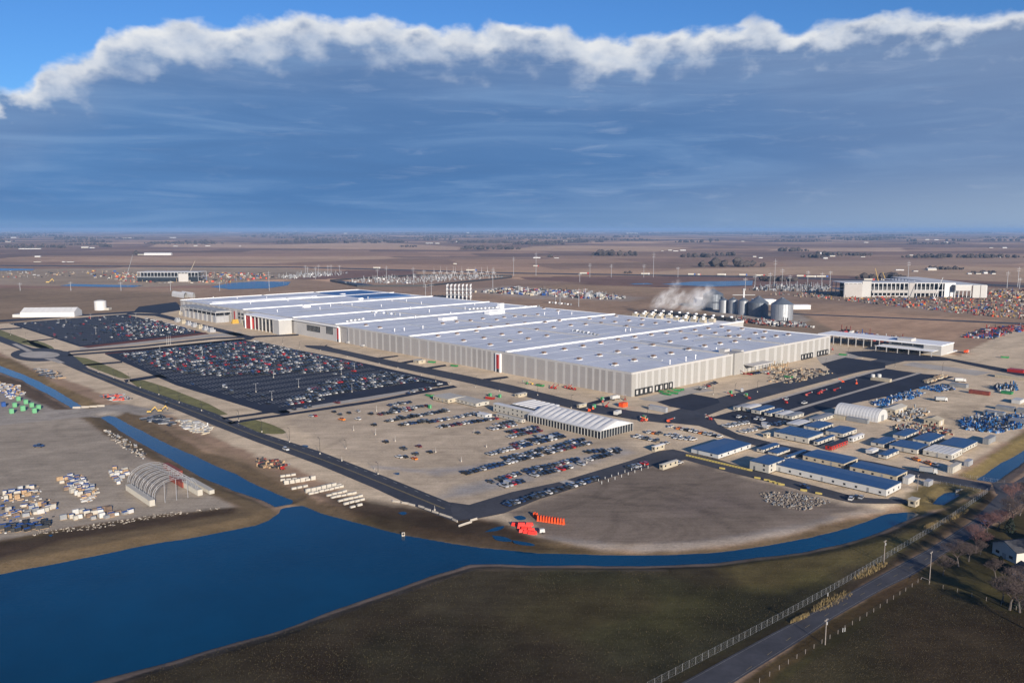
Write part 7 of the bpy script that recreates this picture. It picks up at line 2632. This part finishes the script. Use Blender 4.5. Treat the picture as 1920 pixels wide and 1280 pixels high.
WD = [(0, 112, 465, 8), (215, 262, 449.5, 3), (120, 210, 460, 4), (270, 420, 458, 6), (510, 742, 456, 8), (750, 782, 463.5, 5), (840, 960, 456, 6), (862, 975, 468, 9), (960, 1062, 459, 8), (1060, 1240, 452, 5), (1108, 1196, 480, 13),
      (1310, 1432, 501, 20), (1276, 1335, 483, 10), (1335, 1380, 480, 9), (1455, 1516, 472, 9), (1500, 1545, 484, 9), (1525, 1582, 480, 10), (1585, 1640, 480, 7), (1690, 1930, 484, 9), (1605, 1700, 523, 14), (1415, 1500, 528, 12),
      (1735, 1810, 506, 8), (1820, 1870, 512, 6), (1570, 1700, 448, 5), (1440, 1560, 453, 4), (1700, 1800, 458, 4), (250, 262, 478, 9), (100, 130, 465, 7), (185, 210, 464, 8), (1026, 1036, 483, 7), (1170, 1186, 513, 5), (1020, 1110, 455, 5), (640, 700, 448, 3), (700, 860, 447, 3)]
for i, (a, c, yb, hp) in enumerate(WD):
    wood(a, c, yb, hp * .92, f'leafless dark wood on the plain, {ordw(i + 1)} of the nearer woods', 1.0, i)
r = random.Random(77)
for i in range(140):
    yb = 431.6 + 24 * r.random() ** 1.7
    x0 = r.uniform(-150, 2000)
    w_ = r.uniform(25, 220) * (1 if yb < 445 else .5)
    wood(x0, x0 + w_, yb, 1.1 + (yb - 430) * .19, 'hazy strip of far woodland near the horizon', .5, 200 + i, depthpx=.4)
FB = [(35, 467, 75, 2.5), (65, 482, 75, 3.2), (63, 491.5, 76, 2), (116, 491.5, 121, 2), (125, 491.5, 138, 2), (152, 465, 165, 3.5), (168, 465, 177, 2.5), (188, 463, 195, 3), (258, 478, 270, 3), (270, 478.5, 320, 6), (325, 462, 333, 2), (363, 461.5, 370, 2), (385, 461.5, 394, 2),
      (318, 466 - 20, 330, 1.5), (230, 446.5, 254, 1.6), (715, 453, 722, 2), (798, 456.5, 812, 2), (816, 457, 824, 2), (855, 453.5, 864, 2), (875, 437, 880, 1.5), (1050, 452, 1058, 2), (1062, 452, 1075, 1.5), (1175, 438, 1198, 2), (1253, 470, 1260, 2.5), (1262, 471, 1272, 2), (1275, 470, 1286, 2.5), (1240, 471, 1244, 2), (1000, 484, 1013, 2.5), (1039, 484, 1048, 2),
      (1412, 482, 1418, 2.5), (1423, 484, 1430, 3), (1544, 485, 1552, 3), (1556, 481, 1566, 4), (1538, 476, 1546, 4), (1614, 482, 1622, 2), (1740, 507, 1757, 6), (1713, 509, 1722, 2.5), (1815, 514, 1822, 3), (1830, 514, 1840, 3.5), (1845, 513, 1852, 4), (1860, 514, 1867, 3.5), (1703, 479, 1712, 2), (1760, 480, 1768, 2), (1875, 483, 1880, 2.5), (1855, 465, 1862, 2), (1880, 465, 1888, 2),
      (1620, 455, 1628, 2), (1735, 450, 1742, 2), (1752, 450, 1760, 2), (1770, 455, 1778, 2), (10, 436, 20, 1.5), (20, 446, 30, 2), (40, 440, 50, 1.8), (10, 454, 20, 1.8), (645, 438, 650, 2), (550, 434, 556, 1.5), (1390, 453, 1396, 1.8), (1680, 507, 1695, 2.5), (1668, 514, 1680, 2.5), (448, 462, 452, 1.5)]
for i, (a, yb, c, hp) in enumerate(FB):
    hh_ = h_at(yb, hp * .85)
    simple_shed(a, yb, c - a, hh_ * .62, max(8, hh_ * 1.5), f'{"white farm shed" if i % 3 else "pale farmhouse"} on the far plain, {ordw(i + 1)} of the farm buildings', (M_WPVC, M_WHITE, M_TRAILER)[i % 3], name='farm_shed', cat='farm building',
                gable=(M_WPVC if i % 2 else M_SHINGLE), group='far farm buildings', yaw=r.uniform(-.1, .1))
for i, (a, yb, c) in enumerate([(1087, 514, 1104), (1202, 515, 1218), (1290, 516, 1304), (1308, 516.5, 1314), (1345, 516.5, 1361), (1386, 517, 1401), (1418, 518, 1434), (700, 503.5, 713), (874, 508, 894), (1620, 526, 1640), (1652, 526, 1658), (1705, 528, 1721), (1494, 519, 1510), (1512, 520, 1530), (1531, 520, 1553), (1000, 500, 1010), (850, 495 + 1, 856)]):
    hh_ = 4.0
    p = G(a, yb)
    L_ = solve_len(p, Vector((1, 0, 0)), c)
    o = tag(empty('lorry', p), f'tiny white lorry on the distant highway, {ordw(i + 1)} counted from the list of lorries' if False else f'tiny pale lorry on the distant highway, {ordw(i + 1)} of the convoy', 'lorry', 'lorries on the distant highway')
    MB().box(0, L_ * .8, 0, 3, 1.2, 5.0).build('trailer', M_TRAILER, o)
    MB().box(L_ * .83, L_, 0, 3, .5, 5.0).build('cab', (M_RED, M_WHITE, M_BLUE)[i % 3], o)
    MB().box(L_ * .1, L_ * .95, .3, 2.7, 0, .9).build('running_gear', M_TYRE, o)
band('highway', [(0, 497), (560, 500), (960, 511), (1440, 518), (1700, 527), (2000, 538)], [(0, 499), (560, 502), (960, 513), (1440, 520.5), (1700, 530), (2000, 541)], .3, M_OLDROAD)
band('track', [(1330, 578), (1400, 579), (1500, 588), (1700, 596), (1930, 606)], [(1330, 580), (1400, 581), (1500, 590), (1700, 598), (1930, 609)], .05, M_ROAD)
# tufts of dry grass on the straw patches and banks
r = random.Random(5)
mb = MB()
def tufts(cx, cy, rx, ry, n, hh_):
    for _ in range(n):
        t = r.uniform(0, 6.28)
        k = math.sqrt(r.random())
        px = cx + rx * k * math.cos(t) + ry * .5 * k * math.sin(t)
        py = cy - ry * k * math.sin(t) - rx * .38 * k * math.cos(t)
        p = G(px, py)
        for q in range(3):
            a_ = r.uniform(0, 6.28)
            d = Vector((math.cos(a_), math.sin(a_), 0))
            mb.poly([p - d * .07, p + d * .07, p + Vector((r.uniform(-.25, .25), r.uniform(-.25, .25), hh_ * r.uniform(.6, 1.2)))])


for a in ((1632, 1070, 30, 9), (1560, 1128, 38, 12), (1500, 1160, 18, 4), (1790, 968, 24, 6), (1745, 985, 14, 4)):
    tufts(a[0], a[1], a[2] * 1.05, a[3] * 1.1, 260, 1.0)
tag(mb.build('dry_grass', mat('straw', (.24, .18, .085), .9, var=.3, scale=.5)), 'straw-coloured tall grass clumps between fence and public road', 'grass', kind='stuff')
mb = MB()
for _ in range(16000):
    px, py = r.uniform(1380, 2050), r.uniform(1095, 1330)
    if not inpoly(px, py, [(1415, 1320), (1470, 1275), (1580, 1200), (1728, 1095), (1800, 1118), (1920, 1158), (2060, 1200), (2060, 1330)]):
        continue
    p = G(px, py)
    a_ = r.uniform(0, 6.28)
    d = Vector((math.cos(a_), math.sin(a_), 0))
    mb.poly([p - d * .05, p + d * .05, p + Vector((r.uniform(-.1, .1), r.uniform(-.1, .1), .22))])
tag(mb.build('stubble', mat('stubble_straw', (.105, .083, .046), .9, var=.3, scale=.5)), 'short pale stubble scattered over the dark field', 'stubble', kind='stuff')

mb = MB()
MS = [(200, 1300), (300, 1250), (600, 1160), (800, 1092), (890, 1068), (1100, 1072), (1340, 1068), (1440, 1056), (1565, 1034), (1665, 1004), (1760, 970), (1790, 975), (1700, 1030), (1600, 1088), (1440, 1175), (1240, 1290)]
for _ in range(36000):
    px, py = r.uniform(200, 1790), r.uniform(970, 1300)
    if not inpoly(px, py, MS):
        continue
    p = G(px, py)
    a_ = r.uniform(0, 6.28)
    mb.cur = r.random() < .35
    d = Vector((math.cos(a_), math.sin(a_), 0)) * .09
    mb.poly([p - d, p + d, p + Vector((r.uniform(-.15, .15), r.uniform(-.15, .15), r.uniform(.15, .4)))])
tag(mb.build('meadow_grass', [mat('olive_blades', (.050, .044, .020), .95, var=.4, scale=.05), mat('dead_blades', (.072, .054, .030), .95, var=.4, scale=.05)]), 'short olive and dead winter grass over the dark meadow', 'grass', kind='stuff')

# ================================================================ STEAM
def steam_mat(dens, s):
    m = bpy.data.materials.new('steam')
    m.use_nodes = True
    b = NB(m.node_tree)
    m.node_tree.nodes.remove(m.node_tree.nodes['Principled BSDF'])
    out = m.node_tree.nodes['Material Output']
    pv = b.n('ShaderNodeVolumePrincipled')
    pv.inputs['Color'].default_value = (.995, .995, .995, 1)
    pv.inputs['Anisotropy'].default_value = -0.1
    tc = b.n('ShaderNodeTexCoord')
    v = tc.outputs['Object']
    ln = b.n('ShaderNodeVectorMath', operation='LENGTH')
    b.put(ln.inputs[0], v)
    fall = b.rng(ln.outputs['Value'], 1.0, .15, 0, 1, True)
    n = b.noise(v, s, 5, .6, .5)
    d = b.m('MULTIPLY', b.m('MULTIPLY', fall, b.rng(n, .42, .66, 0, 1)), dens)
    b.put(pv.inputs['Density'], d)
    m.node_tree.links.new(pv.outputs[0], out.inputs['Volume'])
    return m


import bmesh
for i, (a, c, r0, dens) in enumerate([((1222, 578), (1262, 545), 13, .17), ((1248, 580), (1285, 548), 12, .18), ((1280, 582), (1335, 542), 20, .15), ((1255, 552), (1275, 525), 11, .06)]):
    Yd = G(1270, 592).y
    A, B = at_depth(a[0], a[1], Yd), at_depth(c[0], c[1], Yd)
    bm = bmesh.new()
    bmesh.ops.create_icosphere(bm, subdivisions=3, radius=1.0)
    me_ = bpy.data.meshes.new('steam')
    bm.to_mesh(me_)
    bm.free()
    me_.materials.append(steam_mat(dens, 2.2 + i * .3))
    o = put('steam_plume', me_, None, (A + B) / 2)
    d = B - A
    o.rotation_mode = 'QUATERNION'
    o.rotation_quaternion = d.to_track_quat('X', 'Z')
    o.scale = (d.length * .68, r0, r0)
    tag(o, ('left white steam plume over the cooling towers', 'middle white steam plume over the cooling towers', 'largest white steam plume drifting towards the silos', 'thin upper wisp of steam above the plumes')[i], 'steam', kind='stuff')

# ================================================================ HAZE
hz = MB().box(-62000, 62000, -3000, 88000, -8.0, 170.0).build('haze', [])
hm = bpy.data.materials.new('haze_air')
hm.use_nodes = True
t = hm.node_tree
t.nodes.remove(t.nodes['Principled BSDF'])
pv = t.nodes.new('ShaderNodeVolumePrincipled')
pv.inputs['Color'].default_value = (0.27, 0.47, 0.80, 1)
pv.inputs['Density'].default_value = 0.000045
pv.inputs['Anisotropy'].default_value = 0.0
t.links.new(pv.outputs[0], t.nodes['Material Output'].inputs['Volume'])
hz.data.materials.append(hm)
tag(hz, kind='stuff')
